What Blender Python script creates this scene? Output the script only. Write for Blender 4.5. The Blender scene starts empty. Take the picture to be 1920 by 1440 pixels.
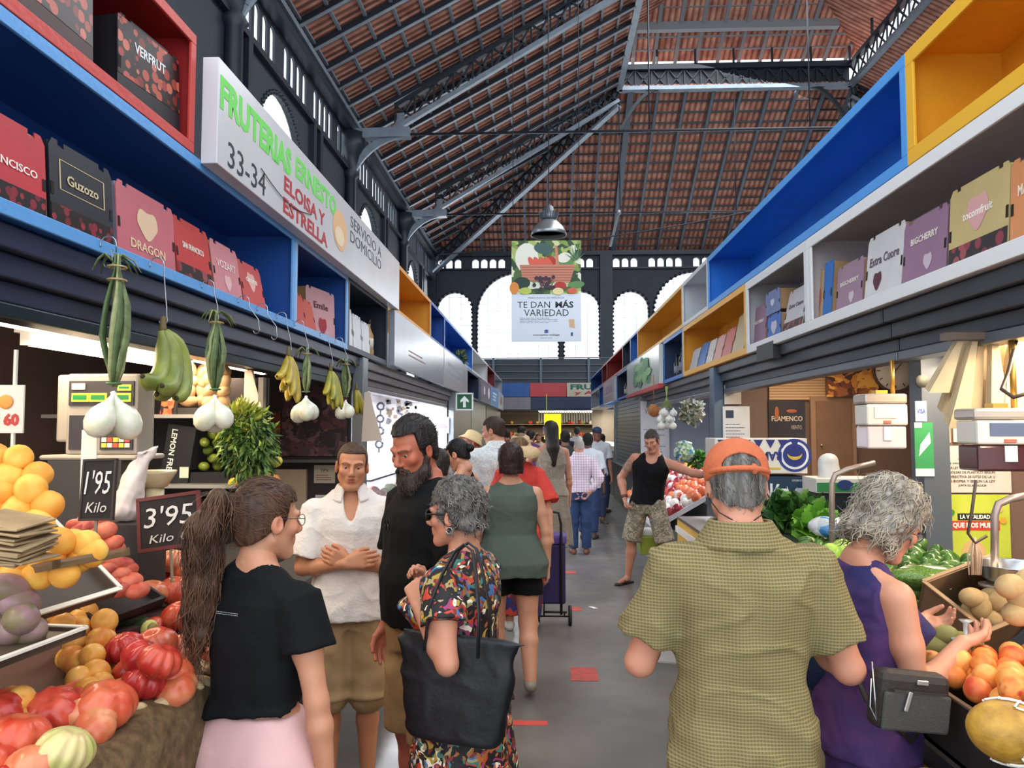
import bpy, bmesh, math, random
import numpy as np
from mathutils import Vector, Matrix, Euler
PI=math.pi
SC=bpy.context.scene
COL=SC.collection
# ------------------------------------------------------------------ camera
CAMZ=1.75; FPX=1440.0
cam_d=bpy.data.cameras.new('camera'); cam=bpy.data.objects.new('camera',cam_d); COL.objects.link(cam)
cam_d.sensor_width=36; cam_d.lens=27.0; cam_d.clip_end=300; cam_d.clip_start=.05
cam.location=(0,0,CAMZ)
cam.rotation_euler=Euler((math.radians(90+3.22),0,math.radians(2.35)),'XYZ')
SC.camera=cam
_CM=cam.rotation_euler.to_matrix()
def ray(px,py): return _CM@Vector(((px-960)/FPX,(720-py)/FPX,-1))
def at(px,py,Y): r=ray(px,py); return Vector((0,0,CAMZ))+r*(Y/r.y)       # a point of the place at depth Y
def onx(px,py,X): r=ray(px,py); return Vector((0,0,CAMZ))+r*(X/r.x)      # ... on the plane x=X
def onz(px,py,Z): r=ray(px,py); return Vector((0,0,CAMZ))+r*((Z-CAMZ)/r.z)
# ------------------------------------------------------------------ view + world
vs=SC.view_settings; vs.view_transform='Standard'; vs.look='None'; vs.gamma=1; vs.use_curve_mapping=False
vs.exposure=0.34
SC.render.engine='CYCLES'
SC.cycles.use_denoising=True
SC.cycles.max_bounces=7; SC.cycles.diffuse_bounces=4; SC.cycles.glossy_bounces=3; SC.cycles.transparent_max_bounces=10
SC.cycles.sample_clamp_indirect=6
W=bpy.data.worlds.new('sky'); SC.world=W; W.use_nodes=True
_bg=W.node_tree.nodes['Background']; _bg.inputs[0].default_value=(.86,.94,1,1); _bg.inputs[1].default_value=2.0
def area(name,loc,rot,sx,sy,power,color=(1,1,1)):
    d=bpy.data.lights.new(name,'AREA'); d.shape='RECTANGLE'; d.size=sx; d.size_y=sy; d.energy=power; d.color=color
    o=bpy.data.objects.new(name,d); COL.objects.link(o); o.location=loc; o.rotation_euler=rot; return o
# daylight falling through the lantern of the roof and the glazed end wall
area('lantern_daylight',(6.5,18,14.6),(0,math.radians(14),0),7,20,1500,(.93,.97,1))
area('gable_daylight',(4,34.2,6.6),(math.radians(-80),0,0),20,3.5,500,(.95,.98,1))
# ------------------------------------------------------------------ materials
def s2l(c): return tuple(((x/12.92) if x<=.04045 else ((x+.055)/1.055)**2.4) for x in c)
def hexc(h): h=h.lstrip('#'); return s2l(tuple(int(h[i:i+2],16)/255 for i in (0,2,4)))
_mc={}
def M(h,rough=.6,metal=0.,noise=0.,nscale=8.,bump=0.,bscale=40.,emis=0.,spec=.5,h2=None,alpha=1.,sheen=0.,trans=0.,sss=0.,coords='Object',stretch=None,detail=4):
    key=(h,rough,metal,noise,nscale,bump,bscale,emis,spec,h2,alpha,sheen,trans,sss,coords,stretch,detail)
    if key in _mc: return _mc[key]
    m=bpy.data.materials.new('mat_'+h.lstrip('#')); m.use_nodes=True; nt=m.node_tree; N=nt.nodes; L=nt.links
    b=N['Principled BSDF']; c=hexc(h)+(1,)
    b.inputs['Base Color'].default_value=c; b.inputs['Roughness'].default_value=rough; b.inputs['Metallic'].default_value=metal
    b.inputs['Specular IOR Level'].default_value=spec
    if alpha<1: b.inputs['Alpha'].default_value=alpha
    if trans: b.inputs['Transmission Weight'].default_value=trans
    if sheen: b.inputs['Sheen Weight'].default_value=sheen
    if sss: b.inputs['Subsurface Weight'].default_value=sss; b.inputs['Subsurface Radius'].default_value=(.02,.008,.004)
    if emis: b.inputs['Emission Color'].default_value=c; b.inputs['Emission Strength'].default_value=emis
    if noise or bump:
        tc=N.new('ShaderNodeTexCoord'); src=tc.outputs[coords]
        if stretch:
            mp=N.new('ShaderNodeMapping'); mp.inputs['Scale'].default_value=stretch; L.new(src,mp.inputs[0]); src=mp.outputs[0]
    if noise:
        n=N.new('ShaderNodeTexNoise'); n.inputs['Scale'].default_value=nscale; n.inputs['Detail'].default_value=detail; L.new(src,n.inputs[0])
        r=N.new('ShaderNodeValToRGB'); r.color_ramp.elements[0].position=.35; r.color_ramp.elements[1].position=.68
        c2=hexc(h2)+(1,) if h2 else tuple(x*(1-noise) for x in c[:3])+(1,)
        r.color_ramp.elements[0].color=c2; r.color_ramp.elements[1].color=c
        L.new(n.outputs[0],r.inputs[0]); L.new(r.outputs[0],b.inputs['Base Color'])
    if bump:
        n2=N.new('ShaderNodeTexNoise'); n2.inputs['Scale'].default_value=bscale; n2.inputs['Detail'].default_value=3; L.new(src,n2.inputs[0])
        bp=N.new('ShaderNodeBump'); bp.inputs['Strength'].default_value=bump; bp.inputs['Distance'].default_value=.01
        L.new(n2.outputs[0],bp.inputs['Height']); L.new(bp.outputs[0],b.inputs['Normal'])
    _mc[key]=m; return m
def vor_mat(name,cols,scale=20,rough=.5,bg=None,dist=.5,rand=True,coords='Object',metric=None,bump=0,warp=0):
    """patches of several flat colours (voronoi cells)"""
    m=bpy.data.materials.new(name); m.use_nodes=True; nt=m.node_tree; N=nt.nodes; L=nt.links; b=N['Principled BSDF']
    tc=N.new('ShaderNodeTexCoord'); v=N.new('ShaderNodeTexVoronoi'); v.inputs['Scale'].default_value=scale
    src=tc.outputs[coords]
    if warp:
        nz=N.new('ShaderNodeTexNoise'); nz.inputs['Scale'].default_value=scale*.6; L.new(src,nz.inputs[0])
        mx=N.new('ShaderNodeMix'); mx.data_type='RGBA'; mx.blend_type='ADD'; mx.inputs[0].default_value=warp; L.new(src,mx.inputs[6]); L.new(nz.outputs['Color'],mx.inputs[7]); src=mx.outputs[2]
    L.new(src,v.inputs[0])
    sp=N.new('ShaderNodeSeparateColor'); L.new(v.outputs['Color'],sp.inputs[0])
    r=N.new('ShaderNodeValToRGB'); r.color_ramp.interpolation='CONSTANT'
    els=r.color_ramp.elements
    for i,c in enumerate(cols):
        e=els[i] if i<2 else els.new(i/len(cols))
        e.position=i/len(cols); e.color=hexc(c)+(1,)
    L.new(sp.outputs[0],r.inputs[0]); out=r.outputs[0]
    if bg:
        lt=N.new('ShaderNodeMath'); lt.operation='LESS_THAN'; L.new(v.outputs['Distance'],lt.inputs[0]); lt.inputs[1].default_value=dist
        mx=N.new('ShaderNodeMix'); mx.data_type='RGBA'; L.new(lt.outputs[0],mx.inputs[0]); mx.inputs[6].default_value=hexc(bg)+(1,); L.new(out,mx.inputs[7]); out=mx.outputs[2]
    L.new(out,b.inputs['Base Color']); b.inputs['Roughness'].default_value=rough
    if bump:
        bp=N.new('ShaderNodeBump'); bp.inputs['Strength'].default_value=bump; bp.inputs['Distance'].default_value=.01; bp.invert=True
        L.new(v.outputs['Distance'],bp.inputs['Height']); L.new(bp.outputs[0],b.inputs['Normal'])
    return m
def stripe_mat(name,c1,c2,scale,axis='X',width=.5,rough=.6,bump=0,noise=0):
    m=bpy.data.materials.new(name); m.use_nodes=True; nt=m.node_tree; N=nt.nodes; L=nt.links; b=N['Principled BSDF']
    tc=N.new('ShaderNodeTexCoord'); w=N.new('ShaderNodeTexWave'); w.bands_direction=axis; w.inputs['Scale'].default_value=scale; w.inputs['Distortion'].default_value=noise
    L.new(tc.outputs['Object'],w.inputs[0]); r=N.new('ShaderNodeValToRGB')
    r.color_ramp.elements[0].position=max(0,width-.08); r.color_ramp.elements[1].position=min(1,width+.08)
    r.color_ramp.elements[0].color=hexc(c2)+(1,); r.color_ramp.elements[1].color=hexc(c1)+(1,)
    L.new(w.outputs[0],r.inputs[0]); L.new(r.outputs[0],b.inputs['Base Color']); b.inputs['Roughness'].default_value=rough
    if bump:
        bp=N.new('ShaderNodeBump'); bp.inputs['Strength'].default_value=bump; bp.inputs['Distance'].default_value=.02
        L.new(w.outputs[0],bp.inputs['Height']); L.new(bp.outputs[0],b.inputs['Normal'])
    return m
def paint(h,noise=.12,rough=.42): return M(h,rough,noise=noise,nscale=3,bump=.04,bscale=120)
# ------------------------------------------------------------------ objects
def tag(o,label=None,cat=None,group=None,kind=None):
    if label: o['label']=label
    if cat: o['category']=cat
    if group: o['group']=group
    if kind: o['kind']=kind
    return o
def empty(name,loc,label=None,cat=None,group=None):
    o=bpy.data.objects.new(name,None); COL.objects.link(o); o.location=loc; o.empty_display_size=.1
    return tag(o,label,cat,group)
def wloc(o):
    v=Vector((0,0,0))
    while o: v+=o.location; o=o.parent
    return v
def mkobj(name,me,parent=None,loc=None):
    o=bpy.data.objects.new(name,me); COL.objects.link(o)
    if parent: o.parent=parent; o.location=(0,0,0)
    elif loc is not None: o.location=loc
    return o
def rot(ax=0,ay=0,az=0): return Euler((math.radians(ax),math.radians(ay),math.radians(az)),'XYZ').to_matrix()
class MB:
    def __init__(s): s.v=[];s.f=[];s.m=[];s.s=[]
    def add(s,vs,fs,m=0,smooth=False):
        n=len(s.v); s.v+= [tuple(v) for v in vs]; s.f+=[tuple(i+n for i in f) for f in fs]; s.m+=[m]*len(fs); s.s+=[smooth]*len(fs); return s
    def box(s,c,d,R=None,m=0):
        x,y,z=(q/2 for q in d); vs=[Vector(p) for p in ((-x,-y,-z),(x,-y,-z),(x,y,-z),(-x,y,-z),(-x,-y,z),(x,-y,z),(x,y,z),(-x,y,z))]
        if R is not None: vs=[R@v for v in vs]
        c=Vector(c); return s.add([v+c for v in vs],[(0,3,2,1),(4,5,6,7),(0,1,5,4),(1,2,6,5),(2,3,7,6),(3,0,4,7)],m)
    def bb(s,a,b,m=0):
        return s.box([(p+q)/2 for p,q in zip(a,b)],[abs(q-p) for p,q in zip(a,b)],None,m)
    def bar(s,p0,p1,w,h,m=0,up=(0,0,1)):
        p0=Vector(p0);p1=Vector(p1);d=(p1-p0);l=d.length
        if l<1e-6: return s
        d/=l; u=Vector(up); 
        if abs(d.dot(u))>.99: u=Vector((1,0,0))
        r=d.cross(u).normalized(); u=r.cross(d)
        vs=[p+r*a*w/2+u*b*h/2 for p in (p0,p1) for a,b in ((-1,-1),(1,-1),(1,1),(-1,1))]
        return s.add(vs,[(0,1,2,3),(7,6,5,4),(0,4,5,1),(1,5,6,2),(2,6,7,3),(3,7,4,0)],m)
    def tube(s,pts,r,n=8,m=0,caps=True,flat=1.0):
        pts=[Vector(p) for p in pts]; k=len(pts); rs=r if isinstance(r,(list,tuple)) else [r]*k
        vs=[];prev=None
        for i,p in enumerate(pts):
            d=(pts[min(i+1,k-1)]-pts[max(i-1,0)]).normalized()
            if prev is None: u=Vector((0,0,1)) if abs(d.z)<.9 else Vector((1,0,0))
            else: u=prev
            r_=d.cross(u).normalized(); u=r_.cross(d).normalized(); prev=u
            for j in range(n):
                a=2*PI*j/n; vs.append(p+r_*math.cos(a)*rs[i]+u*math.sin(a)*rs[i]*flat)
        fs=[(i*n+j,i*n+(j+1)%n,(i+1)*n+(j+1)%n,(i+1)*n+j) for i in range(k-1) for j in range(n)]
        if caps: fs+=[tuple(range(n-1,-1,-1)),tuple((k-1)*n+j for j in range(n))]
        return s.add(vs,fs,m,True)
    def lathe(s,prof,c=(0,0,0),n=16,m=0,R=None,ribs=0,amp=0,smooth=True):
        c=Vector(c);vs=[]
        for (r,z) in prof:
            for j in range(n):
                a=2*PI*j/n; rr=r*(1+amp*abs(math.sin(a*ribs/2))-amp*.5) if ribs else r
                v=Vector((rr*math.cos(a),rr*math.sin(a),z)); vs.append((R@v if R is not None else v)+c)
        k=len(prof)
        fs=[(i*n+j,i*n+(j+1)%n,(i+1)*n+(j+1)%n,(i+1)*n+j) for i in range(k-1) for j in range(n)]
        if prof[0][0]>1e-5: fs.append(tuple(range(n-1,-1,-1)))
        if prof[-1][0]>1e-5: fs.append(tuple((k-1)*n+j for j in range(n)))
        return s.add(vs,fs,m,smooth)
    def ball(s,c,r,n=10,k=7,m=0,R=None):
        rx,ry,rz=r if isinstance(r,(tuple,list)) else (r,r,r); c=Vector(c);vs=[]
        for i in range(k+1):
            t=-PI/2+PI*i/k
            for j in range(n):
                a=2*PI*j/n; v=Vector((rx*math.cos(t)*math.cos(a),ry*math.cos(t)*math.sin(a),rz*math.sin(t))); vs.append((R@v if R is not None else v)+c)
        fs=[(i*n+j,i*n+(j+1)%n,(i+1)*n+(j+1)%n,(i+1)*n+j) for i in range(k) for j in range(n)]
        return s.add(vs,fs,m,True)
    def quad(s,a,b,c,d,m=0): return s.add([a,b,c,d],[(0,1,2,3)],m)
    def prism(s,poly,ex,m=0):
        """poly: list of 3D points (planar), extruded by vector ex"""
        n=len(poly);ex=Vector(ex);vs=[Vector(p) for p in poly]; vs+=[v+ex for v in vs]
        fs=[tuple(range(n-1,-1,-1)),tuple(range(n,2*n))]+[(i,(i+1)%n,n+(i+1)%n,n+i) for i in range(n)]
        return s.add(vs,fs,m)
    def build(s,name,mats,parent=None,loc=None,bevel=0,label=None,cat=None,group=None,kind=None,smooth=None):
        o0=wloc(parent) if parent else (Vector(loc) if loc is not None else Vector((0,0,0)))
        me=bpy.data.meshes.new(name); me.from_pydata([(v[0]-o0.x,v[1]-o0.y,v[2]-o0.z) for v in s.v],[],s.f)
        if not isinstance(mats,(list,tuple)): mats=[mats]
        for m in mats: me.materials.append(m)
        me.polygons.foreach_set('material_index',s.m)
        me.polygons.foreach_set('use_smooth',s.s if smooth is None else [smooth]*len(s.f)); me.update()
        o=mkobj(name,me,parent,o0 if parent is None else None)
        if bevel:
            b=o.modifiers.new('b','BEVEL'); b.width=bevel; b.segments=2; b.limit_method='ANGLE'
        return tag(o,label,cat,group,kind)
def copy_tree(o,parent=None):
    c=o.copy(); COL.objects.link(c); c.parent=parent
    for ch in o.children: copy_tree(ch,c)
    return c
TEXTS=[]
def text(s,org,right,up,w,h,mat,parent,name='lettering',bold=0,ext=.0012,align='CENTER',shear=0,label=None):
    """lettering fitted into w x h centred on org (world), lying in the plane right/up"""
    c=bpy.data.curves.new(name,'FONT'); c.body=s; c.align_x='CENTER'; c.align_y='CENTER'; c.resolution_u=2; c.extrude=.5; c.offset=bold; c.shear=shear
    c.materials.append(mat); o=bpy.data.objects.new(name,c); COL.objects.link(o)
    if label: o['label']=label
    r=Vector(right).normalized();u=Vector(up).normalized();n=r.cross(u)
    R=Matrix((r,u,n)).transposed()
    o.parent=parent; pl=wloc(parent) if parent else Vector((0,0,0))
    TEXTS.append((o,Vector(org)-pl+n*ext,R,w,h,ext)); return o
def fit_texts():
    bpy.context.view_layer.update(); dg=bpy.context.evaluated_depsgraph_get(); out=[]
    for o,p,R,w,h,ext in TEXTS:
        me=bpy.data.meshes.new_from_object(o.evaluated_get(dg)); me.name=o.name; out.append(me)
    for (o,p,R,w,h,ext),me in zip(TEXTS,out):
        n=len(me.vertices)
        co=np.empty(n*3); me.vertices.foreach_get('co',co); co=co.reshape(-1,3)
        lo,hi=co.min(0),co.max(0); d=np.maximum(hi-lo,1e-5)
        sx=w/d[0] if w else None; sy=h/d[1] if h else None
        sx=sx or sy; sy=sy or sx
        q=(co-(lo+hi)/2)*np.array([sx,sy,ext/d[2]])@np.array(R).T+np.array(p)
        me.vertices.foreach_set('co',q.ravel()); me.update()
        nm=o.name.split('.')[0]; par=o.parent; lab=o.get('label')
        bpy.data.objects.remove(o); k=bpy.data.objects.new(nm,me); COL.objects.link(k); k.parent=par
        if lab: k['label']=lab
def lines(mb,org,right,up,w,h,n,m=0,th=.35,seed=0,ragged=True):
    """rows of small print as thin dashes"""
    rn=random.Random(seed); r=Vector(right).normalized();u=Vector(up).normalized();nn=r.cross(u); org=Vector(org)
    for i in range(n):
        y=h/2-h*(i+.5)/n; x=-w/2; end=w/2-(rn.random()*w*.35 if ragged else 0)
        while x<end:
            l=min(w*rn.uniform(.05,.16),end-x)
            c=org+r*(x+l/2)+u*y; hh=h/n*th
            mb.add([c-r*l/2-u*hh/2+nn*.0015,c+r*l/2-u*hh/2+nn*.0015,c+r*l/2+u*hh/2+nn*.0015,c-r*l/2+u*hh/2+nn*.0015],[(0,1,2,3)],m)
            x+=l+w*.018
    return mb
def stext(s,hexcol): return M(hexcol,.6)
# ================================================================== the hall
STEEL=M('#2c3440',.45,.3,noise=.25,nscale=2); STEEL_L=M('#8d9aa8',.4,.3,noise=.2,nscale=4); STEEL_D=M('#1d2530',.55,noise=.2,nscale=2)
BATT=M('#7d8994',.5)
def tile_mat():
    m=bpy.data.materials.new('clay_tiles'); m.use_nodes=True; N=m.node_tree.nodes; L=m.node_tree.links; b=N['Principled BSDF']
    uv=N.new('ShaderNodeUVMap'); w=N.new('ShaderNodeTexWave'); w.bands_direction='X'; w.inputs['Scale'].default_value=1.55; w.inputs['Distortion'].default_value=.25
    L.new(uv.outputs[0],w.inputs[0])
    w2=N.new('ShaderNodeTexWave'); w2.bands_direction='Y'; w2.wave_profile='SAW'; w2.inputs['Scale'].default_value=.78; L.new(uv.outputs[0],w2.inputs[0])
    n=N.new('ShaderNodeTexNoise'); n.inputs['Scale'].default_value=2.2; n.inputs['Detail'].default_value=6; L.new(uv.outputs[0],n.inputs[0])
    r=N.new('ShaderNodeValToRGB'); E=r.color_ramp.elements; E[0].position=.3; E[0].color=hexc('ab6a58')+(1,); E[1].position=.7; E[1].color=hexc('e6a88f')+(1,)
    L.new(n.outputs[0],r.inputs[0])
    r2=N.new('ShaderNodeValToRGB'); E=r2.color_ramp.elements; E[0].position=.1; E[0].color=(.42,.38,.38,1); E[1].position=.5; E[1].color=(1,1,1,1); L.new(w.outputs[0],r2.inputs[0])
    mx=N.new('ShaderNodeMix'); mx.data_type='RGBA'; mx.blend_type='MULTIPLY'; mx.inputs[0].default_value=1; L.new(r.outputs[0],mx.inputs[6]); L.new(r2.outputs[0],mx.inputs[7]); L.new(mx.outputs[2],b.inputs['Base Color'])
    ad=N.new('ShaderNodeMath'); L.new(w.outputs[0],ad.inputs[0]); L.new(w2.outputs[0],ad.inputs[1])
    bp=N.new('ShaderNodeBump'); bp.inputs['Strength'].default_value=.9; bp.inputs['Distance'].default_value=.06; L.new(ad.outputs[0],bp.inputs['Height']); L.new(bp.outputs[0],b.inputs['Normal'])
    b.inputs['Roughness'].default_value=.85; return m
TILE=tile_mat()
def floor_mat():
    m=bpy.data.materials.new('terrazzo_floor'); m.use_nodes=True; N=m.node_tree.nodes; L=m.node_tree.links; b=N['Principled BSDF']
    tc=N.new('ShaderNodeTexCoord'); n=N.new('ShaderNodeTexNoise'); n.inputs['Scale'].default_value=1.1; n.inputs['Detail'].default_value=7; L.new(tc.outputs['Object'],n.inputs[0])
    r=N.new('ShaderNodeValToRGB'); E=r.color_ramp.elements; E[0].position=.3; E[0].color=hexc('55524f')+(1,); E[1].position=.7; E[1].color=hexc('7b7772')+(1,); L.new(n.outputs[0],r.inputs[0])
    L.new(r.outputs[0],b.inputs['Base Color']); b.inputs['Roughness'].default_value=.34; b.inputs['Specular IOR Level'].default_value=.45
    n2=N.new('ShaderNodeTexNoise'); n2.inputs['Scale'].default_value=6; L.new(tc.outputs['Object'],n2.inputs[0])
    mr=N.new('ShaderNodeMapRange'); mr.inputs[3].default_value=.22; mr.inputs[4].default_value=.46; L.new(n2.outputs[0],mr.inputs[0]); L.new(mr.outputs[0],b.inputs['Roughness'])
    return m
b=MB(); b.bb((-5.6,-6,-.1),(19.4,35.4,0)); b.build('floor',floor_mat(),kind='structure')
XE,XR_,YB=-5.2,19.0,35.0; ZE=9.86; LX0,LX1,LY,LZ=2.77,11.03,27.4,14.14; Y0=5.0
KX=(LZ-ZE)/(LX0-XE); KY=(LZ-ZE)/(YB-LY)
def uvplane(name,pts,uaxis,vaxis,mat,th=.04):
    me=bpy.data.meshes.new(name); P=[Vector(p) for p in pts]; n=(P[1]-P[0]).cross(P[2]-P[0]).normalized()
    if n.z<0: n=-n
    k=len(P); vsx=P+[p+n*th for p in P]; fs=[tuple(range(k)),tuple(range(2*k-1,k-1,-1))]+[(i,(i+1)%k,k+(i+1)%k,k+i) for i in range(k)]
    me.from_pydata([tuple(v) for v in vsx],[],fs); me.materials.append(mat); uvl=me.uv_layers.new(name='UVMap')
    ua=Vector(uaxis);va=Vector(vaxis)
    for l in me.loops:
        v=me.vertices[l.vertex_index].co; uvl.data[l.index].uv=(v.dot(ua),v.dot(va))
    me.update(); o=mkobj(name,me); tag(o,kind='structure'); return o
sl=Vector((1,0,KX)).normalized(); sb=Vector((0,-1,KY)).normalized(); sr=Vector((-1,0,KX)).normalized()
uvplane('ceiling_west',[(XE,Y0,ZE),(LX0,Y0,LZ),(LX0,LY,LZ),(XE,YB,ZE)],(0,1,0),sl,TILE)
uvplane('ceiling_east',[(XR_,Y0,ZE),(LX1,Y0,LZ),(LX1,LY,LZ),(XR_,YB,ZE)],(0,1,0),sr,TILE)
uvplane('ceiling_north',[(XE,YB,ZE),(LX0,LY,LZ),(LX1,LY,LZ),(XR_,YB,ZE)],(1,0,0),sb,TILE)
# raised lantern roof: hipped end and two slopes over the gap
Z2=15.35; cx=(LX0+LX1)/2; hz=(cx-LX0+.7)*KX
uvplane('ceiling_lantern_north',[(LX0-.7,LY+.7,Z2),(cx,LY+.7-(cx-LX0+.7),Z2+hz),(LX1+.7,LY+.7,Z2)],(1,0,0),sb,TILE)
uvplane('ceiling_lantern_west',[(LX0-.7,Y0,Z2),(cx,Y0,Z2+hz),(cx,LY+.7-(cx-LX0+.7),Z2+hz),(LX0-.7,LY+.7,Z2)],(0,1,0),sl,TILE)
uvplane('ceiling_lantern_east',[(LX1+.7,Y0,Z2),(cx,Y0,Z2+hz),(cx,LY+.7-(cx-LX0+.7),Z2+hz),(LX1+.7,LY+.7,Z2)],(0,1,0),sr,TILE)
def zl(x): return ZE+(x-XE)*KX
# rafters and battens under each slope (one grid per slope, part of the ceiling)
DZ=.03
b=MB()
y=Y0+.1
while y<YB-.3:
    xe=LX0 if y<LY else XE+(YB-y)
    b.bar((XE,y,ZE-.1),(xe,y,zl(xe)-.1),.05,.15); b.bar((XE,y,ZE-.18),(xe,y,zl(xe)-.18),.09,.02,1); y+=.98
x=XE+.3
while x<LX0:
    ye=LY+(LX0-x); b.bar((x,Y0,zl(x)-.045),(x,ye,zl(x)-.045),.07,.05,2); x+=.55
b.build('ceiling_west_rafters',[STEEL_D,STEEL_L,BATT],kind='structure')
b=MB()
x=XE+.4
while x<XR_-.3:
    yt=YB-(x-XE) if x<LX0 else (LY if x<LX1 else YB-(XR_-x)); yt=max(yt,LY)
    w=.22 if abs((x-XE)%8.07-.4)<.39 else .1
    b.bar((x,YB,ZE-.1),(x,yt,ZE+(YB-yt)*KY-.1),w,.15,0); x+=1.0
y=YB-.3
while y>LY:
    d=YB-y; b.bar((XE+d,y,ZE+d*KY-.04),(XR_-d,y,ZE+d*KY-.04),.05,.06,1); y-=.42
b.build('ceiling_north_rafters',[M('#626c79',.5,.1),STEEL_D],kind='structure')
b=MB()
x=LX0-.2
while x<LX1+.5:
    dx=min(x-(LX0-.7),LX1+.7-x); b.bar((x,LY+.7,Z2-.08),(x,LY+.7-dx,Z2+dx*KY-.08),.12,.1); x+=.78
for d in (.45,.9,1.35,1.9,2.4,2.9,3.4,3.9):
    b.bar((LX0-.7+d,LY+.7-d,Z2+d*KY-.04),(LX1+.7-d,LY+.7-d,Z2+d*KY-.04),.05,.05)
b.bar((LX0+.6,LY-.6,Z2+1.3*KY-.1),(LX1-.6,LY-.6,Z2+1.3*KY-.1),.25,.3)
yy=Y0+.5
while yy<LY-3:
    b.bar((LX0-.7,yy,Z2-.08),(cx,yy,Z2+hz-.08),.1,.12); b.bar((LX1+.7,yy,Z2-.08),(cx,yy,Z2+hz-.08),.1,.12); yy+=.78
b.build('ceiling_lantern_rafters',M('#8a8f94',.5,.2),kind='structure')
# lantern ring girder: lattice beams, posts
def lattice(b,p0,p1,depth,n,w=.1,ch=.12,m=0,ml=0,up=(0,0,1)):
    p0=Vector(p0);p1=Vector(p1);u=Vector(up)*depth
    b.bar(p0,p1,w,ch,ml); b.bar(p0+u,p1+u,w,ch,m)
    for i in range(n):
        a=p0.lerp(p1,i/n);c=p0.lerp(p1,(i+1)/n)
        b.bar(a,c+u,.05,.05,m); b.bar(a+u,c,.05,.05,m); b.bar(a,a+u,.05,.05,m)
r_=empty('lantern_girder',(cx,LY,LZ),'deep dark lattice girder carrying the raised lantern over the hipped roof end','girder')
b=MB(); lattice(b,(LX0,LY,LZ-.15),(LX1,LY,LZ-.15),.75,14,.3,.14,0,1); b.bb((LX0-.2,LY-.1,LZ+.55),(LX1+.2,LY+.12,LZ+.75)); b.bb((LX0,LY+.06,LZ-.1),(LX1,LY+.1,LZ+.6)); b.build('cross_beam',[STEEL_D,STEEL_L],r_)
b=MB()
for X in (LX0,LX1): lattice(b,(X,Y0,LZ-.15),(X,LY,LZ-.15),.75,30,.2,.14,0,1)
b.build('side_beam',[STEEL,STEEL_L],r_)
def cpost(x,y): b=MB(); b.bar((x,y,LZ+.6),(x,y,Z2+.1),.07,.07,up=(1,0,0)); b.build('clerestory_post',[STEEL_D],r_)
x=LX0
while x<=LX1+.01: cpost(x,LY); x+=(LX1-LX0)/6
y=LY-1.9
while y>Y0:
    for X in (LX0,LX1): cpost(X,y)
    y-=1.9
for s_,X in ((1,LX0),(-1,LX1)):
    b=MB(); pts=[(X+s_*(.0+1.5*t),LY-.05,LZ-.15-1.6*(1-t)**2) for t in [i/8 for i in range(9)]]
    for p,q in zip(pts,pts[1:]): b.bar(p,q,.12,.12)
    b.build('curved_bracket',[STEEL_D],r_)
# hip rafters
for s_,X0_,X1_ in ((1,XE,LX0),(-1,XR_,LX1)):
    o=MB(); lattice(o,(X0_+s_*.2,YB-.2,ZE-1.0),(X1_,LY,LZ-.75),.6,26,.22,.1,0,1)
    o.build('hip_rafter',[STEEL_D,STEEL_L],loc=(X0_,YB,ZE-1),label='long latticed hip rafter rising from the %s back corner to the lantern'%('shaded' if s_>0 else 'hidden'),cat='roof beam')
# trusses on each column line
TL=['topmost latticed roof truss with curled iron bracket beside the painted fruit sign','middle latticed roof truss with curled iron bracket above the delivery lettering','last latticed roof truss with curled bracket before the glazed end wall']
for i,Y in enumerate((12.1,19.75,27.4)):
    t=empty('roof_truss',(XE,Y,9.47),TL[i],'roof truss','iron roof trusses')
    b=MB(); lattice(b,(XE+1.3,Y,zl(XE+1.3)-.95),(LX0,Y,LZ-.55),.62,13,.16,.12,0,1); b.build('top_chord',[STEEL_D,STEEL_L],t)
    b=MB(); lattice(b,(XR_-1.3,Y,zl(XE+1.3)-.95),(LX1,Y,LZ-.55),.62,13,.16,.12,0,1); b.build('top_chord',[STEEL_D,STEEL_L],t)
    b=MB(); b.tube([(XE,Y,9.47),(XR_,Y,9.47)],.035,6)
    for xx in (LX0,6.9,LX1): b.tube([(xx,Y,9.47),(xx,Y,LZ-.5)],.022,5)
    b.build('tie_rod',[STEEL],t)
    b=MB()
    def curl(cx_,cz,r0,a0,a1,ty=.1):
        pts=[(cx_+r0*math.cos(math.radians(a)),Y,cz+r0*math.sin(math.radians(a))) for a in np.linspace(a0,a1,11)]
        for p,q in zip(pts,pts[1:]): b.bar(p,q,.2,.09,up=(0,1,0))
    curl(XE+1.75,7.75,1.75,180,96); curl(XE+.95,9.95,.5,-70,10)
    b.bar((XE,Y,9.47),(XE+1.7,Y,9.5),.3,.25); b.build('curved_bracket',[STEEL_L],t)
    b=MB(); b.lathe([(.3,0),(.3,.6),(.17,.8),(.15,8.3),(.24,8.4),(.16,8.55),(.26,8.9),(.38,9.1),(.38,9.5)],(XE+.12,Y,0),12); b.build('iron_column',[STEEL],t)
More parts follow.
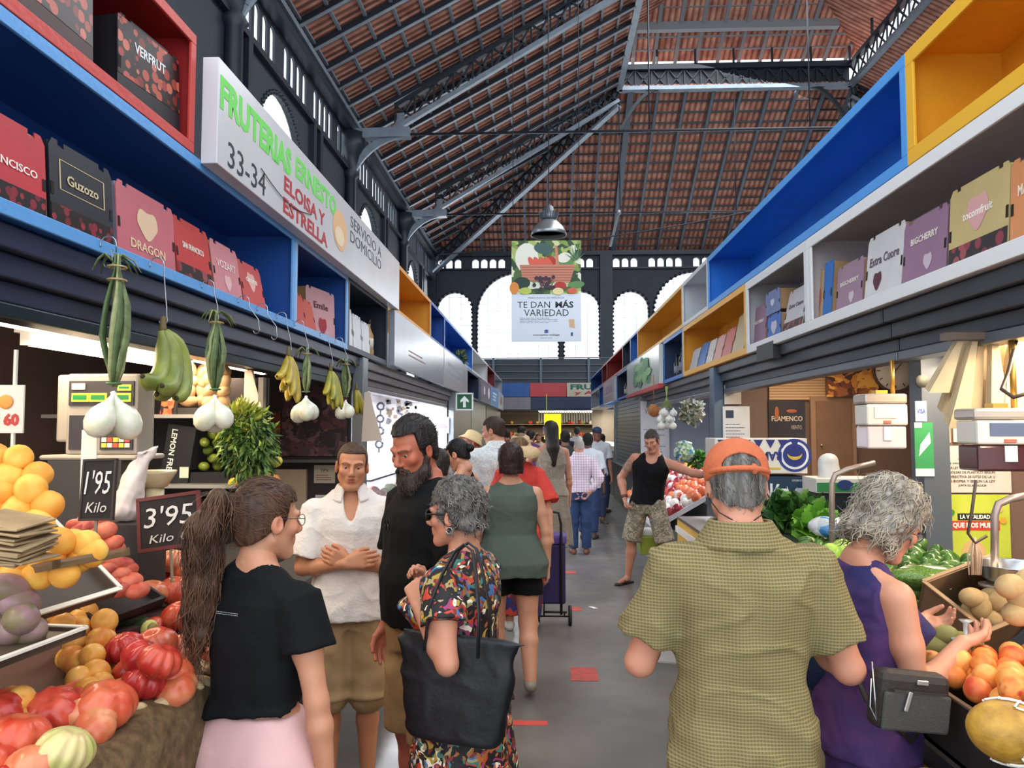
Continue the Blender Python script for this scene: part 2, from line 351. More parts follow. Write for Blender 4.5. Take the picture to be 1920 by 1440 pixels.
# walls
def arch_wall(b,orgn,u,nrm,L,z0,z1,ops,th=.35):
    """ops: (centre, halfwidth, sill z, crown z); wall from 0..L"""
    O=Vector(orgn);u=Vector(u);n=Vector(nrm)*th;P=lambda a,z:O+u*a+Vector((0,0,z))
    ops=sorted(ops); cur=0
    def slab(a0,a1,za,zb):
        if a1-a0<1e-3 or zb-za<1e-3: return
        b.add([P(a0,za),P(a1,za),P(a1,zb),P(a0,zb),P(a0,za)+n,P(a1,za)+n,P(a1,zb)+n,P(a0,zb)+n],[(0,1,2,3),(7,6,5,4),(0,4,5,1),(1,5,6,2),(2,6,7,3),(3,7,4,0)])
    for c,hw,zs,zc in ops:
        slab(cur,c-hw,z0,z1); slab(c-hw,c+hw,z0,zs)
        K=14; sp=zc-hw
        pts=[(c-hw*math.cos(PI*i/K),sp+hw*math.sin(PI*i/K)) for i in range(K+1)]
        for (a,z),(a2,zz) in zip(pts,pts[1:]):
            q=[P(a,z),P(a2,zz),P(a2,z1),P(a,z1)]; b.add(q+[v+n for v in q],[(0,1,2,3),(7,6,5,4),(0,4,5,1)])
        cur=c+hw
    slab(cur,L,z0,z1)
WALL=M('#2b333f',.6,noise=.2,nscale=1.5)
ops=[]
for k in range(3):
    o_=k*8.07; ops+=[(o_+1.12,.81,4.81,7.97),(o_+4.03,1.87,4.81,8.85),(o_+6.95,.81,4.81,7.97)]
b=MB(); arch_wall(b,(XE,YB,0),(1,0,0),(0,1,0),24.2,0,9.0,ops); b.build('wall_north',WALL,kind='structure')
b=MB(); fr=[]
a=.45
while a<23.9:
    ph=(a%2.02)
    if ph<1.6 and abs((a%8.07))>.3: fr.append((a,.15,9.07,9.5))
    a+=.405
arch_wall(b,(XE,YB,0),(1,0,0),(0,1,0),24.2,9.0,ZE,fr,.2); b.build('wall_north_frieze',WALL,kind='structure')
b=MB()
for k in range(4): b.bb((XE+k*8.07-.28,YB-.25,0),(XE+k*8.07+.28,YB,ZE-.2))
b.bb((XE,YB-.12,8.98),(XR_,YB,9.06)); b.bb((XE,YB-.2,ZE-.25),(XR_,YB,ZE-.05))
for c,hw,zs,zc in ops:   # scalloped rims
    sp=zc-hw; K=int(hw*14)
    for i in range(K+1):
        t=PI*i/K; b.ball((XE+c-hw*math.cos(t),YB-.01,sp+hw*math.sin(t)),.075,6,4)
    for s_ in (-1,1):
        z=zs+.2
        while z<sp: b.ball((XE+c+s_*hw,YB-.01,z),.06,6,4); z+=.2
b.build('trim_north',STEEL,kind='structure')
GLASS=bpy.data.materials.new('frosted_glass'); GLASS.use_nodes=True
_n=GLASS.node_tree.nodes; _l=GLASS.node_tree.links; _b=_n['Principled BSDF']; _b.inputs['Base Color'].default_value=(.9,.95,1,1); _b.inputs['Alpha'].default_value=.25; _b.inputs['Roughness'].default_value=.3
for i,(c,hw,zs,zc) in enumerate(ops):
    b=MB(); b.bb((XE+c-hw,YB+.2,zs),(XE+c+hw,YB+.215,zc),1)
    n=int(hw*2/.42); 
    for j in range(1,n): xx=XE+c-hw+2*hw*j/n; b.bb((xx-.008,YB+.15,zs),(xx+.008,YB+.17,zc))
    z=zs+.3
    while z<zc: b.bb((XE+c-hw,YB+.155,z),(XE+c+hw,YB+.165,z+.012)); z+=.33
    b.build('window_%d'%(i+1),[M('#c9d0d6',.5),GLASS],kind='structure')
# west arcade wall
wo=[]
for k,yc in enumerate((14.75,22.35,30.05)): wo.append((yc-Y0,1.3,3.5,8.3))
b=MB(); arch_wall(b,(XE,Y0,0),(0,1,0),(-1,0,0),YB-Y0,0,8.6,wo,.12); b.build('wall_west',WALL,kind='structure')
b=MB(); fr=[]; a=.4
while a<YB-Y0-.2:
    if (a%2.0)<1.6: fr.append((a,.13,8.75,9.45))
    a+=.4
arch_wall(b,(XE,Y0,0),(0,1,0),(-1,0,0),YB-Y0,8.6,ZE,fr,.05); b.build('wall_west_frieze',WALL,kind='structure')
b=MB()
b.bb((XE,Y0,8.5),(XE+.12,YB,8.62)); b.bb((XE,Y0,9.52),(XE+.25,YB,9.7)); b.bb((XE,Y0,ZE-.12),(XE+.3,YB,ZE),1)
for yc in (14.75,22.35,30.05):
    for i in range(25):
        t=PI*i/24; b.ball((XE+.01,yc-1.3*math.cos(t),7.0+1.3*math.sin(t)),.06,6,4)
    for j in (-2.4,-1.9,1.9,2.4): b.bb((XE,yc+j-.1,0),(XE+.12,yc+j+.1,8.5))
b.build('trim_west',[STEEL,STEEL_L],kind='structure')
for i,yc in enumerate((14.75,22.35,30.05)):
    b=MB(); b.bb((XE-.10,yc-1.3,3.5),(XE-.11,yc+1.3,8.3),1)
    for z in (5.5,6.5,7.5): b.bb((XE-.07,yc-1.3,z),(XE-.09,yc+1.3,z+.02))
    b.build('window_%d'%(10+i),[M('#c9d0d6',.5),GLASS],kind='structure')
b=MB(); b.bb((XR_,Y0,0),(XR_+.3,YB,ZE)); b.build('wall_east',WALL,kind='structure')
# mezzanine rail band under the end windows
b=MB(); P_=M('#3d4653',.5,noise=.2)
b.bb((XE+.3,YB-1.6,3.6),(XR_-.3,YB-1.5,4.72)); 
for z in (3.85,4.15,4.45,4.75): b.bb((XE+.3,YB-1.68,z),(XR_-.3,YB-1.58,z+.03),1)
for k in range(12): b.bb((XE+.9+k*2.07,YB-1.75,3.3),(XE+1.0+k*2.07,YB-1.66,4.75),1)
b.bb((XE+.3,YB-1.7,3.4),(XR_-.3,YB-.3,3.6))
b.build('trim_mezzanine',[P_,M('#6c7a8a',.5)],kind='structure')
# hanging lamp + banner
Lp=at(1029,440,17.0)
r_=empty('pendant_lamp',Lp,'silver bell shaped industrial lamp hanging on a chain above the banner','lamp')
b=MB(); b.lathe([(.40,-.02),(.385,.06),(.33,.17),(.2,.3),(.16,.33),(.155,.32),(.19,.29),(.32,.16),(.375,.05),(.39,-.02)],Lp,28); b.build('lamp_shade',M('#a9aeb2',.3,.7),r_)
b=MB(); 
for k in range(24):
    a=2*PI*k/24; b.bar(Lp+Vector((.17*math.cos(a),.17*math.sin(a),.36)),Lp+Vector((.2*math.cos(a),.2*math.sin(a),.5)),.012,.05)
b.lathe([(.15,.33),(.18,.36),(.2,.48),(.12,.53),(.11,.62),(.04,.68)],Lp,16); b.build('ballast_housing',M('#6d747b',.4,.6),r_)
b=MB(); b.tube([Lp+Vector((0,0,.66)),(Lp.x,Lp.y,Z2+1)],.012,5); b.build('suspension_chain',STEEL_D,r_)
b=MB(); b.ball(Lp+Vector((0,0,.12)),(.08,.08,.12),12,8); b.build('bulb',M('#e8ecef',.2),r_)
# wires across the hall
for (a,c,lab) in (((at(820,478,24)),(at(1520,372,24)),'thin sagging cable crossing behind the pendant lamp'),):
    b=MB(); pts=[a.lerp(c,t)-Vector((0,0,.25*math.sin(PI*t))) for t in np.linspace(0,1,10)]; b.tube(pts,.02,5); b.build('cable',STEEL_D,loc=a,label=lab,cat='cable')
a=at(1160,398,27.4); b=MB(); b.bar(a,at(1144,462,27.6),.07,.07); b.ball(a,.1,8,6); b.build('strut',M('#9aa0a6',.4,.4),loc=a,label='pale short strut hanging from the tie rod of the roof',cat='strut')
# banner
BY=16.0; tl=at(960,452,BY); tr=at(1090,452,BY); bl=at(957,641,BY); 
bw=tr.x-tl.x; zt=tl.z; zb=bl.z; bx=(tl.x+tr.x)/2-.01; bh=zt-zb
r_=empty('market_banner',(bx,BY,zb),'hanging market banner with a fruit basket photo and TE DAN MAS VARIEDAD','banner')
b=MB(); b.bb((bx-bw/2,BY,zb),(bx+bw/2,BY+.02,zt)); b.build('banner_sheet',M('#dfe6f2',.6),r_)
def B(u,v,d=.0): return Vector((bx-bw/2+u*bw,BY-d,zt-v*bh))   # u,v 0..1 from the top corner
pic=MB(); pic.quad(B(.0,.0,.004),B(0,.53,.004),B(1,.53,.004),B(1,0,.004)); pic.build('printed_photo',vor_mat('foliage_print',['#7f9a4c','#c9d29a','#4e6b3a','#dfe5cf','#a8b86a','#2f4a30'],6,.6,warp=.4),r_)
def disc(b,c,rx,rz,m,d,n=14,ang=0):
    c=Vector(c); vs=[]
    for j in range(n):
        a=2*PI*j/n; x=rx*math.cos(a);z=rz*math.sin(a); vs.append(c+Vector((x*math.cos(ang)-z*math.sin(ang),-d,x*math.sin(ang)+z*math.cos(ang))))
    b.add(vs,[tuple(range(n))],m)
pm=[M(c,.6) for c in ('#e9e7d8','#3f5f5a','#d9604a','#b3312c','#c8836a','#9a5347','#3d2338','#e08a3a','#b9c65a','#1f3a30','#e9d9a0','#5d8a52','#f1efe6')]
b=MB(); disc(b,B(.22,.17),.17*bw,.15*bh,0,.006); disc(b,B(.46,.08),.14*bw,.055*bh,1,.008,ang=-.2)
for k in range(4): disc(b,B(.31+.08*k,.24),.045*bw,.09*bh,2,.009+.001*k,ang=.5)
disc(b,B(.56,.21),.08*bw,.055*bh,3,.010); disc(b,B(.78,.2),.11*bw,.07*bh,11,.010); disc(b,B(.76,.17),.1*bw,.05*bh,0,.011,ang=.3)
b.quad(B(.12,.24,.014),B(.16,.40,.014),B(.84,.42,.014),B(.92,.24,.014),4)
for k in range(6): b.quad(B(.13+.004*k,.26+.026*k,.0155),B(.13+.004*k,.266+.026*k,.0155),B(.9-.01*k,.27+.026*k,.0155),B(.9-.01*k,.263+.026*k,.0155),5)
b.quad(B(.62,.05,.0150),B(.64,.27,.0150),B(.69,.27,.0150),B(.66,.05,.0150),4)
disc(b,B(.15,.42),.12*bw,.06*bh,9,.017); disc(b,B(.04,.47),.07*bw,.06*bh,7,.018); disc(b,B(.2,.5),.09*bw,.035*bh,8,.019)
rn=random.Random(4)
for k in range(26): disc(b,B(.38+.2*rn.random()+.06*(k%3-1),.36+.13*rn.random()),.028*bw,.02*bh,6,.020+.0002*k,8)
for k in range(9): disc(b,B(.36+.24*rn.random(),.38+.1*rn.random()),.012*bw,.009*bh,5,.027,8)
disc(b,B(.7,.45),.09*bw,.04*bh,3,.021); disc(b,B(.67,.505),.08*bw,.035*bh,10,.028); disc(b,B(.87,.5),.07*bw,.03*bh,2,.023); disc(b,B(.93,.44),.12*bw,.035*bh,11,.020,ang=.1)
for k in range(9):
    a=math.radians(200-22*k); c=B(.92,.2); b.add([c+Vector((-.01,-.02,0)),c+Vector((.03,-.02,0)),c+Vector((.19*bw*math.cos(a)*.9,-.021,.17*bh*abs(math.sin(a))+.02))],[(0,1,2)],1 if k%2 else 11)
b.build('printed_basket',pm,r_)
INK=M('#20242c',.6); X_,Z_=(1,0,0),(0,0,1)
text('MERCADOS DE MÁLAGA',B(.5,.565),X_,Z_,bw*.52,bh*.022,M('#6b707a',.6),r_)
text('TE DAN',B(.32,.635),X_,Z_,bw*.47,bh*.062,INK,r_); text('MÁS',B(.76,.628),X_,Z_,bw*.26,bh*.078,INK,r_,bold=.03)
text('VARIEDAD',B(.5,.715),X_,Z_,bw*.64,bh*.068,INK,r_)
b=MB(); lines(b,B(.42,.79),X_,Z_,bw*.6,bh*.06,4,0); 
b.build('small_print',M('#8a909a',.6),r_)
text('mercados málaga',B(.5,.935),X_,Z_,bw*.38,bh*.02,INK,r_,bold=.02); text('TE DAN MÁS',B(.5,.962),X_,Z_,bw*.17,bh*.012,M('#5b6f9a',.6),r_)
b=MB(); disc(b,B(.5,.893),.03*bw,.012*bh,0,.002); b.quad(B(.47,.905,.003),B(.47,.915,.003),B(.53,.915,.003),B(.53,.905,.003)); b.quad(B(.85,.91,.003),B(.85,.945,.003),B(.88,.945,.003),B(.88,.91,.003)); b.build('printed_emblem',M('#2f4f93',.6),r_)
b=MB(); b.quad(B(.82,.78,.003),B(.83,.86,.003),B(.91,.87,.003),B(.9,.78,.003)); b.build('printed_bag',M('#d8b08c',.6),r_)
b=MB(); 
for xx in (bx-bw/2+.03,bx+bw/2-.03): b.tube([(xx,BY+.01,zt),(xx,BY+.01,14.5)],.008,4)
b.build('cord',STEEL_D,r_)
# ================================================================== stalls
XL,XR=-1.6,1.75; ZB,ZM,ZT=2.38,3.0,3.56
RED,BLUE,BLUD,YEL,WHT,NAVY,DRED,GREY=('#c8433c','#2f78cf','#1d4f9e','#eda92c','#e6e6e8','#1c2c50','#7e2430','#9aa0ab')
def shelf_box(side,y0,y1,z0,z1,rim,inner,label,depth=.46,rw=.05,group=None):
    X=XL if side<0 else XR; s=1 if side<0 else -1       # s: direction from the shelf towards the aisle
    t=empty('shelf_box',(X-s*depth/2,(y0+y1)/2,z0),label,'shelf box',group)
    xb=X-s*depth
    b=MB()
    b.bb((xb,y0,z0),(X-s*.015,y0+.02,z1)); b.bb((xb,y1-.02,z0),(X-s*.015,y1,z1))
    b.bb((xb,y0+.02,z0),(X-s*.015,y1-.02,z0+.02)); b.bb((xb,y0+.02,z1-.02),(X-s*.015,y1-.02,z1)); b.bb((xb,y0+.02,z0+.02),(xb+s*.015,y1-.02,z1-.02))
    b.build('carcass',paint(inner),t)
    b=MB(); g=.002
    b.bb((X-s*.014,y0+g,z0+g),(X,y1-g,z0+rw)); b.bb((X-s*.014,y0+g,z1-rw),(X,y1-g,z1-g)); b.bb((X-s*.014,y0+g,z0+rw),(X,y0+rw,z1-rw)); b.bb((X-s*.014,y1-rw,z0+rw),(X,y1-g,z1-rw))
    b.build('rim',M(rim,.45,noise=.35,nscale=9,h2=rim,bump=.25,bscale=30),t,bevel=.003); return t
CHIP=None
# west side, upper row (painted sign fills 3.45-8.0)
L=-1;R=1
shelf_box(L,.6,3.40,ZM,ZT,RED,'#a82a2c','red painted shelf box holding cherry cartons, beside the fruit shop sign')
shelf_box(L,8.1,10.8,ZM,ZT,'#d9942c','#dd9a2e','yellow shelf box standing empty just beyond the long fruit shop sign')
shelf_box(L,10.8,12.35,ZM,ZT,BLUD,BLUD,'short dark blue shelf box behind the yellow one in the sign row')
shelf_box(L,12.35,17.2,ZM,ZT,BLUE,BLUE,'long blue shelf box with a plant sprig on the sign side of the aisle')
shelf_box(L,17.2,21.8,ZM,ZT,'#cfd2d6','#dfe1e2','long empty white shelf box on the sign side of the aisle')
shelf_box(L,21.8,25.0,ZM,ZT,DRED,DRED,'dark red shelf box far along the sign side')
shelf_box(L,25.0,29.6,ZM,ZT,GREY,'#aab2bc','grey shelf box at the far end of the sign side')
# west lower row
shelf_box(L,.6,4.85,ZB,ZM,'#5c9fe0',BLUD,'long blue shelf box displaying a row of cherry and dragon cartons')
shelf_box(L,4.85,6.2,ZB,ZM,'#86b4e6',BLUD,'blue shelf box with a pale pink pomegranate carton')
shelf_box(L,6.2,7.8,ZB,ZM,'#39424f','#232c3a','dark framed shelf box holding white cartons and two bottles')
shelf_box(L,15.6,18.8,ZB,ZM,NAVY,NAVY,'navy shelf box between two grey sign panels')
# east upper row
shelf_box(R,.6,3.70,ZM,ZT,'#eeb52f','#e9a62a','big yellow shelf box above the gold cherry carton',rw=.075)
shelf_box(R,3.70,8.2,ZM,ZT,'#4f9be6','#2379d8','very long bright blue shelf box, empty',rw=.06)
shelf_box(R,8.2,9.7,ZM,ZT,'#d8dce2','#cfd3da','small white shelf box between the blue and yellow boxes')
shelf_box(R,9.7,14.3,ZM,ZT,'#e6b445','#e8a935','long yellow shelf box over the green lettuce sign')
shelf_box(R,14.3,15.5,ZM,ZT,BLUE,BLUE,'narrow blue shelf box next to the long yellow one')
shelf_box(R,15.5,17.0,ZM,ZT,NAVY,NAVY,'narrow navy shelf box on the clock side of the aisle')
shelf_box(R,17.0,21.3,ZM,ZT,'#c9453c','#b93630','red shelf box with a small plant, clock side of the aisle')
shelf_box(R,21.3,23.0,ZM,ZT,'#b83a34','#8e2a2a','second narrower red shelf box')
shelf_box(R,23.0,28.4,ZM,ZT,BLUE,BLUD,'blue shelf box ending the clock side row')
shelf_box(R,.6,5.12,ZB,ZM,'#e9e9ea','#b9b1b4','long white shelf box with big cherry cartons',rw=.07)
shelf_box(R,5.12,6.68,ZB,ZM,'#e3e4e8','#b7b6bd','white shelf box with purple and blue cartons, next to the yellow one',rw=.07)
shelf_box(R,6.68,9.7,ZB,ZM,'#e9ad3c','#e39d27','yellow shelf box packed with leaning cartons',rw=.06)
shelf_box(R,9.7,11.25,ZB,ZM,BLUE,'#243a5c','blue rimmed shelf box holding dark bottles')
shelf_box(R,15.65,18.4,ZB,ZM,BLUE,NAVY,'blue shelf box with dark bottles past the lettuce sign')
shelf_box(R,21.9,24.2,ZB,ZM,BLUE,BLUE,'narrow blue shelf box between two small white signs')
shelf_box(R,24.2,28.4,ZB,ZM,'#d8dce2','#c9cdd6','pale shelf box ending the lower row')
# ---- sign boards
YY=(0,1,0);NY=(0,-1,0);ZZ=(0,0,1)
def board(side,y0,y1,z0,z1,col,label,th=.06,name='shop_sign',mat=None):
    X=XL if side<0 else XR; s=1 if side<0 else -1
    t=empty(name,(X+s*th/2,(y0+y1)/2,z0),label,'sign')
    b=MB(); b.bb((X+s*.002,y0+.01,z0+.01),(X+s*th,y1-.01,z1-.01)); b.build('sign_panel',mat or M(col,.25,noise=.08,nscale=2),t,bevel=.004)
    return t,X+s*th
t,xf=board(L,3.45,8.0,2.97,3.5,'#d9d8dc','long white shop sign reading FRUTERIAS ERNESTO 33-34 ELOISA Y ESTRELLA',.08)
G_=M('#6fdc5a',.5); RD=M('#b32a30',.5); BK=M('#25282e',.5)
text('FRUTERIAS',(xf,3.99,3.335),YY,ZZ,1.02,.165,G_,t,bold=.045); text('ERNESTO',(xf,5.04,3.355),YY,ZZ,.92,.135,G_,t,bold=.035)
text('33-34',(xf,3.83,3.07),YY,ZZ,.5,.125,BK,t); text('ELOISA Y',(xf,4.80,3.185),YY,ZZ,.84,.095,RD,t,bold=.03); text('ESTRELLA',(xf,4.83,3.055),YY,ZZ,.92,.095,RD,t,bold=.03)
text('SERVICIO A',(xf,6.5,3.38),YY,ZZ,1.15,.09,M('#4a4f58',.5),t); text('DOMICILIO',(xf,6.5,3.26),YY,ZZ,1.15,.09,M('#4a4f58',.5),t)
b=MB(); 
def xdisc(b,c,rz,ry,m,s,d=.002,n=16):
    c=Vector(c); vs=[c+Vector((s*d,ry*math.cos(2*PI*j/n),rz*math.sin(2*PI*j/n))) for j in range(n)]
    b.add(vs,[tuple(range(n))],m)
xdisc(b,(xf,5.62,3.22),.15,.2,0,1,.002); xdisc(b,(xf,5.60,3.17),.07,.13,1,1,.004); b.build('painted_fruit',[M('#e9b98a',.5),M('#f0d9b5',.5)],t)
b=MB(); b.tube([(xf+.006,4.0+.9*i/12,3.14-.06*math.sin(PI*i/12)) for i in range(13)],.003,4); b.build('loose_wire',BK,t)
t,xf=board(L,7.85,11.8,ZB,2.98,'#8c929c','grey glossy sign panel with a small red crest, below the empty yellow box')
b=MB(); lines(b,(xf,9.4,2.6),YY,ZZ,1.4,.1,2); b.build('small_print',M('#9a6a66',.5),t)
t,xf=board(L,11.85,15.55,ZB,2.98,'#a9adb0','pale grey sign panel with faint lettering beside the navy box')
b=MB(); lines(b,(xf,13.6,2.68),YY,ZZ,2.6,.3,3,th=.55,seed=3); b.build('faint_lettering',M('#8b8f94',.5),t)
t,xf=board(L,18.85,22.6,ZB,2.98,'#7d838d','grey sign panel with two white emblems')
b=MB(); xdisc(b,(xf,20,2.7),.12,.25,0,1); xdisc(b,(xf,21.6,2.7),.16,.35,0,1); b.build('emblem',M('#dfe3e8',.5),t)
t,xf=board(L,22.65,26.2,ZB,2.98,'#6fb0e6','light blue sign panel')
b=MB(); lines(b,(xf,24.4,2.7),YY,ZZ,2,.3,3,th=.6,seed=8); b.build('lettering',M('#e6f1fb',.5),t)
t,xf=board(L,26.25,29.6,ZB,2.98,'#cfd5dc','white sign panel with red and grey marks, last of its row')
b=MB(); xdisc(b,(xf,27.8,2.7),.15,.5,0,1); b.build('emblem',M('#9a4a55',.5),t)
t,xf=board(R,11.27,15.63,ZB,2.98,'#d5ddd2','white and green sign with a lettuce picture and red lower edge')
b=MB(); rn=random.Random(2)
for k in range(26): xdisc(b,(xf,12.3+1.9*rn.random(),2.52+.33*rn.random()),.05+.08*rn.random(),.15+.3*rn.random(),k%3,-1,.002+.0005*k,9)
b.build('painted_lettuce',[M('#4f9a55',.5),M('#8cc07a',.5),M('#2f6f43',.5)],t)
b=MB(); b.bb((XR-.002,11.27,ZB-.05),(XR-.075,15.63,ZB+.01)); b.build('lower_trim',M('#c9373c',.45),t)
t,xf=board(R,18.42,21.88,ZB,2.98,'#e2e3e6','small white sign with blue and red writing, past the lettuce sign')
text('LIDIA',(xf,20.1,2.72),NY,ZZ,2.4,.2,M('#4a5f9a',.5),t); b=MB(); lines(b,(xf,20.1,2.5),NY,ZZ,2.6,.1,2); b.build('small_print',M('#a86a6a',.5),t)
# ---- shutter housings under the shelves
def housing(side,y0,y1,label,col='#3f434b',rail='#6a7079',zb=2.1):
    X=XL if side<0 else XR; s=1 if side<0 else -1
    t=empty('shutter_housing',(X-s*.2,(y0+y1)/2,zb),label,'shutter housing')
    b=MB(); b.bb((X-s*.04,y0,2.30),(X-s*.26,y1,2.375)); b.bb((X-s*.08,y0,2.22),(X-s*.25,y1,2.298)); b.bb((X-s*.12,y0,zb+.05),(X-s*.24,y1,2.218)); b.build('shutter_case',M(col,.38,.4,noise=.2,nscale=3),t,bevel=.006)
    b=MB(); b.bb((X-s*.11,y0,zb),(X-s*.22,y1,zb+.048)); b.build('bottom_rail',M(rail,.35,.5),t,bevel=.006); return t
housing(L,.6,6.75,'dark roller shutter housing over the tomato stall','#39405a','#20333f')
housing(L,6.95,13.6,'grey roller shutter housing over the bright white stall','#70686c','#8b8488')
housing(R,.6,4.1,'dark roller shutter housing above the hanging paper bags')
housing(R,4.12,8.0,'dark roller shutter housing above the flamenco poster')
housing(R,8.25,14.1,'grey roller shutter housing above the garlic and wrapped produce','#565a62')
b=MB(); b.bb((XR-.003,5.9,2.28),(XR+.06,6.35,2.41)); b.build('tape_patch',M('#26282c',.5),loc=(XR,6.1,2.28),label='black tape patch stuck below the white shelf box',cat='tape')
# ---- posts and partitions
SS=M('#8f959b',.35,.7,noise=.15,nscale=5)
def post(x,y,label,w=.09,d=.09,z=2.375,m=None):
    b=MB(); b.bb((x-w/2,y-d/2,0),(x+w/2,y+d/2,z)); b.bb((x-w/2-.02,y-d/2-.02,0),(x+w/2+.02,y+d/2+.02,.05)); b.build('steel_post',m or SS,loc=(x,y,0),bevel=.006,label=label,cat='post')
post(XL-.05,6.85,'steel corner post between the banana stall and the bright white stall',.1,.18)
post(XL-.05,13.75,'steel post under the green arrow sign',.1,.16)
post(XR+.06,8.12,'blue grey steel post between the garlic stall and the banana box stall',.1,.2,m=M('#5d6e82',.35,.4))
post(XR+.06,14.2,'grey steel post beside the closed shutter',.1,.16)
post(XR+.06,19.3,'grey steel post past the closed shutter',.1,.16)
def slab(name,a,c,m,label=None,cat=None,kind='structure'):
    b=MB(); b.bb(a,c); return b.build(name,m,kind=kind)
BRN=M('#7b6256',.6,noise=.15,nscale=2); DARK=M('#33282a',.6,noise=.3,nscale=2)
slab('wall_stall_west_back',(-3.4,.4,0),(-3.45,6.8,2.5),M('#5d4c46',.6,noise=.2,nscale=2))
slab('wall_stall_west_end',(-3.4,6.8,0),(XL-.12,6.84,2.3),DARK)
slab('ceiling_stall_west',(-3.4,.4,2.5),(XL-.47,13.7,2.55),M('#77645a',.6))
slab('wall_white_stall_back',(-2.9,6.9,0),(-2.94,13.7,2.5),M('#f1eff1',.4))
slab('wall_white_stall_end',(-2.9,13.62,0),(XL-.12,13.68,2.3),M('#f4f2f4',.4))
slab('wall_stall_east_back',(3.4,.4,0),(3.45,4.38,2.5),BRN)
slab('wall_stall_east_partition',(2.2,4.34,0),(3.38,4.4,2.5),BRN)
slab('wall_stall_east_end',(XR+.13,8.03,0),(4.3,8.08,2.5),BRN)
slab('wall_flamenco_back',(4.3,4.4,0),(4.35,8.1,2.5),stripe_mat('beige_slats','#c9a782','#a98863',9,'Z',.25,.55,.3))
slab('ceiling_stall_east',(XR+.47,.4,2.5),(4.3,14.1,2.55),M('#9a8878',.6))
slab('wall_garlic_stall_back',(3.0,8.1,0),(3.04,14.1,2.5),M('#b4bac6',.5))
slab('wall_garlic_stall_end',(XR+.12,14.12,0),(3.0,14.16,2.3),M('#aeb6c6',.5))
b=MB(); b.bb((2.05,4.25,0),(2.19,4.39,2.5)); b.build('pillar',M('#59616c',.45,.2),loc=(2.12,4.3,0),label='slate grey pillar with a VISA sticker and green leaflet holder',cat='pillar')
# far closed stalls on both sides: shutters and steel fronts
def closed(side,y0,y1,label,col,zb=0,zt=2.37,n=18):
    X=(XL if side<0 else XR); s=1 if side<0 else -1
    t=empty('roller_shutter',(X-s*.1,(y0+y1)/2,0),label,'roller shutter')
    b=MB(); h=(zt-.9)/n
    for i in range(n): b.bb((X-s*.06,y0,.9+i*h+.008),(X-s*.08-s*.02,y1,.9+(i+1)*h))
    b.bb((X-s*.085,y0,.9),(X-s*.11,y1,zt)); b.build('curtain',M(col,.4,.5),t)
    b=MB(); b.bb((X-s*.0,y0,0),(X-s*.12,y1,.86)); b.bb((X+s*.05,y0,.86),(X-s*.12,y1,.9)); b.build('steel_front',M('#6b6f74',.4,.5,noise=.2),t); return t
closed(R,14.3,19.2,'closed grey roller shutter behind the man in the black vest','#8f969f')
closed(L,13.9,17.5,'closed steel front beneath the green arrow sign','#8c8f90',n=1)
closed(L,17.7,22,'second closed steel front, past the green arrow sign','#9aa0a2',n=1)
closed(L,22.2,29.6,'dark stall front at the far end of the sign side','#4a4744',n=1)
def lit_counter(side,y0,y1,label,group=None):
    X=(XL if side<0 else XR); s=1 if side<0 else -1
    t=empty('display_counter',(X-s*.3,(y0+y1)/2,0),label,'counter')
    b=MB(); b.bb((X,y0,0),(X-s*.6,y1,.85)); b.build('counter_base',M('#5b5f66',.4,.4),t)
    b=MB(); b.bb((X,y0,.85),(X-s*.01,y1,1.25)); b.build('glass_front',GLASS,t)
    b=MB(); b.bb((X+s*.02,y0,1.25),(X-s*.5,y1,1.27)); b.build('counter_top',SS,t); 
    b=MB(); rn=random.Random(int(y0*7))
    for k in range(int((y1-y0)*16)): b.ball((X-s*rn.uniform(.06,.5),rn.uniform(y0+.1,y1-.1),.87+.12*rn.random()),rn.uniform(.04,.08),7,5,k%4)
    o=b.build('goods',[M('#c9553c'),M('#e0d2b5'),M('#9ab25a'),M('#e8a23a')],t); tag(o,kind='stuff'); return t
lit_counter(L,7.0,13.5,'glass fronted display counter of the bright white stall')
lit_counter(R,19.4,28.3,'glass fronted display counter at the far end')
slab('wall_far_east',(2.9,19.3,0),(2.95,28.5,2.5),M('#c9b8a0',.6)); slab('wall_far_east_end',(XR+.05,28.4,0),(2.9,28.5,2.4),M('#b8a890',.6))
# ---- cross stall closing the aisle
YC=30.2
t=empty('market_stall',(0,YC+.5,0),'cross stall with blue, red and navy panels closing the far end of the aisle','stall')
def pan(x0,x1,z0,z1,c,nm='panel'): b=MB(); b.bb((x0,YC,z0),(x1,YC+.1,z1)); b.build(nm,paint(c),t)
pan(-2.6,-.55,2.95,3.49,'#2a5fae'); pan(-.53,.9,2.95,3.49,'#c4424a'); pan(.92,3.4,2.95,3.49,'#cfc5b0','sign_panel')
pan(-2.6,-.5,2.45,2.93,'#8b8793'); pan(-.48,3.4,2.45,2.93,'#22375c')
text('FRUTAS',(1.93,YC,3.33),(1,0,0),ZZ,1.75,.22,M('#1f6a66',.5),t,bold=.05); text('y ALI',(1.75,YC,3.08),(1,0,0),ZZ,1.1,.17,M('#b0353c',.5),t,bold=.04)
b=MB(); b.bb((-2.6,YC+.05,2.4),(3.4,YC+3,2.45)); b.bb((-2.6,YC+.1,0),(3.4,YC+.9,1.0)); b.build('stall_frame',M('#54575c',.5,.3),t)
b=MB(); b.bb((-4.5,YC+3.2,0),(5,YC+3.25,2.4)); b.build('back_wall',M('#5a4a38',.6),t)
b=MB()
for z in (1.35,1.85): b.bb((-2.5,YC+2.7,z),(3.4,YC+3.2,z+.03))
b.build('back_shelf',M('#8a7a66',.5),t)
rn=random.Random(9); b=MB()
for z in (1.38,1.88):
    for k in range(46): x=-2.4+5.7*rn.random(); b.ball((x,YC+2.85+.1*rn.random(),z+.07),rn.uniform(.05,.11),7,5,k%5)
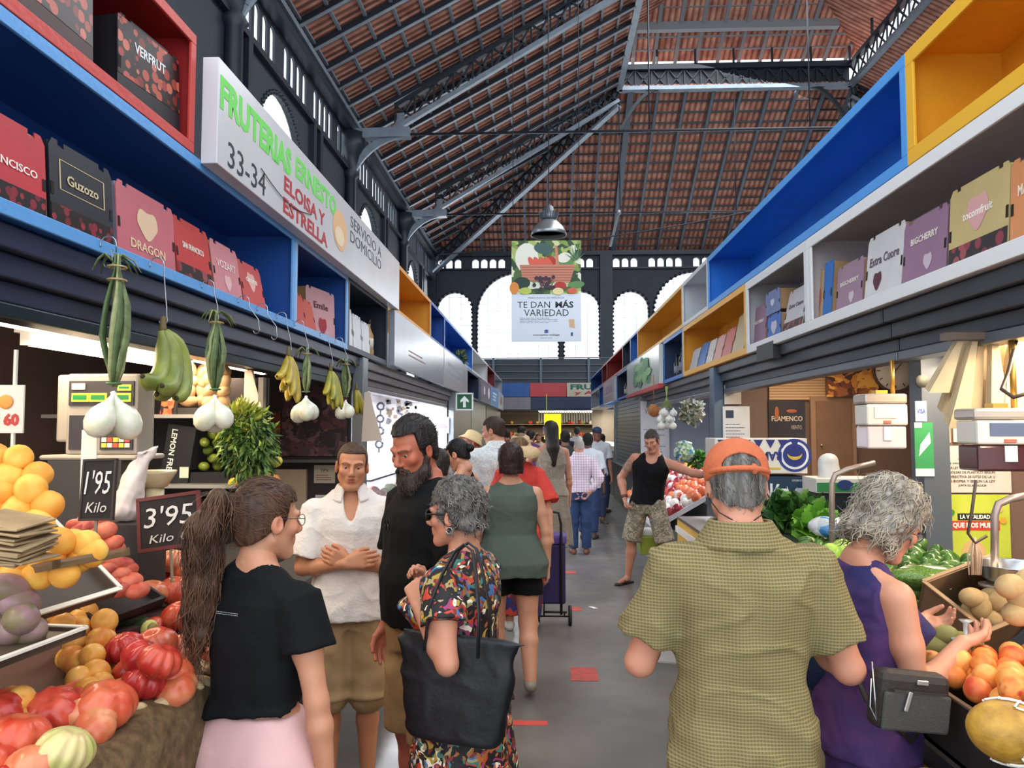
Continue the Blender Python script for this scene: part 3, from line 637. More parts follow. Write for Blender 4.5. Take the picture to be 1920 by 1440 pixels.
for k in range(60): b.ball((-2.4+5.7*rn.random(),YC+.2+.6*rn.random(),1.05+.12*rn.random()),rn.uniform(.05,.1),7,5,k%5)
for k in range(34): x=-.2+3.4*k/34; b.bb((x,YC+.35,2.05-.2*rn.random()),(x+.05,YC+.4,2.38),3)
o=b.build('goods_on_display',[M('#d8552c'),M('#e9b04a'),M('#7f9a3c'),M('#e8e0cf'),M('#b5462f')],t); tag(o,kind='stuff')
a=at(1020,776,28.9);c=at(1051,806,28.9)
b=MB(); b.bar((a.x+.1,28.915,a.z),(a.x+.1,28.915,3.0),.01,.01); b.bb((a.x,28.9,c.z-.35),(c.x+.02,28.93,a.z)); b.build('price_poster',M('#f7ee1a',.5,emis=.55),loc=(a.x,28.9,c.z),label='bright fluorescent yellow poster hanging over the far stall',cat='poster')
# ---- fluorescent tubes
def tubelight(x,y0,y1,z,label,warm='#ffe6c4',power=26,group=None,st=9,r=.022):
    t=empty('fluorescent_tube',(x,(y0+y1)/2,z),label,'tube light',group)
    b=MB(); b.tube([(x,y0+.03,z),(x,y1-.03,z)],r,10); b.build('glowing_tube',M(warm,.4,emis=st),t)
    b=MB(); b.bb((x-.045,y0,z+.03),(x+.045,y1,z+.075)); b.bb((x-.02,y0,z-.02),(x+.02,y0+.03,z+.03)); b.bb((x-.02,y1-.03,z-.02),(x+.02,y1,z+.03)); b.build('batten',M('#d8d4cc',.4),t)
    d=bpy.data.lights.new('tube_glow','AREA'); d.shape='RECTANGLE'; d.size=.1; d.size_y=y1-y0; d.energy=power; d.color=hexc(warm)
    o=bpy.data.objects.new('tube_glow',d); COL.objects.link(o); o.parent=t; o.location=(0,0,-.035)
    return t
tubelight(-1.92,1.0,2.38,2.13,'warm fluorescent tube over the orange peach crate',power=9)
tubelight(-1.92,2.42,3.75,2.13,'warm fluorescent tube behind the two bulb onion bunch',power=9)
tubelight(-1.92,4.05,5.2,2.13,'fluorescent tube behind the banana bunches',power=12)
tubelight(-2.02,2.9,4.3,2.09,'second fluorescent tube above the weighing scale',power=8)
tubelight(2.07,.9,2.5,2.17,'fluorescent tube over the apricot crates',power=20)
tubelight(2.07,2.55,4.15,2.17,'fluorescent tube over the hanging paper bags',power=18)
tubelight(2.2,3.0,4.2,2.12,'short inner fluorescent tube next to the paper bags',power=9)
tubelight(2.5,4.7,7.6,2.4,'fluorescent tube inside the flamenco poster stall',power=26)
tubelight(2.3,8.4,11.5,2.2,'cool fluorescent tube over the wrapped produce','#f2f6ff',44)
tubelight(-2.1,7.1,10.2,2.22,'cool fluorescent tube of the bright white stall, first of two','#f6f8ff',100,st=14)
tubelight(-2.1,10.4,13.4,2.22,'cool fluorescent tube of the bright white stall, second of two','#f6f8ff',100,st=14)
b=MB(); b.tube([(-.2,YC+.5,2.37),(2.9,YC+.5,2.37)],.03,8); b.build('fluorescent_tube',M('#fff3df',.4,emis=12),loc=(1,YC+.5,2.3),label='long lit tube under the canopy of the cross stall',cat='tube light')
area('cross_stall_glow',(1,YC+1.2,2.35),(0,0,0),5,1.4,110,(1,.9,.75))
area('far_counter_glow',(2.3,24,2.3),(0,0,0),.4,8,80,(1,.93,.85))
# ---- counters
def counter(x0,x1,y0,y1,z,label,front,top='#6b645d',strip=None):
    t=empty('counter',((x0+x1)/2,(y0+y1)/2,0),label,'counter'); f=x1 if x0<0 else x0
    b=MB(); b.bb((x0,y0,.02),(x1,y1,z-.03)); b.build('counter_body',front,t)
    b=MB(); b.bb((x0,y0-.01,z-.03),(x1,y1+.01,z)); b.build('counter_top',M(top,.4,.3),t)
    if strip:
        b=MB(); s_=1 if x0<0 else -1
        b.bb((f+s_*.001,y0,.3),(f+s_*.02,y1,.42)); b.bb((f+s_*.001,y0,.7),(f+s_*.02,y1,.76)); b.build('front_strip',M(strip,.5),t)
    return t
counter(-1.75,-.98,.9,2.95,.78,'red fronted counter carrying the tomatoes',M('#9d2230',.45,noise=.15))
counter(-2.3,-1.75,.9,6.6,.9,'inner steel counter carrying the weighing scale',M('#4a403c',.5))
counter(-1.7,-1.35,3.0,6.6,.88,'dark counter behind the young man in the white shirt',M('#2b2324',.5))
counter(1.12,1.85,.9,4.0,.85,'dark counter with an orange strip carrying the apricot crates',M('#1d1f2c',.5,noise=.2),strip='#d99a2e')
counter(1.35,1.9,4.05,7.9,.85,'yellow and white fronted counter carrying the leafy greens',M('#d9a93e',.5),strip='#e8e4dc')
slab('floor_marking_strip',(-.75,4.62,0),(.02,4.69,.002),M('#c8453c',.5))
def mark(x,y,w,d,rz,label):
    b=MB(); R_=rot(0,0,rz); b.box((x,y,.0015),(w,d,.002),R_); b.build('floor_sticker',M('#d2483e',.5,noise=.3,nscale=14,h2='#9a4a42'),loc=(x,y,0),label=label,cat='floor marking')
p=onz(1095,1264,0); mark(p.x,p.y,.19,.3,0,'square red floor sticker ending the red queue line')
for i,(px,py,lab) in enumerate(((1077,1142,'red floor sticker beside the trolley wheel'),(1069,1073,'small red floor sticker beside the trolley bag'),(1053,992,'small red floor sticker behind the trolley, toward the plaid shirt man'))):
    p=onz(px,py,0); mark(p.x,p.y,.13,.16,0,lab)
# ================================================================== figures: smooth implicit bodies meshed with surface nets
f4=np.float32
def _v(p): return np.array(p,dtype=f4)
def wob(X,Y,Z,f,seed=0,n=4):
    rn=np.random.RandomState(seed); r=0
    for i in range(n):
        a=rn.normal(size=3); a/=np.linalg.norm(a); b_=rn.normal(size=3); b_/=np.linalg.norm(b_); p,q=rn.rand(2)*6.28
        r=r+np.sin(f*(X*a[0]+Y*a[1]+Z*a[2])+p+1.4*np.sin(f*.7*(X*b_[0]+Y*b_[1]+Z*b_[2])+q))
    return r/n
def p_cap(a,b,ra,rb):
    a=_v(a);b=_v(b);ba=b-a;L=float(ba@ba)+1e-9
    def fn(X,Y,Z):
        px,py,pz=X-a[0],Y-a[1],Z-a[2]; t=np.clip((px*ba[0]+py*ba[1]+pz*ba[2])/L,0,1)
        return np.sqrt((px-t*ba[0])**2+(py-t*ba[1])**2+(pz-t*ba[2])**2)-(ra+(rb-ra)*t)
    m=max(ra,rb); return fn,np.minimum(a,b)-m,np.maximum(a,b)+m
def p_flat(a,b,ra,rb,ext=0.,sq=(1,1),xax=(1,0,0)):
    """cone with flat ends; sq squashes the section along xax / across"""
    a=_v(a);b=_v(b);ba=b-a;l=float(np.linalg.norm(ba));d=ba/l; x=_v(xax) if abs(d@_v(xax))<.95 else _v((0,1,0)); x=x-d*(x@d); x/=np.linalg.norm(x); y=np.cross(d,x)
    def fn(X,Y,Z):
        px,py,pz=X-a[0],Y-a[1],Z-a[2]; t=px*d[0]+py*d[1]+pz*d[2]
        u=(px*x[0]+py*x[1]+pz*x[2])/sq[0]; v=(px*y[0]+py*y[1]+pz*y[2])/sq[1]
        r=np.sqrt(u*u+v*v)-(ra+(rb-ra)*np.clip(t/l,0,1))
        return np.maximum(r,np.maximum(-t-ext,t-l))
    m=max(ra,rb)*max(sq)+.02; return fn,np.minimum(a,b)-m,np.maximum(a,b)+m
def p_ell(c,r,R=None):
    c=_v(c);r=_v(r); Rn=None if R is None else np.array(R,dtype=f4)
    def fn(X,Y,Z):
        x,y,z=X-c[0],Y-c[1],Z-c[2]
        if Rn is not None: x,y,z=(x*Rn[0,0]+y*Rn[1,0]+z*Rn[2,0],x*Rn[0,1]+y*Rn[1,1]+z*Rn[2,1],x*Rn[0,2]+y*Rn[1,2]+z*Rn[2,2])
        k0=np.sqrt((x/r[0])**2+(y/r[1])**2+(z/r[2])**2); k1=np.sqrt((x/r[0]**2)**2+(y/r[1]**2)**2+(z/r[2]**2)**2)+1e-6
        return k0*(k0-1)/k1
    m=float(r.max()); return fn,c-m,c+m
def p_tab(tab,R,piv,g=0.,pw=2.3):
    """body section table [(z,hw,hd,cy)] in a frame rotated by R about piv"""
    zs=_v([t[0] for t in tab]);hw=_v([t[1] for t in tab])+g;hd=_v([t[2] for t in tab])+g;cy=_v([t[3] for t in tab]); Rn=np.array(R,dtype=f4); pv=_v(piv)
    def fn(X,Y,Z):
        x,y,z=X-pv[0],Y-pv[1],Z-pv[2]
        qx=x*Rn[0,0]+y*Rn[1,0]+z*Rn[2,0]+pv[0]; qy=x*Rn[0,1]+y*Rn[1,1]+z*Rn[2,1]+pv[1]; qz=x*Rn[0,2]+y*Rn[1,2]+z*Rn[2,2]+pv[2]
        a=np.interp(qz,zs,hw).astype(f4);b=np.interp(qz,zs,hd).astype(f4);c=np.interp(qz,zs,cy).astype(f4)
        d=((np.abs(qx)/a)**pw+(np.abs(qy-c)/b)**pw)**(1/pw)
        return np.maximum((d-1)*np.minimum(a,b)*.95,np.maximum(qz-zs[-1],zs[0]-qz))
    m=max(float(hw.max()),float(hd.max()))+.1; zz=[np.array([0,0,z])-np.array(piv) for z in (zs[0],zs[-1])]
    pts=np.array([Rn@z+pv for z in zz]); return fn,pts.min(0)-m,pts.max(0)+m
class Fld:
    def __init__(s): s.p=[]; s.post=[]
    def a(s,pr,k=.02,op=1): s.p.append((pr,k,op)); return s
    def sub(s,pr,k=.01): return s.a(pr,k,-1)
    def cut(s,pr,k=.004): return s.a(pr,k,0)           # intersect with complement of halfspace: fn only
    def mesh(s,h,pad=.03):
        lo=np.min([q[0][1] for q in s.p if q[2]==1],axis=0)-pad; hi=np.max([q[0][2] for q in s.p if q[2]==1],axis=0)+pad
        n=np.ceil((hi-lo)/h).astype(int)+1
        ax=[(lo[i]+h*np.arange(n[i])).astype(f4) for i in range(3)]
        D=np.full(n,.5,dtype=f4)
        for (fn,l,u),k,op in s.p:
            if op==0: 
                d=fn(ax[0][:,None,None],ax[1][None,:,None],ax[2][None,None,:]); D=np.maximum(D,d); continue
            mg=k+2.5*h+.012
            i0=np.maximum(((l-mg-lo)/h).astype(int),0); i1=np.minimum(((u+mg-lo)/h).astype(int)+2,n)
            if (i1<=i0).any(): continue
            sl=tuple(slice(a,b) for a,b in zip(i0,i1)); d=fn(ax[0][sl[0]][:,None,None],ax[1][sl[1]][None,:,None],ax[2][sl[2]][None,None,:])
            A=D[sl]
            if op==1:
                hh=np.maximum(k-np.abs(A-d),0)/max(k,1e-6); D[sl]=np.minimum(A,d)-hh*hh*k*.25
            else:
                d=-d; hh=np.maximum(k-np.abs(A-d),0)/max(k,1e-6); D[sl]=np.maximum(A,d)+hh*hh*k*.25
        for fn in s.post: D=D+fn(ax[0][:,None,None],ax[1][None,:,None],ax[2][None,None,:]).astype(f4)
        D[0]=D[-1]=.1;D[:,0]=D[:,-1]=.1;D[:,:,0]=D[:,:,-1]=.1
        return snet(D,lo,h)
def snet(D,lo,h):
    S=D<0; C=[(i,j,k) for i in (0,1) for j in (0,1) for k in (0,1)]; n=np.array(D.shape)-1
    def cor(A,c): return A[c[0]:c[0]+n[0],c[1]:c[1]+n[1],c[2]:c[2]+n[2]]
    cnt=sum(cor(S,c).astype(np.int8) for c in C); act=(cnt>0)&(cnt<8); ids=np.argwhere(act)
    if len(ids)==0: return np.zeros((0,3)),np.zeros((0,4),int)
    idx=np.full(n,-1,dtype=np.int64); idx[act]=np.arange(len(ids))
    vals=[D[ids[:,0]+c[0],ids[:,1]+c[1],ids[:,2]+c[2]] for c in C]
    P=np.zeros((len(ids),3)); m=np.zeros(len(ids))
    for a in range(8):
        for b in range(a+1,8):
            ca,cb=np.array(C[a]),np.array(C[b])
            if np.abs(ca-cb).sum()!=1: continue
            va,vb=vals[a],vals[b]; x=(va<0)!=(vb<0); t=np.where(x,va/(va-vb+1e-12),0)
            P+=np.where(x[:,None],ca+(cb-ca)*t[:,None],0); m+=x
    P=(P/m[:,None]+ids)*h+lo
    Q=[]
    for axn in range(3):
        o1,o2=[(1,2),(2,0),(0,1)][axn]
        sl0=[slice(1,-1)]*3; sl0[axn]=slice(0,-1); sl1=list(sl0); sl1[axn]=slice(1,None)
        a=S[tuple(sl0)];b=S[tuple(sl1)]
        e=np.argwhere(a!=b)
        if len(e)==0: continue
        flip=a[e[:,0],e[:,1],e[:,2]]
        e=e+1; e[:,axn]-=1
        d1=np.zeros(3,int);d1[o1]=1;d2=np.zeros(3,int);d2[o2]=1
        q=[idx[tuple((e-x).T)] for x in (d1+d2,d2,np.zeros(3,int),d1)]
        q=np.stack(q,1); q[~flip]=q[~flip][:,::-1]; Q.append(q)
    Q=np.concatenate(Q); Q=Q[(Q>=0).all(1)]
    return P,Q
def npmesh(name,parts,mats,parent,scale=1.,cols=None,mi=None,smooth=True,z0=0):
    """parts: list of (P,Q); joined to one mesh object in parent's local frame"""
    V=[];F=[];n=0;MI=[]
    for i,(P,Q) in enumerate(parts): V.append(P);F.append(Q+n);n+=len(P);MI.append(np.full(len(Q),mi[i] if mi else 0))
    V=np.concatenate(V);F=np.concatenate(F);MI=np.concatenate(MI)
    V=V*scale+np.array([0,0,z0])
    me=bpy.data.meshes.new(name); me.vertices.add(len(V)); me.vertices.foreach_set('co',V.astype(f4).ravel())
    me.loops.add(len(F)*4); me.loops.foreach_set('vertex_index',F.ravel().astype(np.int32)); me.polygons.add(len(F)); me.polygons.foreach_set('loop_start',np.arange(0,len(F)*4,4,dtype=np.int32))
    me.polygons.foreach_set('material_index',MI.astype(np.int32)); me.polygons.foreach_set('use_smooth',np.full(len(F),smooth)); 
    for m in (mats if isinstance(mats,(list,tuple)) else [mats]): me.materials.append(m)
    me.update(calc_edges=True)
    if cols is not None:
        at_=me.color_attributes.new('Col','FLOAT_COLOR','POINT'); at_.data.foreach_set('color',np.concatenate(cols).astype(f4).ravel())
    o=bpy.data.objects.new(name,me); COL.objects.link(o)
    if parent: o.parent=parent
    return o
def skinmat():
    m=bpy.data.materials.new('skin'); m.use_nodes=True; N=m.node_tree.nodes;L=m.node_tree.links;b=N['Principled BSDF']
    a=N.new('ShaderNodeAttribute'); a.attribute_name='Col'; n=N.new('ShaderNodeTexNoise'); n.inputs['Scale'].default_value=14; n.inputs['Detail'].default_value=5
    mx=N.new('ShaderNodeMix'); mx.data_type='RGBA'; mx.blend_type='MULTIPLY'; mx.inputs[0].default_value=.35; L.new(a.outputs[0],mx.inputs[6])
    r=N.new('ShaderNodeValToRGB'); r.color_ramp.elements[0].position=.3; r.color_ramp.elements[0].color=(.8,.62,.55,1); r.color_ramp.elements[1].position=.65; r.color_ramp.elements[1].color=(1,1,1,1)
    tc=N.new('ShaderNodeTexCoord'); L.new(tc.outputs['Object'],n.inputs[0]); L.new(n.outputs[0],r.inputs[0]); L.new(r.outputs[0],mx.inputs[7]); L.new(mx.outputs[2],b.inputs['Base Color'])
    b.inputs['Roughness'].default_value=.5; b.inputs['Subsurface Weight'].default_value=.12; b.inputs['Subsurface Radius'].default_value=(.02,.008,.005); b.inputs['Subsurface Scale'].default_value=.4
    return m
SKIN=skinmat()
def fabric(h,h2=None,bs=300,b=.2,rough=.85,noise=.12): return M(h,rough,noise=noise,nscale=10,h2=h2,bump=b,bscale=bs,spec=.25,detail=2)
def plaid(name,base,line,line2,sx,sy,w=.35,bump=.3):
    m=bpy.data.materials.new(name); m.use_nodes=True; N=m.node_tree.nodes;L=m.node_tree.links;b=N['Principled BSDF']
    tc=N.new('ShaderNodeTexCoord'); prev=None; c=hexc(base)+(1,)
    nz=N.new('ShaderNodeTexNoise'); nz.inputs['Scale'].default_value=5; L.new(tc.outputs['Object'],nz.inputs[0])
    for ax,sc,col in (('X',sx,line),('Z',sy,line2)):
        wv=N.new('ShaderNodeTexWave'); wv.bands_direction=ax; wv.inputs['Scale'].default_value=sc; wv.inputs['Distortion'].default_value=.9; wv.inputs['Detail'].default_value=0; wv.inputs['Detail Scale'].default_value=.3; L.new(tc.outputs['Object'],wv.inputs[0])
        gt=N.new('ShaderNodeMapRange'); gt.inputs[1].default_value=1-w-.1; gt.inputs[2].default_value=1-w+.15; L.new(wv.outputs[0],gt.inputs[0])
        mu=N.new('ShaderNodeMath'); mu.operation='MULTIPLY'; mu.inputs[1].default_value=.7; L.new(gt.outputs[0],mu.inputs[0])
        mx=N.new('ShaderNodeMix'); mx.data_type='RGBA'; L.new(mu.outputs[0],mx.inputs[0]); mx.inputs[7].default_value=hexc(col)+(1,)
        if prev: L.new(prev,mx.inputs[6])
        else: mx.inputs[6].default_value=c
        prev=mx.outputs[2]
    L.new(prev,b.inputs['Base Color']); b.inputs['Roughness'].default_value=.85
    n2=N.new('ShaderNodeTexNoise'); n2.inputs['Scale'].default_value=9; n2.inputs['Detail'].default_value=4; L.new(tc.outputs['Object'],n2.inputs[0])
    bp=N.new('ShaderNodeBump'); bp.inputs['Strength'].default_value=bump; bp.inputs['Distance'].default_value=.02; L.new(n2.outputs[0],bp.inputs['Height']); L.new(bp.outputs[0],b.inputs['Normal'])
    return m
def hairmat(h,h2,sc=60,stretch=(1,1,.12)):
    return M(h,.5,noise=.5,nscale=sc,h2=h2,bump=.9,bscale=sc*1.6,stretch=stretch,detail=3,spec=.35)
MT=[(.80,.150,.098,-.01),(.90,.168,.108,-.012),(1.0,.156,.103,-.005),(1.10,.146,.098,0),(1.20,.155,.106,0),(1.30,.170,.116,.002),(1.36,.172,.110,-.003),(1.40,.150,.094,-.008),(1.44,.105,.072,-.012),(1.48,.066,.058,-.013),(1.52,.055,.054,-.015)]
FT=[(.80,.160,.105,-.015),(.90,.178,.118,-.018),(1.0,.155,.105,-.008),(1.10,.128,.090,0),(1.20,.138,.094,.004),(1.28,.150,.115,.018),(1.33,.148,.104,.008),(1.38,.138,.086,-.004),(1.42,.100,.066,-.009),(1.46,.060,.052,-.012),(1.51,.048,.048,-.015)]
def nrm(v): v=np.array(v,dtype=float); return v/np.linalg.norm(v)
def mrot(M_): return np.array(M_)
def hand_f(F,W,d,p,side,curl=.25,sc=1.,spread=.1,thumb=.35,curls=None):
    d=nrm(d); p=np.array(p,float); p=nrm(p-d*(p@d)); t=np.cross(d,p) if side>0 else np.cross(p,d)
    W=np.array(W,float)
    offs=(.030,.010,-.010,-.028); Ls=(.070,.078,.072,.056)
    for i,(o,l) in enumerate(zip(offs,Ls)):
        k0=W+t*o*.55*sc+d*.004; k1=W+t*o*sc+d*(.088-.004*abs(i-1))*sc
        F.a(p_cap(k0,k1,.0145*sc,.0125*sc),.012)
        a=0; pt=k1; dd=nrm(d+t*(o*spread*8)); c=curls[i] if curls else curl
        for j,(fr,r0,r1) in enumerate(((.45,.0102,.0092),(.31,.0092,.0084),(.24,.0084,.0068))):
            a+=c*(1.15,1.3,.8)[j]; v=dd*math.cos(a)+p*math.sin(a); q=pt+v*l*fr*sc; F.a(p_cap(pt,q,r0*sc,r1*sc),.004); pt=q
    b0=W+t*.018*sc+d*.02*sc+p*.004; b1=b0+nrm(d*.75+t*.62+p*.25)*.042*sc; b2=b1+nrm(d*.85+t*(.35-.5*thumb)+p*thumb)*.034*sc; b3=b2+nrm(d*.8+t*(.1-.6*thumb)+p*(.2+thumb))*.026*sc
    F.a(p_cap(b0,b1,.017*sc,.0125*sc),.012); F.a(p_cap(b1,b2,.0118*sc,.0105*sc),.005); F.a(p_cap(b2,b3,.0105*sc,.0085*sc),.004)
def figure(name,label,pos,yaw,H=1.75,sex='m',w=1.,wt=None,lean=(0,0,0),head=(0,0,0),arms=None,legs=None,skin='#c98f70',lips=None,q=1,clothes=(),hair=None,
           face=True,group=None,belly=0.,bust=0.,z0=0.,brow='#3a2a20',neckf=0.,eyes=True,cat='person',shoe='#4a4440',shoes=True,age=0,hipw=1.,legw=1.):
    s=H/1.75; root=empty(name,(pos[0],pos[1],z0),label,cat,group); root.rotation_euler=(0,0,math.radians(yaw))
    fem=sex=='f'; tab=[(z,a*(hipw if z<1.02 else w),b_*w+(belly*math.exp(-((z-1.08)/.13)**2)*.5),c+(belly*.5*math.exp(-((z-1.08)/.13)**2))+(bust*.5*math.exp(-((z-1.27)/.06)**2))) for z,a,b_,c in (FT if fem else MT)]
    if bust: tab=[(z,a,b_+bust*.5*math.exp(-((z-1.27)/.06)**2),c) for z,a,b_,c in tab]
    R=mrot((Euler((math.radians(-lean[0]),math.radians(lean[1]),math.radians(lean[2])),'XYZ')).to_matrix()); piv=np.array([0,0,.95])
    TT=lambda p: R@(np.array(p,float)-piv)+piv
    Rh=mrot(Euler((math.radians(-head[0]),math.radians(head[2]),math.radians(head[1])),'XYZ').to_matrix())   # pitch down, yaw, roll
    sw=(.158 if fem else .183)*(.45+.55*w); ar=(.84 if fem else 1.)*(.5+.5*w)
    nb=TT((0,-.015,1.47)); hc0=TT((0,.0,1.542))+np.array([0,neckf,0]); hc=hc0+Rh@np.array([0,.012,.075]); HT=lambda p: Rh@np.array(p,float)+hc
    J={}; arms=arms or {}; legs=legs or {}
    for sd,sg in (('L',-1),('R',1)):
        a=arms.get(sd,{}); S=TT((sg*sw,-.008,1.388)); up=nrm(a.get('ua',(sg*.16,.02,-1))); S=S+np.array([0,0,max(0,up[2])*.05]); E=S+up*.285; fa=nrm(a.get('fa',(sg*.08,.18,-1))); Wr=E+fa*.245
        hd=a.get('hd',fa); pm=a.get('pm',(-sg*1,.2,0)); J[sd]=dict(S=S,E=E,W=Wr,fa=fa,hd=hd,pm=pm,curl=a.get('curl',.32),thumb=a.get('thumb',.3),curls=a.get('curls'))
        l=legs.get(sd,{}); Hp=np.array([sg*.088*hipw,0,.90]); K=Hp+nrm(l.get('th',(sg*.02,.02,-1)))*.43; A=K+nrm(l.get('sh',(0,-.03,-1)))*.40; J[sd].update(Hp=Hp,K=K,A=A,ft=nrm(l.get('ft',(sg*.2,1,0))))
    # --- body
    lw=legw*(1.03 if fem else 1)
    B=Fld(); B.a(p_tab(tab,R,piv,-.006),.03)
    B.a(p_cap(nb-np.array([0,0,.03]),HT((0,-.025,-.05)),.055 if not fem else .046,.056 if not fem else .047),.03)
    for sd,sg in (('L',-1),('R',1)):
        B.a(p_cap(TT((sg*.03,-.022,1.475)),TT((sg*sw*.78,-.012,1.392)),.036,.040),.03)
        j=J[sd]; m=(j['S']+j['E'])/2; B.a(p_cap(j['S'],m,.054*ar,.050*ar),.04); B.a(p_cap(m,j['E'],.050*ar,.040*ar),.02)
        n_=j['E']+(j['W']-j['E'])*.3; B.a(p_cap(j['E'],n_,.040*ar,.043*ar),.02); B.a(p_cap(n_,j['W'],.043*ar,.027*ar),.02)
        Hp,K,A=j['Hp'],j['K'],j['A']; B.a(p_cap(Hp,K,.088*lw,.056*lw),.04); c_=K+(A-K)*.33-np.array([j['ft'][0],j['ft'][1],0])*.012
        B.a(p_cap(K,c_,.054*lw,.055*lw),.03); B.a(p_cap(c_,A,.055*lw,.036*lw),.02)
        if not shoes:
            B.a(p_cap(A-np.array([0,0,.03]),A+j['ft']*.15-np.array([0,0,.055]),.034,.022),.02)
    hb=.012 if q==1 else (.009 if q==2 else .018)
    parts=[B.mesh(hb)]; heads=[0]
    # --- head
    Hd=Fld(); fs=.97 if fem else 1.
    e=lambda c,r,**k: p_ell(HT(c),r,Rh@np.array(k['R']) if 'R' in k else Rh); cp=lambda a,b,ra,rb: p_cap(HT(a),HT(b),ra,rb)
    Hd.a(cp((0,-.03,-.13),(0,-.02,-.05),.054 if not fem else .046,.056 if not fem else .048),.02)
    Hd.a(e((0,-.014,.032),(.074,.094,.083)),.02); Hd.a(e((0,.020,-.038),(.058*fs,.070,.074)),.03); Hd.a(e((0,.066,-.096),(.024*fs,.020,.020)),.028)
    for g_ in (-1,1):
        Hd.a(cp((g_*.052*fs,.0,-.055),(g_*.020,.066,-.1),.016,.016),.022); Hd.a(e((g_*.042,.062,-.020),(.022,.020,.020)),.02)
        if face:
            Hd.a(cp((g_*.016,.088,.023),(g_*.046,.070,.024),.0105,.009),.014)
            Hd.sub(e((g_*.031,.098,.004),(.017,.020,.0105)),.012)
            Hd.a(cp((g_*.018,.0790,.0092),(g_*.044,.0695,.0072),.0064,.0058),.005); Hd.a(cp((g_*.018,.0775,-.0050),(g_*.044,.068,-.0045),.0048,.0045),.006)
            Hd.a(e((g_*.0115,.095,-.033),(.0085,.010,.0075)),.006)
        Hd.a(e((g_*.077,-.008,-.008),(.010,.020,.031),R=rot(0,0,g_*-18)@rot(12,0,0)),.006); Hd.sub(e((g_*.087,-.002,-.006),(.006,.010,.017)),.004)
    if face:
        Hd.a(cp((0,.083,.018),(0,.108,-.024),.0075,.0115),.010); Hd.a(e((0,.106,-.028),(.011,.010,.009)),.006)
        Hd.a(e((0,.078,-.060),(.026,.014,.018)),.014)
        Hd.a(cp((-.017,.084,-.0565),(0,.092,-.0535),.0052,.0065),.004); Hd.a(cp((.017,.084,-.0565),(0,.092,-.0535),.0052,.0065),.004)
        Hd.a(cp((-.014,.083,-.0655),(.014,.083,-.0655),.0065,.0065),.005); Hd.a(e((0,.087,-.0655),(.012,.007,.0065)),.004)
        Hd.sub(cp((-.021,.092,-.0605),(.021,.092,-.0605),.0016,.0016),.004)
    hh=.0042 if q==1 else (.0034 if q==2 else .009)
    parts.append(Hd.mesh(hh,.02))
    for sd,sg in (('L',-1),('R',1)):
        j=J[sd]; Hh=Fld(); Hh.a(p_cap(j['W']-j['fa']*.05,j['W'],.031*ar,.027*ar),.01); hand_f(Hh,j['W']+nrm(j['hd'])*.012,j['hd'],j['pm'],sg,j['curl'],.93 if fem else 1.03,thumb=j['thumb'],curls=j['curls']); parts.append(Hh.mesh(.0042 if q else .007,.015))
    sk=np.array(hexc(skin)+(1,)); cols=[]
    lp=np.array(hexc(lips)+(1,)) if lips else sk*np.array([.82,.52,.5,1]); bw=np.array(hexc(brow)+(1,))
    for i,(P,Q) in enumerate(parts):
        c=np.tile(sk,(len(P),1))
        if i==1 and face:
            q_=(P-hc)@Rh
            x,y,z=np.abs(q_[:,0]),q_[:,1],q_[:,2]
            m=(x<.021)&(y>.07)&(z<-.050+.0*x)&(z>-.074); t=np.clip(1-np.maximum(x/.021,0)**4,0,1)*m; c=c*(1-t[:,None])+lp*t[:,None]
            bz=.021+.006*np.sin((x-.012)/.04*PI); m=(x>.012)&(x<.05)&(y>.05)&(np.abs(z-bz)<.0042); c[m]=c[m]*.3+bw*.7
            m=(x>.045)&(y<.08)&(z>-.045)&(z<-.0)&(y>.04); c[m]*=np.array([1.04,.9,.88,1])
            m=(x>.07); c[m]*=np.array([1.03,.86,.84,1])
        cols.append(c)
    base_z=min(J['L']['A'][2],J['R']['A'][2])-(.075 if shoes else .085)
    kz=-base_z*s
    def put(nm,ps,mats,**k): return npmesh(nm,ps,mats,root,s,z0=kz,**k)
    body=put('body',parts,SKIN,cols=cols)
    if eyes and face and q:
        for g_ in (-1,1):
            b=MB(); Rm=Matrix(Rh.tolist()); c_=Vector(HT((g_*.031,.0712,.002)))
            b.ball(c_,.0112,12,8,0); d_=Rm@Vector((0,1,-.1)).normalized(); b.ball(c_+d_*.0062,(.0062,.0062,.0062),10,6,1)
            b.v=[(v[0]*s,v[1]*s,v[2]*s+kz) for v in b.v]; e_=b.build('eye',[M('#94867e',.35),M('#20150f',.15)]); e_.parent=root; e_.location=(0,0,0)
    ctx=dict(J=J,TT=TT,R=R,piv=piv,tab=tab,HT=HT,Rh=Rh,hc=hc,nb=nb,ar=ar,lw=lw,fem=fem,s=s,kz=kz,root=root,put=put,q=q,sw=sw)
    if shoes:
        for sd in 'LR':
            A=J[sd]['A']; ft=J[sd]['ft']; F=Fld(); up=np.array([0,0,1.]); 
            F.a(p_cap(A+up*.0-ft*.02-up*.03,A-ft*.035-up*.045,.042,.034),.02); F.a(p_cap(A-up*.035,A+ft*.15-up*.050,.040,.030),.03); F.a(p_cap(A+ft*.13-up*.052,A+ft*.17-up*.055,.036,.026),.02)
            zc=A[2]-.078; F.cut((lambda X,Y,Z,zc=zc: zc-Z+0*X+0*Y,0,0)); put('shoe',[F.mesh(.008)],M(shoe,.6))
    for c in clothes: c['fn'](ctx,c)
    if hair: hair(ctx)
    return ctx
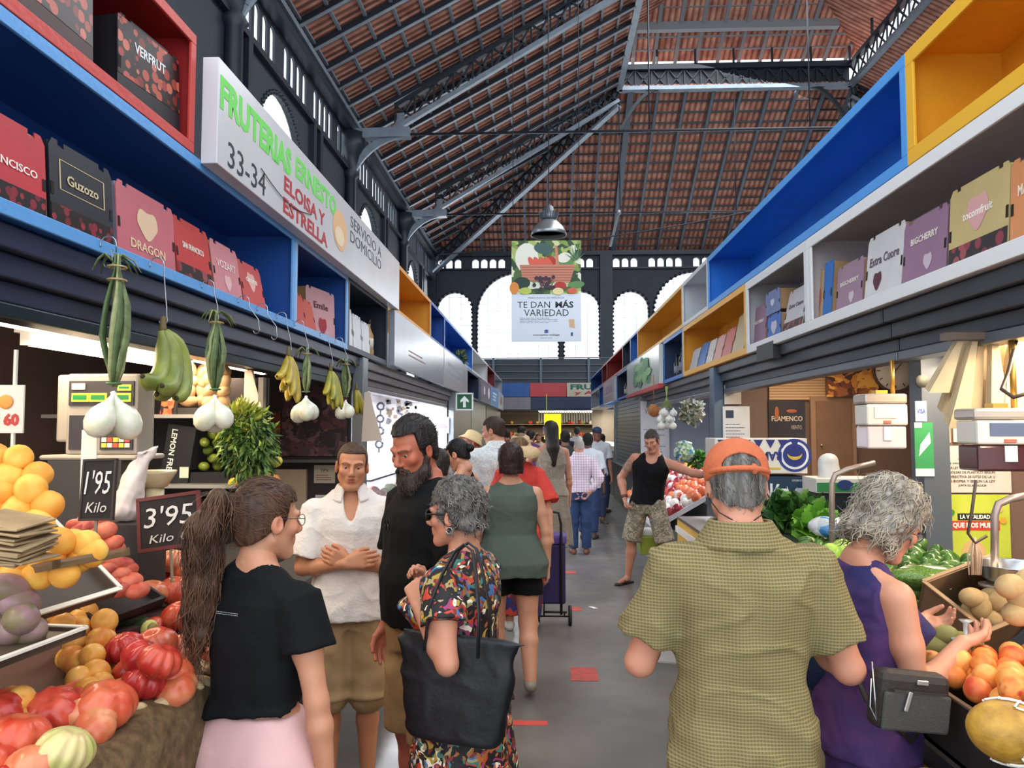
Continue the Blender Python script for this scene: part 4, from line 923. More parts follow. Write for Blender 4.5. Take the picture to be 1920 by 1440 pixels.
# --- garments
def folds(F,amp,seed,f=22,extra=None):
    def cr(X,Y,Z):
        w=wob(X*.8,Y*.8,Z*.8,f*.75,seed+21,3); w2=wob(X,Y,Z*1.4,f*1.3,seed+33,3); m=.5+.5*wob(X,Y,Z,9,seed+2,2)
        return -amp*m*(1.1*np.exp(-(w/.16)**2)+.7*np.exp(-(w2/.13)**2))+amp*.5
    F.post.append(cr)
    F.post.append(lambda X,Y,Z: amp*wob(X,Y,Z*.6,f,seed)+amp*.45*wob(X,Y,Z,f*2.6,seed+5)+amp*.5*wob(X*1.2,Y*1.2,Z*.25,f*2.2,seed+9,3))
def g_top(ctx,c):
    """shirt: sleeve 0..2 (1=elbow), hem z, g looseness, neck"""
    J,TT,tab=ctx['J'],ctx['TT'],ctx['tab']; g=c.get('g',.012); hem=c.get('hem',.86); fl=c.get('flare',.02); sv=c.get('sleeve',.6)
    T=[(z,a+(fl*(1.15-z)/.3 if z<1.15 else 0),b_+(fl*(1.15-z)/.3 if z<1.15 else 0),cy) for z,a,b_,cy in tab if z<1.49]
    if hem<T[0][0]: T=[(hem-.02,T[0][1]+.01,T[0][2]+.01,T[0][3])]+T
    nk=c.get('neck','crew'); F=Fld(); F.a(p_tab(T,ctx['R'],ctx['piv'],g,2.5),.03)
    for sd,sg in (('L',-1),('R',1)):
        j=J[sd]; S,E,W_=j['S'],j['E'],j['W']; r=.062*ctx['ar']+g*.6
        if sv>0:
            F.a(p_cap(TT((sg*.035,-.022,1.465)),TT((sg*ctx['sw']*.8,-.012,1.388)),.036+g*.7,.042+g*.7),.04); F.a(p_cap(S+(TT((0,0,1.36))-S)*.4,S,.050*ctx['ar']+g*.5,r-.004),.03)
            F.a(p_flat(S,S+(E-S)*min(sv,1),r,r+c.get('svf',.012),.02),.02)
            if sv>1: F.a(p_cap(E,E,r-.004,r-.004),.02); F.a(p_flat(E,E+(W_-E)*(sv-1),r-.004,.042,.02),.02)
        elif nk!='tank': F.a(p_cap(TT((sg*.05,-.018,1.455)),TT((sg*ctx['sw']*.66,-.010,1.40)),.030+g*.5,.034+g*.5),.03); F.a(p_flat(TT((sg*.05,-.008,1.365)),TT((sg*ctx['sw']*.86,-.008,1.365)),.060,.060*ctx['ar']+g*.8,.02),.03)
        else: F.a(p_cap(TT((sg*.05,-.018,1.455)),TT((sg*ctx['sw']*.66,-.010,1.40)),.030+g*.5,.034+g*.5),.03); F.sub(p_cap(S+(S-TT((0,0,1.378)))*.42+np.array([0,0,.02]),S+(S-TT((0,0,1.378)))*.62-np.array([0,0,.10]),.064+c.get('arm',.0),.055),.01)
    nk=c.get('neck','crew'); nb=ctx['nb']; R=ctx['R']; top=nb+R@np.array([0,.02,.12])
    rr={'crew':.060,'v':.058,'tank':.085,'wide':.085,'collar':.058}[nk]*(.92 if ctx['fem'] else 1)
    F.sub(p_cap(nb+R@np.array([0,.012,.0]),top,rr,rr+.03),.006)
    if nk in('v','collar'): F.sub(p_flat(nb+R@np.array([0,.03,-.01]),nb+R@np.array([0,.20,-.075 if nk=='collar' else -.1]),.045,.036,sq=(c.get('vw',.8),2.0)),.008)
    if nk=='tank' or nk=='wide': F.sub(p_ell(nb+R@np.array([0,.10,-.01]),(.07,.07,.085)),.01)
    if nk=='tank': F.sub(p_ell(nb+R@np.array([0,-.09,.02]),(.07,.05,.06)),.01)
    folds(F,c.get('fold',.005),c.get('seed',1),c.get('ff',22))
    Rt=ctx['R'].astype(f4); pv=ctx['piv']
    tl=c.get('tilt',0)
    F.cut((lambda X,Y,Z: hem+tl*X+.012*np.sin(X*9+1)*c.get('wav',1)+.008*np.sin(Y*14)-Z,0,0))
    o=ctx['put'](c.get('name','shirt'),[F.mesh(c.get('h',.0085 if ctx['q'] else .014))],c['mat'])
    if nk=='collar': collar(ctx,c,g)
    return o
def collar(ctx,c,g):
    nb,R=ctx['nb'],ctx['R']; F=Fld(); n=37; op=c.get('open',.16); kk=c.get('kk',1.)
    for i in range(n):
        t=-1+2*i/(n-1); a=-PI/2+t*PI*(1-op)       # from the front opening round the back
        wv=.013*(1-abs(t)**4)
        P=nb+R@np.array([kk*.066*math.cos(a),kk*.068*math.sin(a)+.008,.030+wv*1.3]); Q=nb+R@np.array([kk*.098*math.cos(a),kk*.094*math.sin(a)+.012,-.012-.016*abs(t)**3])
        if i: 
            for t_ in (0,.2,.4,.6,.8,1): F.a(p_cap(P+(Q-P)*t_,P0+(Q0-P0)*t_,.0052,.0052),.006)
        P0,Q0=P,Q; F.a(p_cap(P,Q,.0045,.0045),.012)
    ctx['put']('collar',[F.mesh(.005)],c['mat'])
def g_legs(ctx,c):
    """shorts/trousers: length along the leg 0..2 (1=knee)"""
    J,tab=ctx['J'],ctx['tab']; g=c.get('g',.012); ln=c.get('len',1.); wst=c.get('waist',1.02); lo=c.get('loose',.02); F=Fld()
    T=[(z,a,b_,cy) for z,a,b_,cy in tab if z<wst+.08]; F.a(p_tab(T,ctx['R'],ctx['piv'],g,2.4),.03)
    for sd,sg in (('L',-1),('R',1)):
        j=J[sd]; Hp,K,A=j['Hp'],j['K'],j['A']; r=.092*ctx['lw']+g*.6
        F.a(p_cap(Hp,Hp,r,r),.04)
        if ctx['fem'] or c.get('butt'): F.a(p_ell(Hp+np.array([-sg*.005,-.052,-.0]),(.085,.072,.092)),.03)
        rk=.060*ctx['lw']+g+lo; e=min(ln,1); 
        F.a(p_flat(Hp,Hp+(K-Hp)*e,r+lo*.2,r+(rk-r)*e,.0),.03)
        if ln>1: F.a(p_cap(K,K,rk*.97,rk*.97),.02); F.a(p_flat(K,K+(A-K)*(ln-1),rk*.97,c.get('cuff',.058),.01),.03)
    folds(F,c.get('fold',.004),c.get('seed',3),20)
    F.cut((lambda X,Y,Z: Z-wst+0*X+0*Y,0,0))
    return ctx['put'](c.get('name','shorts'),[F.mesh(c.get('h',.010 if ctx['q'] else .014))],c['mat'])
def g_skirt(ctx,c):
    tab=ctx['tab']; F=Fld(); hem=c.get('hem',.5); wst=c.get('waist',1.05); fl=c.get('flare',.06); g=c.get('g',.014)
    T=[(z,a,b_,cy) for z,a,b_,cy in tab if .85<z<wst+.08]; a0,b0,c0=T[0][1:4]
    T=[(hem-.03,a0+fl,b0+fl,c0),(.6*.85+.4*hem,a0+fl*.45,b0+fl*.5,c0)]+T
    F.a(p_tab(T,np.eye(3),(0,0,.95),g,2.2),.02)
    if ctx['fem']:
        for sd,sg in (('L',-1),('R',1)): F.a(p_ell(ctx['J'][sd]['Hp']+np.array([-sg*.0,-.05,.0]),(.09,.078,.1)),.05)
    F.post.append(lambda X,Y,Z: .010*np.clip((1.0-Z)/.5,0,1)*np.sin(np.arctan2(X,Y-.0)*c.get('pleats',11)+2*np.sin(Z*4)))
    folds(F,c.get('fold',.004),c.get('seed',7),16)
    F.cut((lambda X,Y,Z: np.maximum(hem-Z,Z-wst)+0*X+0*Y,0,0))
    return ctx['put'](c.get('name','skirt'),[F.mesh(c.get('h',.011))],c['mat'])
# --- hair
def locks(P,N_,HT,Rh,n,ln,r,curl,seed,flow,hc,segs=6,w=0.5):
    rn=np.random.RandomState(seed); ii=rn.choice(len(P),n); V=[];Q=[]
    for i in ii:
        p=P[i].copy(); nn=N_[i]; d=flow((p-hc)@Rh); d=Rh@d; d=d+rn.normal(size=3)*.35; d=d-nn*(d@nn)*.8; d=nrm(d); ph=rn.rand()*6.28; L=ln*(.6+.7*rn.rand()); sd=np.cross(nn,d); base=len(V); k=segs
        fr=rn.uniform(.7,1.5)
        for j in range(k+1):
            t=j/k; off=sd*curl*math.sin(ph+t*6.28*fr)+nn*(curl*.8*math.cos(ph+t*6.28*fr)+.002+.004*math.sin(PI*t)); c=p+d*L*t+off*(t**.5)-nn*t*t*L*.25
            rr=r*(1-.75*t)*(.7+.6*rn.rand()*.5)
            for a in range(4):
                an=a*PI/2; V.append(c+sd*math.cos(an)*rr+nn*math.sin(an)*rr*w)
        for j in range(k):
            for a in range(4): Q.append((base+j*4+a,base+j*4+(a+1)%4,base+(j+1)*4+(a+1)%4,base+(j+1)*4+a))
    return np.array(V),np.array(Q)
def mnorm(P,Q):
    n=np.cross(P[Q[:,2]]-P[Q[:,0]],P[Q[:,3]]-P[Q[:,1]]); N_=np.zeros_like(P)
    for k in range(4): np.add.at(N_,Q[:,k],n)
    l=np.linalg.norm(N_,axis=1,keepdims=True)+1e-9; return N_/l
def H_short(mat,t=.010,line=.78,off=.012,noise=.004,f=120,lk=0,ll=.03,lr=.0022,curl=.002,mat2=None,flow=None,top=0.,seed=1,vol=(0,0,0),side=None,h=None,fh=.055,name='hair'):
    def fn(ctx):
        HT,Rh,hc=ctx['HT'],ctx['Rh'],ctx['hc']; F=Fld(); 
        F.a(p_ell(HT((0,-.016-vol[1]*.5,.034+top*.5)),(.0745+t+vol[0],.0945+t+vol[1],.084+t+top),Rh),.01)
        F.a(p_ell(HT((0,-.045,-.035)),(.058+t,.045+t,.055+t),Rh),.03)
        def cut(X,Y,Z):
            x,y,z=X-hc[0],Y-hc[1],Z-hc[2]; qx=x*Rh[0,0]+y*Rh[1,0]+z*Rh[2,0]; qy=x*Rh[0,1]+y*Rh[1,1]+z*Rh[2,1]; qz=x*Rh[0,2]+y*Rh[1,2]+z*Rh[2,2]
            l1=line*qy-qz-off                          # ear to nape line
            l2=np.minimum(fh-qz,qy-.030)               # forehead: cut front below fh
            sb=np.maximum(np.abs(qy-.012)-.012,-.045-qz) # sideburn kept
            return np.maximum(np.minimum(l1,sb+.0) if True else l1,l2)*.8
        F.cut((cut,0,0)); F.post.append(lambda X,Y,Z: noise*wob(X,Y,Z*.6,f,seed,3))
        P,Q=F.mesh(h or (.0042 if ctx['q'] else .009),.02); o=ctx['put'](name,[(P,Q)],mat)
        if lk and len(P):
            fl=flow or (lambda p: np.array([p[0]*3,-.5,-.6+p[2]*-4]))
            V,Q2=locks(P,mnorm(P,Q),HT,Rh,lk,ll,lr,curl,seed,fl,hc); oo=ctx['put']('hair_strands',[(V,Q2)],mat2 or mat)
        return P,Q
    return fn
# ================================================================== the people
def C(fn,**k): k['fn']=fn; return k
BLK=fabric('#0b0c10',bs=250,b=.15,noise=.1)
# man with orange cap and checked shirt, seen from behind
def hair_cap(ctx):
    H_short(hairmat('#8d8a86','#4a4744',50),t=.006,off=.01,noise=.004,lk=900,ll=.022,lr=.0012,curl=.002,mat2=M('#9a968f',.5,noise=.5,nscale=40,h2='#55514c'),fh=.2,flow=lambda p:np.array([.3,-.1,-1]))(ctx)
    HT,Rh,hc=ctx['HT'],ctx['Rh'],ctx['hc']; om=M('#d9734a',.8,noise=.15,nscale=20,bump=.4,bscale=260)
    F=Fld(); F.a(p_ell(HT((0,-.010,.040)),(.090,.112,.092),Rh),.01); 
    def cut(X,Y,Z):
        x,y,z=X-hc[0],Y-hc[1],Z-hc[2]; qx=x*Rh[0,0]+y*Rh[1,0]+z*Rh[2,0]; qy=x*Rh[0,1]+y*Rh[1,1]+z*Rh[2,1]; qz=x*Rh[0,2]+y*Rh[1,2]+z*Rh[2,2]
        l=(.006-.12*qy)-qz
        hole=-np.maximum(np.sqrt((qx/.052)**2+((qz-.036)/.034)**2)-1,qy+.02)*.03
        hole=np.where(qz>.033,hole,-.01)
        return np.maximum(l,hole)
    F.cut((cut,0,0)); F.post.append(lambda X,Y,Z:.0012*wob(X,Y,Z,90,3)); ctx['put']('cap',[F.mesh(.0034,.02)],om)
    F=Fld(); 
    for i in range(14):
        a=math.radians(-62+i*124/13); q=HT((.088*math.sin(a)*.98,-.014-.112*math.cos(a),.027)); 
        if i: F.a(p_cap(q,q0,.0075,.0075),.002)
        q0=q
    F.a(p_ell(HT((.03,-.114,.027)),(.010,.008,.016),Rh),.003); ctx['put']('cap_strap',[F.mesh(.0035,.015)],om)
    F=Fld(); F.a(p_ell(HT((.0,.135,.028)),(.070,.075,.008),Rh@mrot(rot(-10,0,0))),.01); ctx['put']('cap_brim',[F.mesh(.004,.015)],om)
    b=MB(); 
    pts=[HT(p) for p in ((-.080,.0,-.012),(-.083,-.03,-.04),(-.060,-.065,-.085),(-.02,-.085,-.112),(.02,-.085,-.112),(.060,-.065,-.085),(.083,-.03,-.04),(.080,.0,-.012))]
    b.tube([Vector(p*ctx['s']+np.array([0,0,ctx['kz']])) for p in pts],.0018,5); o=b.build('glasses_cord',M('#1b1b1d',.5)); o.parent=ctx['root']; o.location=(0,0,0)
PL17=plaid('olive_check','#7b6f47','#574c2d','#9c8f65',38,38,.34)
figure('person','man from behind in an orange cap and olive checked short sleeved shirt',(.53,2.12),-4,1.72,'m',w=.95,q=2,head=(13,0,0),neckf=.02,skin='#cf9076',shoe='#3a3a3a',
  arms={'L':dict(ua=(-.36,.12,-1),fa=(.25,1,.18),curl=.7),'R':dict(ua=(.40,.08,-1),fa=(-.35,1,.25),curl=.7)},
  clothes=[C(g_top,mat=PL17,sleeve=.74,hem=.845,g=.024,neck='collar',open=.02,kk=1.2,flare=.03,svf=.010,fold=.011,seed=11,ff=17,vw=.3,h=.007),
           C(g_legs,mat=fabric('#6d6a4c'),len=1.95,waist=1.0,g=.02,loose=.03,name='trousers')],hair=hair_cap,face=False,belly=.03)
# woman in the purple dress
GR1=hairmat('#b5ada3','#6f675f',45,(1,1,.4))
def hair_curly(mat,mat2,t,lk,ll,lr,curl,low=-.10,top=.03,seed=4,w=.0,noise=.010,f=70,fh=.055,backlen=.0,h=None,cut_face=.045):
    def fn(ctx):
        HT,Rh,hc=ctx['HT'],ctx['Rh'],ctx['hc']; F=Fld()
        F.a(p_ell(HT((0,-.022,.040+top*.4)),(.076+t+w,.094+t,.080+t+top),Rh),.02); F.a(p_ell(HT((0,-.05,-.04+low*.25)),(.070+t+w,.060+t,.075+t-low*.3),Rh),.04)
        def cut(X,Y,Z):
            x,y,z=X-hc[0],Y-hc[1],Z-hc[2]; qx=x*Rh[0,0]+y*Rh[1,0]+z*Rh[2,0]; qy=x*Rh[0,1]+y*Rh[1,1]+z*Rh[2,1]; qz=x*Rh[0,2]+y*Rh[1,2]+z*Rh[2,2]
            return np.maximum(low-qz-.03*0,np.minimum(fh-qz,qy-cut_face+.25*np.minimum(qz,0)*0))*.8
        F.cut((cut,0,0)); F.post.append(lambda X,Y,Z: noise*wob(X,Y,Z,f,seed,4)+noise*.4*wob(X,Y,Z,f*2.3,seed+1,3))
        P,Q=F.mesh(h or (.0042 if ctx['q'] else .009),.03); ctx['put']('hair',[(P,Q)],mat)
        if lk:
            V,Q2=locks(P,mnorm(P,Q),HT,Rh,lk,ll,lr,curl,seed,lambda p:np.array([p[0]*4,-.2+p[1]*3,-.7]),hc,segs=8); ctx['put']('hair_strands',[(V,Q2)],mat2)
    return fn
def glasses(ctx,col='#1c1c1e',lens=None,r=.022,z=.004,thick=.0018,up=0.,lm=None):
    HT,s,kz=ctx['HT'],ctx['s'],ctx['kz']; T_=lambda p: Vector(HT((p[0],p[1],p[2]+up))*s+np.array([0,0,kz])); b=MB(); l=MB()
    for g_ in (-1,1):
        c=(g_*.033,.099,z); pts=[T_((c[0]+r*1.15*math.cos(a),c[1]-.004*abs(math.cos(a)),c[2]+r*.85*math.sin(a))) for a in np.linspace(0,2*PI,17)]; b.tube(pts,thick,5)
        b.tube([T_((g_*.058,.094,z+.006)),T_((g_*.074,.05,z+.006)),T_((g_*.080,.0,z+.004)),T_((g_*.080,-.015,z-.012))],thick,5)
        l.add([T_((c[0]+r*1.12*math.cos(a),c[1]-.001,c[2]+r*.82*math.sin(a))) for a in np.linspace(0,2*PI,17)[:-1]]+[T_((c[0]+r*1.12*math.cos(a),c[1]+.001,c[2]+r*.82*math.sin(a))) for a in np.linspace(0,2*PI,17)[:-1]],[tuple(range(16)),tuple(range(31,15,-1))],0)
    b.tube([T_((-.012,.101,z+.004)),T_((0,.104,z+.007)),T_((.012,.101,z+.004))],thick,5)
    o=b.build('glasses_frame',M(col,.3)); o.parent=ctx['root']; o.location=(0,0,0)
    if lens: o2=l.build('lens',lens); o2.parent=o; o2.location=(0,0,0)
    return o
def loc_tube(ctx,pts,r,mat,name,n=8,flat=1.):
    b=MB(); b.tube([Vector(np.array(p)*ctx['s']+np.array([0,0,ctx['kz']])) for p in pts],r,n,flat=flat); o=b.build(name,mat); o.parent=ctx['root']; o.location=(0,0,0); return o
TIE=M('#63386f',.85,noise=1,nscale=5.5,h2='#231f55',bump=.3,bscale=40,detail=12)
cx18=figure('person','woman with curly grey hair and glasses in a sleeveless purple tie-dye dress',(.925,2.36),-74,1.60,'f',w=1.06,q=2,head=(34,2,0),neckf=.04,lean=(5,0,0),skin='#cf9478',bust=.05,belly=.03,hipw=1.12,
  arms={'R':dict(ua=(.12,.10,-1),fa=(-.15,.85,.55),hd=(-.35,1,.0),pm=(-.35,0,1),curl=.42,thumb=.6),'L':dict(ua=(-.10,.30,-1),fa=(.30,.8,.45),hd=(.5,1,.0),pm=(.4,.1,1),curl=.45,thumb=.5)},
  clothes=[C(g_top,mat=TIE,sleeve=0,hem=.90,g=.014,neck='crew',name='dress_bodice',fold=.004,flare=.02,seed=5,h=.007),C(g_skirt,mat=TIE,hem=.2,waist=1.0,flare=.10,g=.024,name='dress_skirt',pleats=9,fold=.006)],
  hair=hair_curly(GR1,M('#c4b9a4',.45,noise=.35,nscale=12,h2='#857d72'),.020,900,.06,.0036,.006,low=-.10,top=.012,w=.012,noise=.011,fh=.062,cut_face=.035))
glasses(cx18,'#3a3634',GLASS,.019,thick=.0013)
J=cx18['J']; 
loc_tube(cx18,[cx18['TT'](p) for p in ((-.10,.02,1.44),(-.04,.10,1.37),(.06,.155,1.22),(.16,.13,1.05),(.21,.02,.98),(.16,-.10,1.08),(.03,-.115,1.25),(-.07,-.08,1.38),(-.10,.0,1.44))],.010,M('#2a2320',.6),'bag_strap',6,.3)
def handbag(ctx):
    r=empty('crossbody_bag',(0,0,0),'small black and grey zipped crossbody bag worn over the purple dress','bag')
    b=MB(); b.box((0,0,0),(.205,.062,.15)); o=b.build('bag_body',M('#2b2423',.6,bump=.3,bscale=300),r,bevel=.022)
    b=MB(); b.box((0,-.035,-.022),(.19,.012,.095)); b.build('front_pocket',M('#4b4846',.8,noise=.25,nscale=200,bump=.4,bscale=400),r,bevel=.008)
    b=MB(); b.box((0,-.043,.031),(.15,.004,.006)); z=b.build('zip',M('#6d6a66',.3,.8),r); b=MB(); b.box((-.035,-.048,.008),(.011,.004,.05),rot(0,12,0)); b.build('zip_pull',M('#c9c4bc',.3,.6),z,bevel=.002)
    b=MB(); b.box((.01,-.036,.055),(.032,.005,.012)); b.build('badge',M('#cfcac2',.3,.7),r,bevel=.002)
    b=MB(); b.tube([(-.12,-.01,.09),(-.115,-.03,.0),(-.105,-.03,-.05),(-.12,-.02,-.02),(-.125,-.02,.05)],.002,5); b.build('keyring',M('#b9bcc0',.3,.9),r)
    r.location=at(1702,1312,2.08); r.rotation_euler=(math.radians(0),math.radians(8),math.radians(12)); return r
handbag(cx18)
# ponytail woman
HB=hairmat('#5a3d2c','#2c1c16',30,(1,1,.1)); HB2=M('#7a5640',.45,noise=.45,nscale=6,h2='#3d271c')
def hair_pony(ctx):
    P,Q=H_short(HB,t=.010,off=.02,noise=.0015,f=160,fh=.06,lk=500,ll=.06,lr=.0016,curl=.001,mat2=HB2,flow=lambda p:np.array([0,-1.,.45-p[2]*2]))(ctx)
    HT,Rh,hc=ctx['HT'],ctx['Rh'],ctx['hc']; F=Fld(); 
    pts=[HT((0,-.098,.055)),HT((-.02,-.15,.05)),HT((-.055,-.165,-.03))]+[HT((-.07,-.155,-.11)),HT((-.085,-.145,-.19)),HT((-.09,-.14,-.27)),HT((-.085,-.135,-.34)),HT((-.095,-.13,-.40))]
    rs=[.020,.034,.046,.052,.052,.048,.036,.012]
    for i in range(len(pts)-1): F.a(p_cap(pts[i],pts[i+1],rs[i],rs[i+1]),.02)
    F.post.append(lambda X,Y,Z: .010*wob(X,Y,Z*.35,55,5,4)+.004*wob(X,Y,Z*.2,140,8,3)); P,Q=F.mesh(.005,.03); o=ctx['put']('ponytail',[(P,Q)],HB)
    V,Q2=locks(P,mnorm(P,Q),HT,Rh,800,.11,.0026,.005,6,lambda p:np.array([-.03+p[0]*.1,0,-1.6]),hc,segs=9); o2=ctx['put']('ponytail_strands',[(V,Q2)],HB2)
    loc_tube(ctx,[HT((.022*math.cos(a),-.105,.055+.022*math.sin(a))) for a in np.linspace(0,6.28,10)],.006,M('#5a1f22',.6),'hair_tie')
cx=figure('person','woman with a long brown ponytail in a black t-shirt and pink shorts, seen from behind',(-.79,2.14),-22,1.61,'f',w=.97,q=2,head=(6,-22,0),skin='#c88e70',hipw=1.12,legw=1.1,shoe='#d8d4d0',
  arms={'R':dict(ua=(.26,-.02,-1),fa=(.10,.10,-1),curl=.3,pm=(-1,.3,0)),'L':dict(ua=(-.16,.35,-1),fa=(-.1,.6,-.9))},
  clothes=[C(g_top,mat=BLK,sleeve=.50,hem=1.055,g=.022,neck='crew',svf=.016,flare=.018,fold=.007,seed=21,tilt=.10,name='t_shirt',h=.007),C(g_legs,mat=fabric('#e3b6b4',b=.1,noise=.05),len=.24,waist=1.06,g=.006,loose=.006,fold=.002)],hair=hair_pony,face=True,lips='#a55a50')
glasses(cx,'#3a3a3e',None,.02,thick=.0012)
tp=cx['TT']((.005,-.122,1.365))
_o=Vector(tp*cx['s']+np.array([0,0,cx['kz']]))+Vector((0,-.014,0)); b=MB(); lines(b,_o,(1,0,0),(0,0,1),.075,.010,2,th=.3,ragged=False); o=b.build('printed_line',M('#9a9ca2',.6)); o.parent=cx['root']; o.location=(0,0,0)
# young man, arms crossed
def hair_buzz(ctx): H_short(hairmat('#5d4330','#3a2a1e',90,(1,1,1)),t=.004,off=.018,noise=.001,f=220,fh=.070)(ctx)
WSH=fabric('#ece2da',b=.35,bs=90,noise=.04)
figure('person','young man with cropped hair and crossed arms in a white short sleeved shirt',(-.95,3.78),192,1.685,'m',w=.93,q=2,head=(6,2,-3),skin='#c98a66',brow='#4a3222',lips='#a8584a',
  arms={'L':dict(ua=(-.20,.16,-1),fa=(1,.50,.12),hd=(.8,.1,.35),pm=(.1,-1,0),curl=.35),'R':dict(ua=(.20,.16,-1),fa=(-1,.62,.16),hd=(-1,.15,.2),pm=(0,-1,-.2),curl=.3)},
  clothes=[C(g_top,mat=WSH,sleeve=.82,hem=.84,g=.022,neck='collar',open=.17,svf=.022,flare=.04,fold=.007,seed=31,h=.0075),C(g_legs,mat=fabric('#b89a74',h2='#a4865f'),len=1.02,waist=1.0,g=.016,loose=.03,fold=.005)],hair=hair_buzz,shoe='#b5a592')
# bearded man
def hair_beard(ctx):
    H_short(hairmat('#2b2523','#141112',60),t=.010,off=.02,noise=.003,f=110,fh=.080,lk=420,ll=.035,lr=.0022,curl=.001,mat2=M('#231e1d',.35),flow=lambda p:np.array([0,-1,.2]),top=.010)(ctx)
    HT,Rh,hc=ctx['HT'],ctx['Rh'],ctx['hc']; F=Fld(); bm=hairmat('#4d3f37','#241c1a',70,(1,1,.3))
    F.a(p_ell(HT((0,.068,-.108)),(.052,.040,.050),Rh),.02); F.a(p_ell(HT((0,.072,-.15)),(.038,.030,.045),Rh),.03)
    for g_ in (-1,1): F.a(p_cap(HT((g_*.066,.004,-.03)),HT((g_*.056,.03,-.09)),.014,.026),.02); F.a(p_cap(HT((g_*.028,.088,-.062)),HT((g_*.004,.098,-.046)),.010,.008),.008); F.a(p_cap(HT((g_*.056,.03,-.09)),HT((g_*.02,.07,-.12)),.026,.03),.02)
    F.sub(p_ell(HT((0,.112,-.062)),(.018,.014,.0055),Rh),.004)
    F.post.append(lambda X,Y,Z:.004*wob(X,Y,Z,110,3,4)); P,Q=F.mesh(.0042,.02); ctx['put']('beard',[(P,Q)],bm)
    V,Q2=locks(P,mnorm(P,Q),HT,Rh,650,.03,.0014,.003,8,lambda p:np.array([0,.2,-1]),hc); ctx['put']('beard_strands',[(V,Q2)],M('#6a574b',.5,noise=.5,nscale=25,h2='#2d2522'))
cx=figure('person','tall bearded man with slicked dark hair in a black t-shirt and tan shorts',(-.50,3.22),128,1.80,'m',w=1.08,q=2,head=(20,16,0),neckf=.02,skin='#bd6f55',brow='#1f1815',belly=.05,
  arms={'L':dict(ua=(-.2,-.05,-1),fa=(-.05,.25,-1)),'R':dict(ua=(.2,-.02,-1),fa=(.02,.2,-1))},
  clothes=[C(g_top,mat=fabric('#090a0d',b=.1),sleeve=.75,hem=.90,g=.016,neck='crew',svf=.018,flare=.025,fold=.005,seed=41,name='t_shirt'),C(g_legs,mat=fabric('#a98860',h2='#957650'),len=1.0,waist=1.0,g=.016,loose=.03,fold=.005)],hair=hair_beard,shoe='#5a4a3c')
gp=cx['TT']((0,.155,1.36)); b=MB()
for g_ in (-1,1): b.tube([Vector((gp+np.array([.012*g_+.012*math.cos(a)*.5,.01,-.015-.03+.022*math.sin(a)]))*cx['s']+np.array([0,0,cx['kz']])) for a in np.linspace(0,6.28,13)],.002,5)
o=b.build('hanging_sunglasses',M('#101012',.15)); o.parent=cx['root']; o.location=(0,0,0)
# woman with the tote
FLO=vor_mat('floral',['#1a1718','#b8963a','#c8402f','#241c22','#efe6cf','#3a6fa8','#1d1a1c','#a03a6a','#1a1718','#b0662f','#3f7a6a','#15131a','#7a3226','#1b1a20','#a89868','#16151a'],16,.7,warp=1.3,bump=.1)
cx=figure('person','woman with short curly grey hair and sunglasses in a colourful floral dress',(-.285,2.66),68,1.565,'f',w=1.20,q=2,head=(4,8,0),skin='#cc8f74',brow='#4a4542',lips='#b0554e',bust=.06,belly=.02,hipw=1.05,neckf=.01,
  arms={'L':dict(ua=(-.42,-.36,-1),fa=(.35,.66,.62),hd=(.3,.5,.8),pm=(.9,.0,-.2),curl=.85,thumb=.6),'R':dict(ua=(.12,.25,-1),fa=(-.25,.8,.75),hd=(-.1,.5,.9),pm=(-1,.1,0),curl=.8,thumb=.6)},
  clothes=[C(g_top,mat=FLO,sleeve=.52,hem=.90,g=.018,neck='crew',svf=.02,flare=.02,fold=.005,seed=51,name='dress_bodice'),C(g_skirt,mat=FLO,hem=.15,waist=1.02,flare=.07,g=.022,name='dress_skirt')],
  hair=hair_curly(hairmat('#6f6a66','#2a2726',50,(1,1,.5)),M('#a8a49e',.4,noise=.5,nscale=16,h2='#4a4645'),.014,900,.032,.0022,.006,low=-.055,top=.014,noise=.008,f=95,fh=.05,seed=9,cut_face=.045))
glasses(cx,'#17171a',M('#0d0e12',.1),.023,thick=.003)
HT=cx['HT']; 
for g_ in (-1,1): loc_tube(cx,[HT((g_*.082+.0*math.cos(a),-.006+.012*math.cos(a),-.052+.012*math.sin(a))) for a in np.linspace(0,6.28,12)],.0013,M('#d9d9dd',.2,.9),'earring',5)
TOTE=M('#121318',.5,bump=.25,bscale=25,noise=.2)
def tote():
    c=at(855,1290,2.45); r=empty('tote_bag',c,'big black tote bag on the arm of the woman in the floral dress','bag')
    F=Fld(); T=[(-.165,.140,.036,0),(-.15,.155,.044,0),(-.05,.175,.040,0),(.08,.188,.028,0),(.165,.192,.018,0)]
    F.a(p_tab(T,np.eye(3),(0,0,0),0,3.4),.02); folds(F,.0035,61,18); P,Q=F.mesh(.008,.03); o=npmesh('bag_body',[(P,Q)],TOTE,r)
    sh=cx['root'].matrix_basis
    b=MB()
    for sgn in (-1,1):
        b.tube([(-.09,.055*sgn-.0,.12),(-.085,.05*sgn,.25),(-.062,.03*sgn+.02,.35),(-.04,.02*sgn+.05,.415),(-.012,.02*sgn+.06,.44),(.018,.02*sgn+.055,.425),(.045,.03*sgn+.03,.37),(.08,.05*sgn,.25),(.085,.055*sgn,.12)],.011,6,flat=.4)
    b.v=[(v[0]*1.,v[1],v[2]) for v in b.v]
    o=b.build('handle',M('#17181c',.5),None,loc=(0,0,0)); o.parent=r; o.location=(0,0,0)
    r.rotation_euler=(0,math.radians(3),math.radians(-14)); return r
tote()
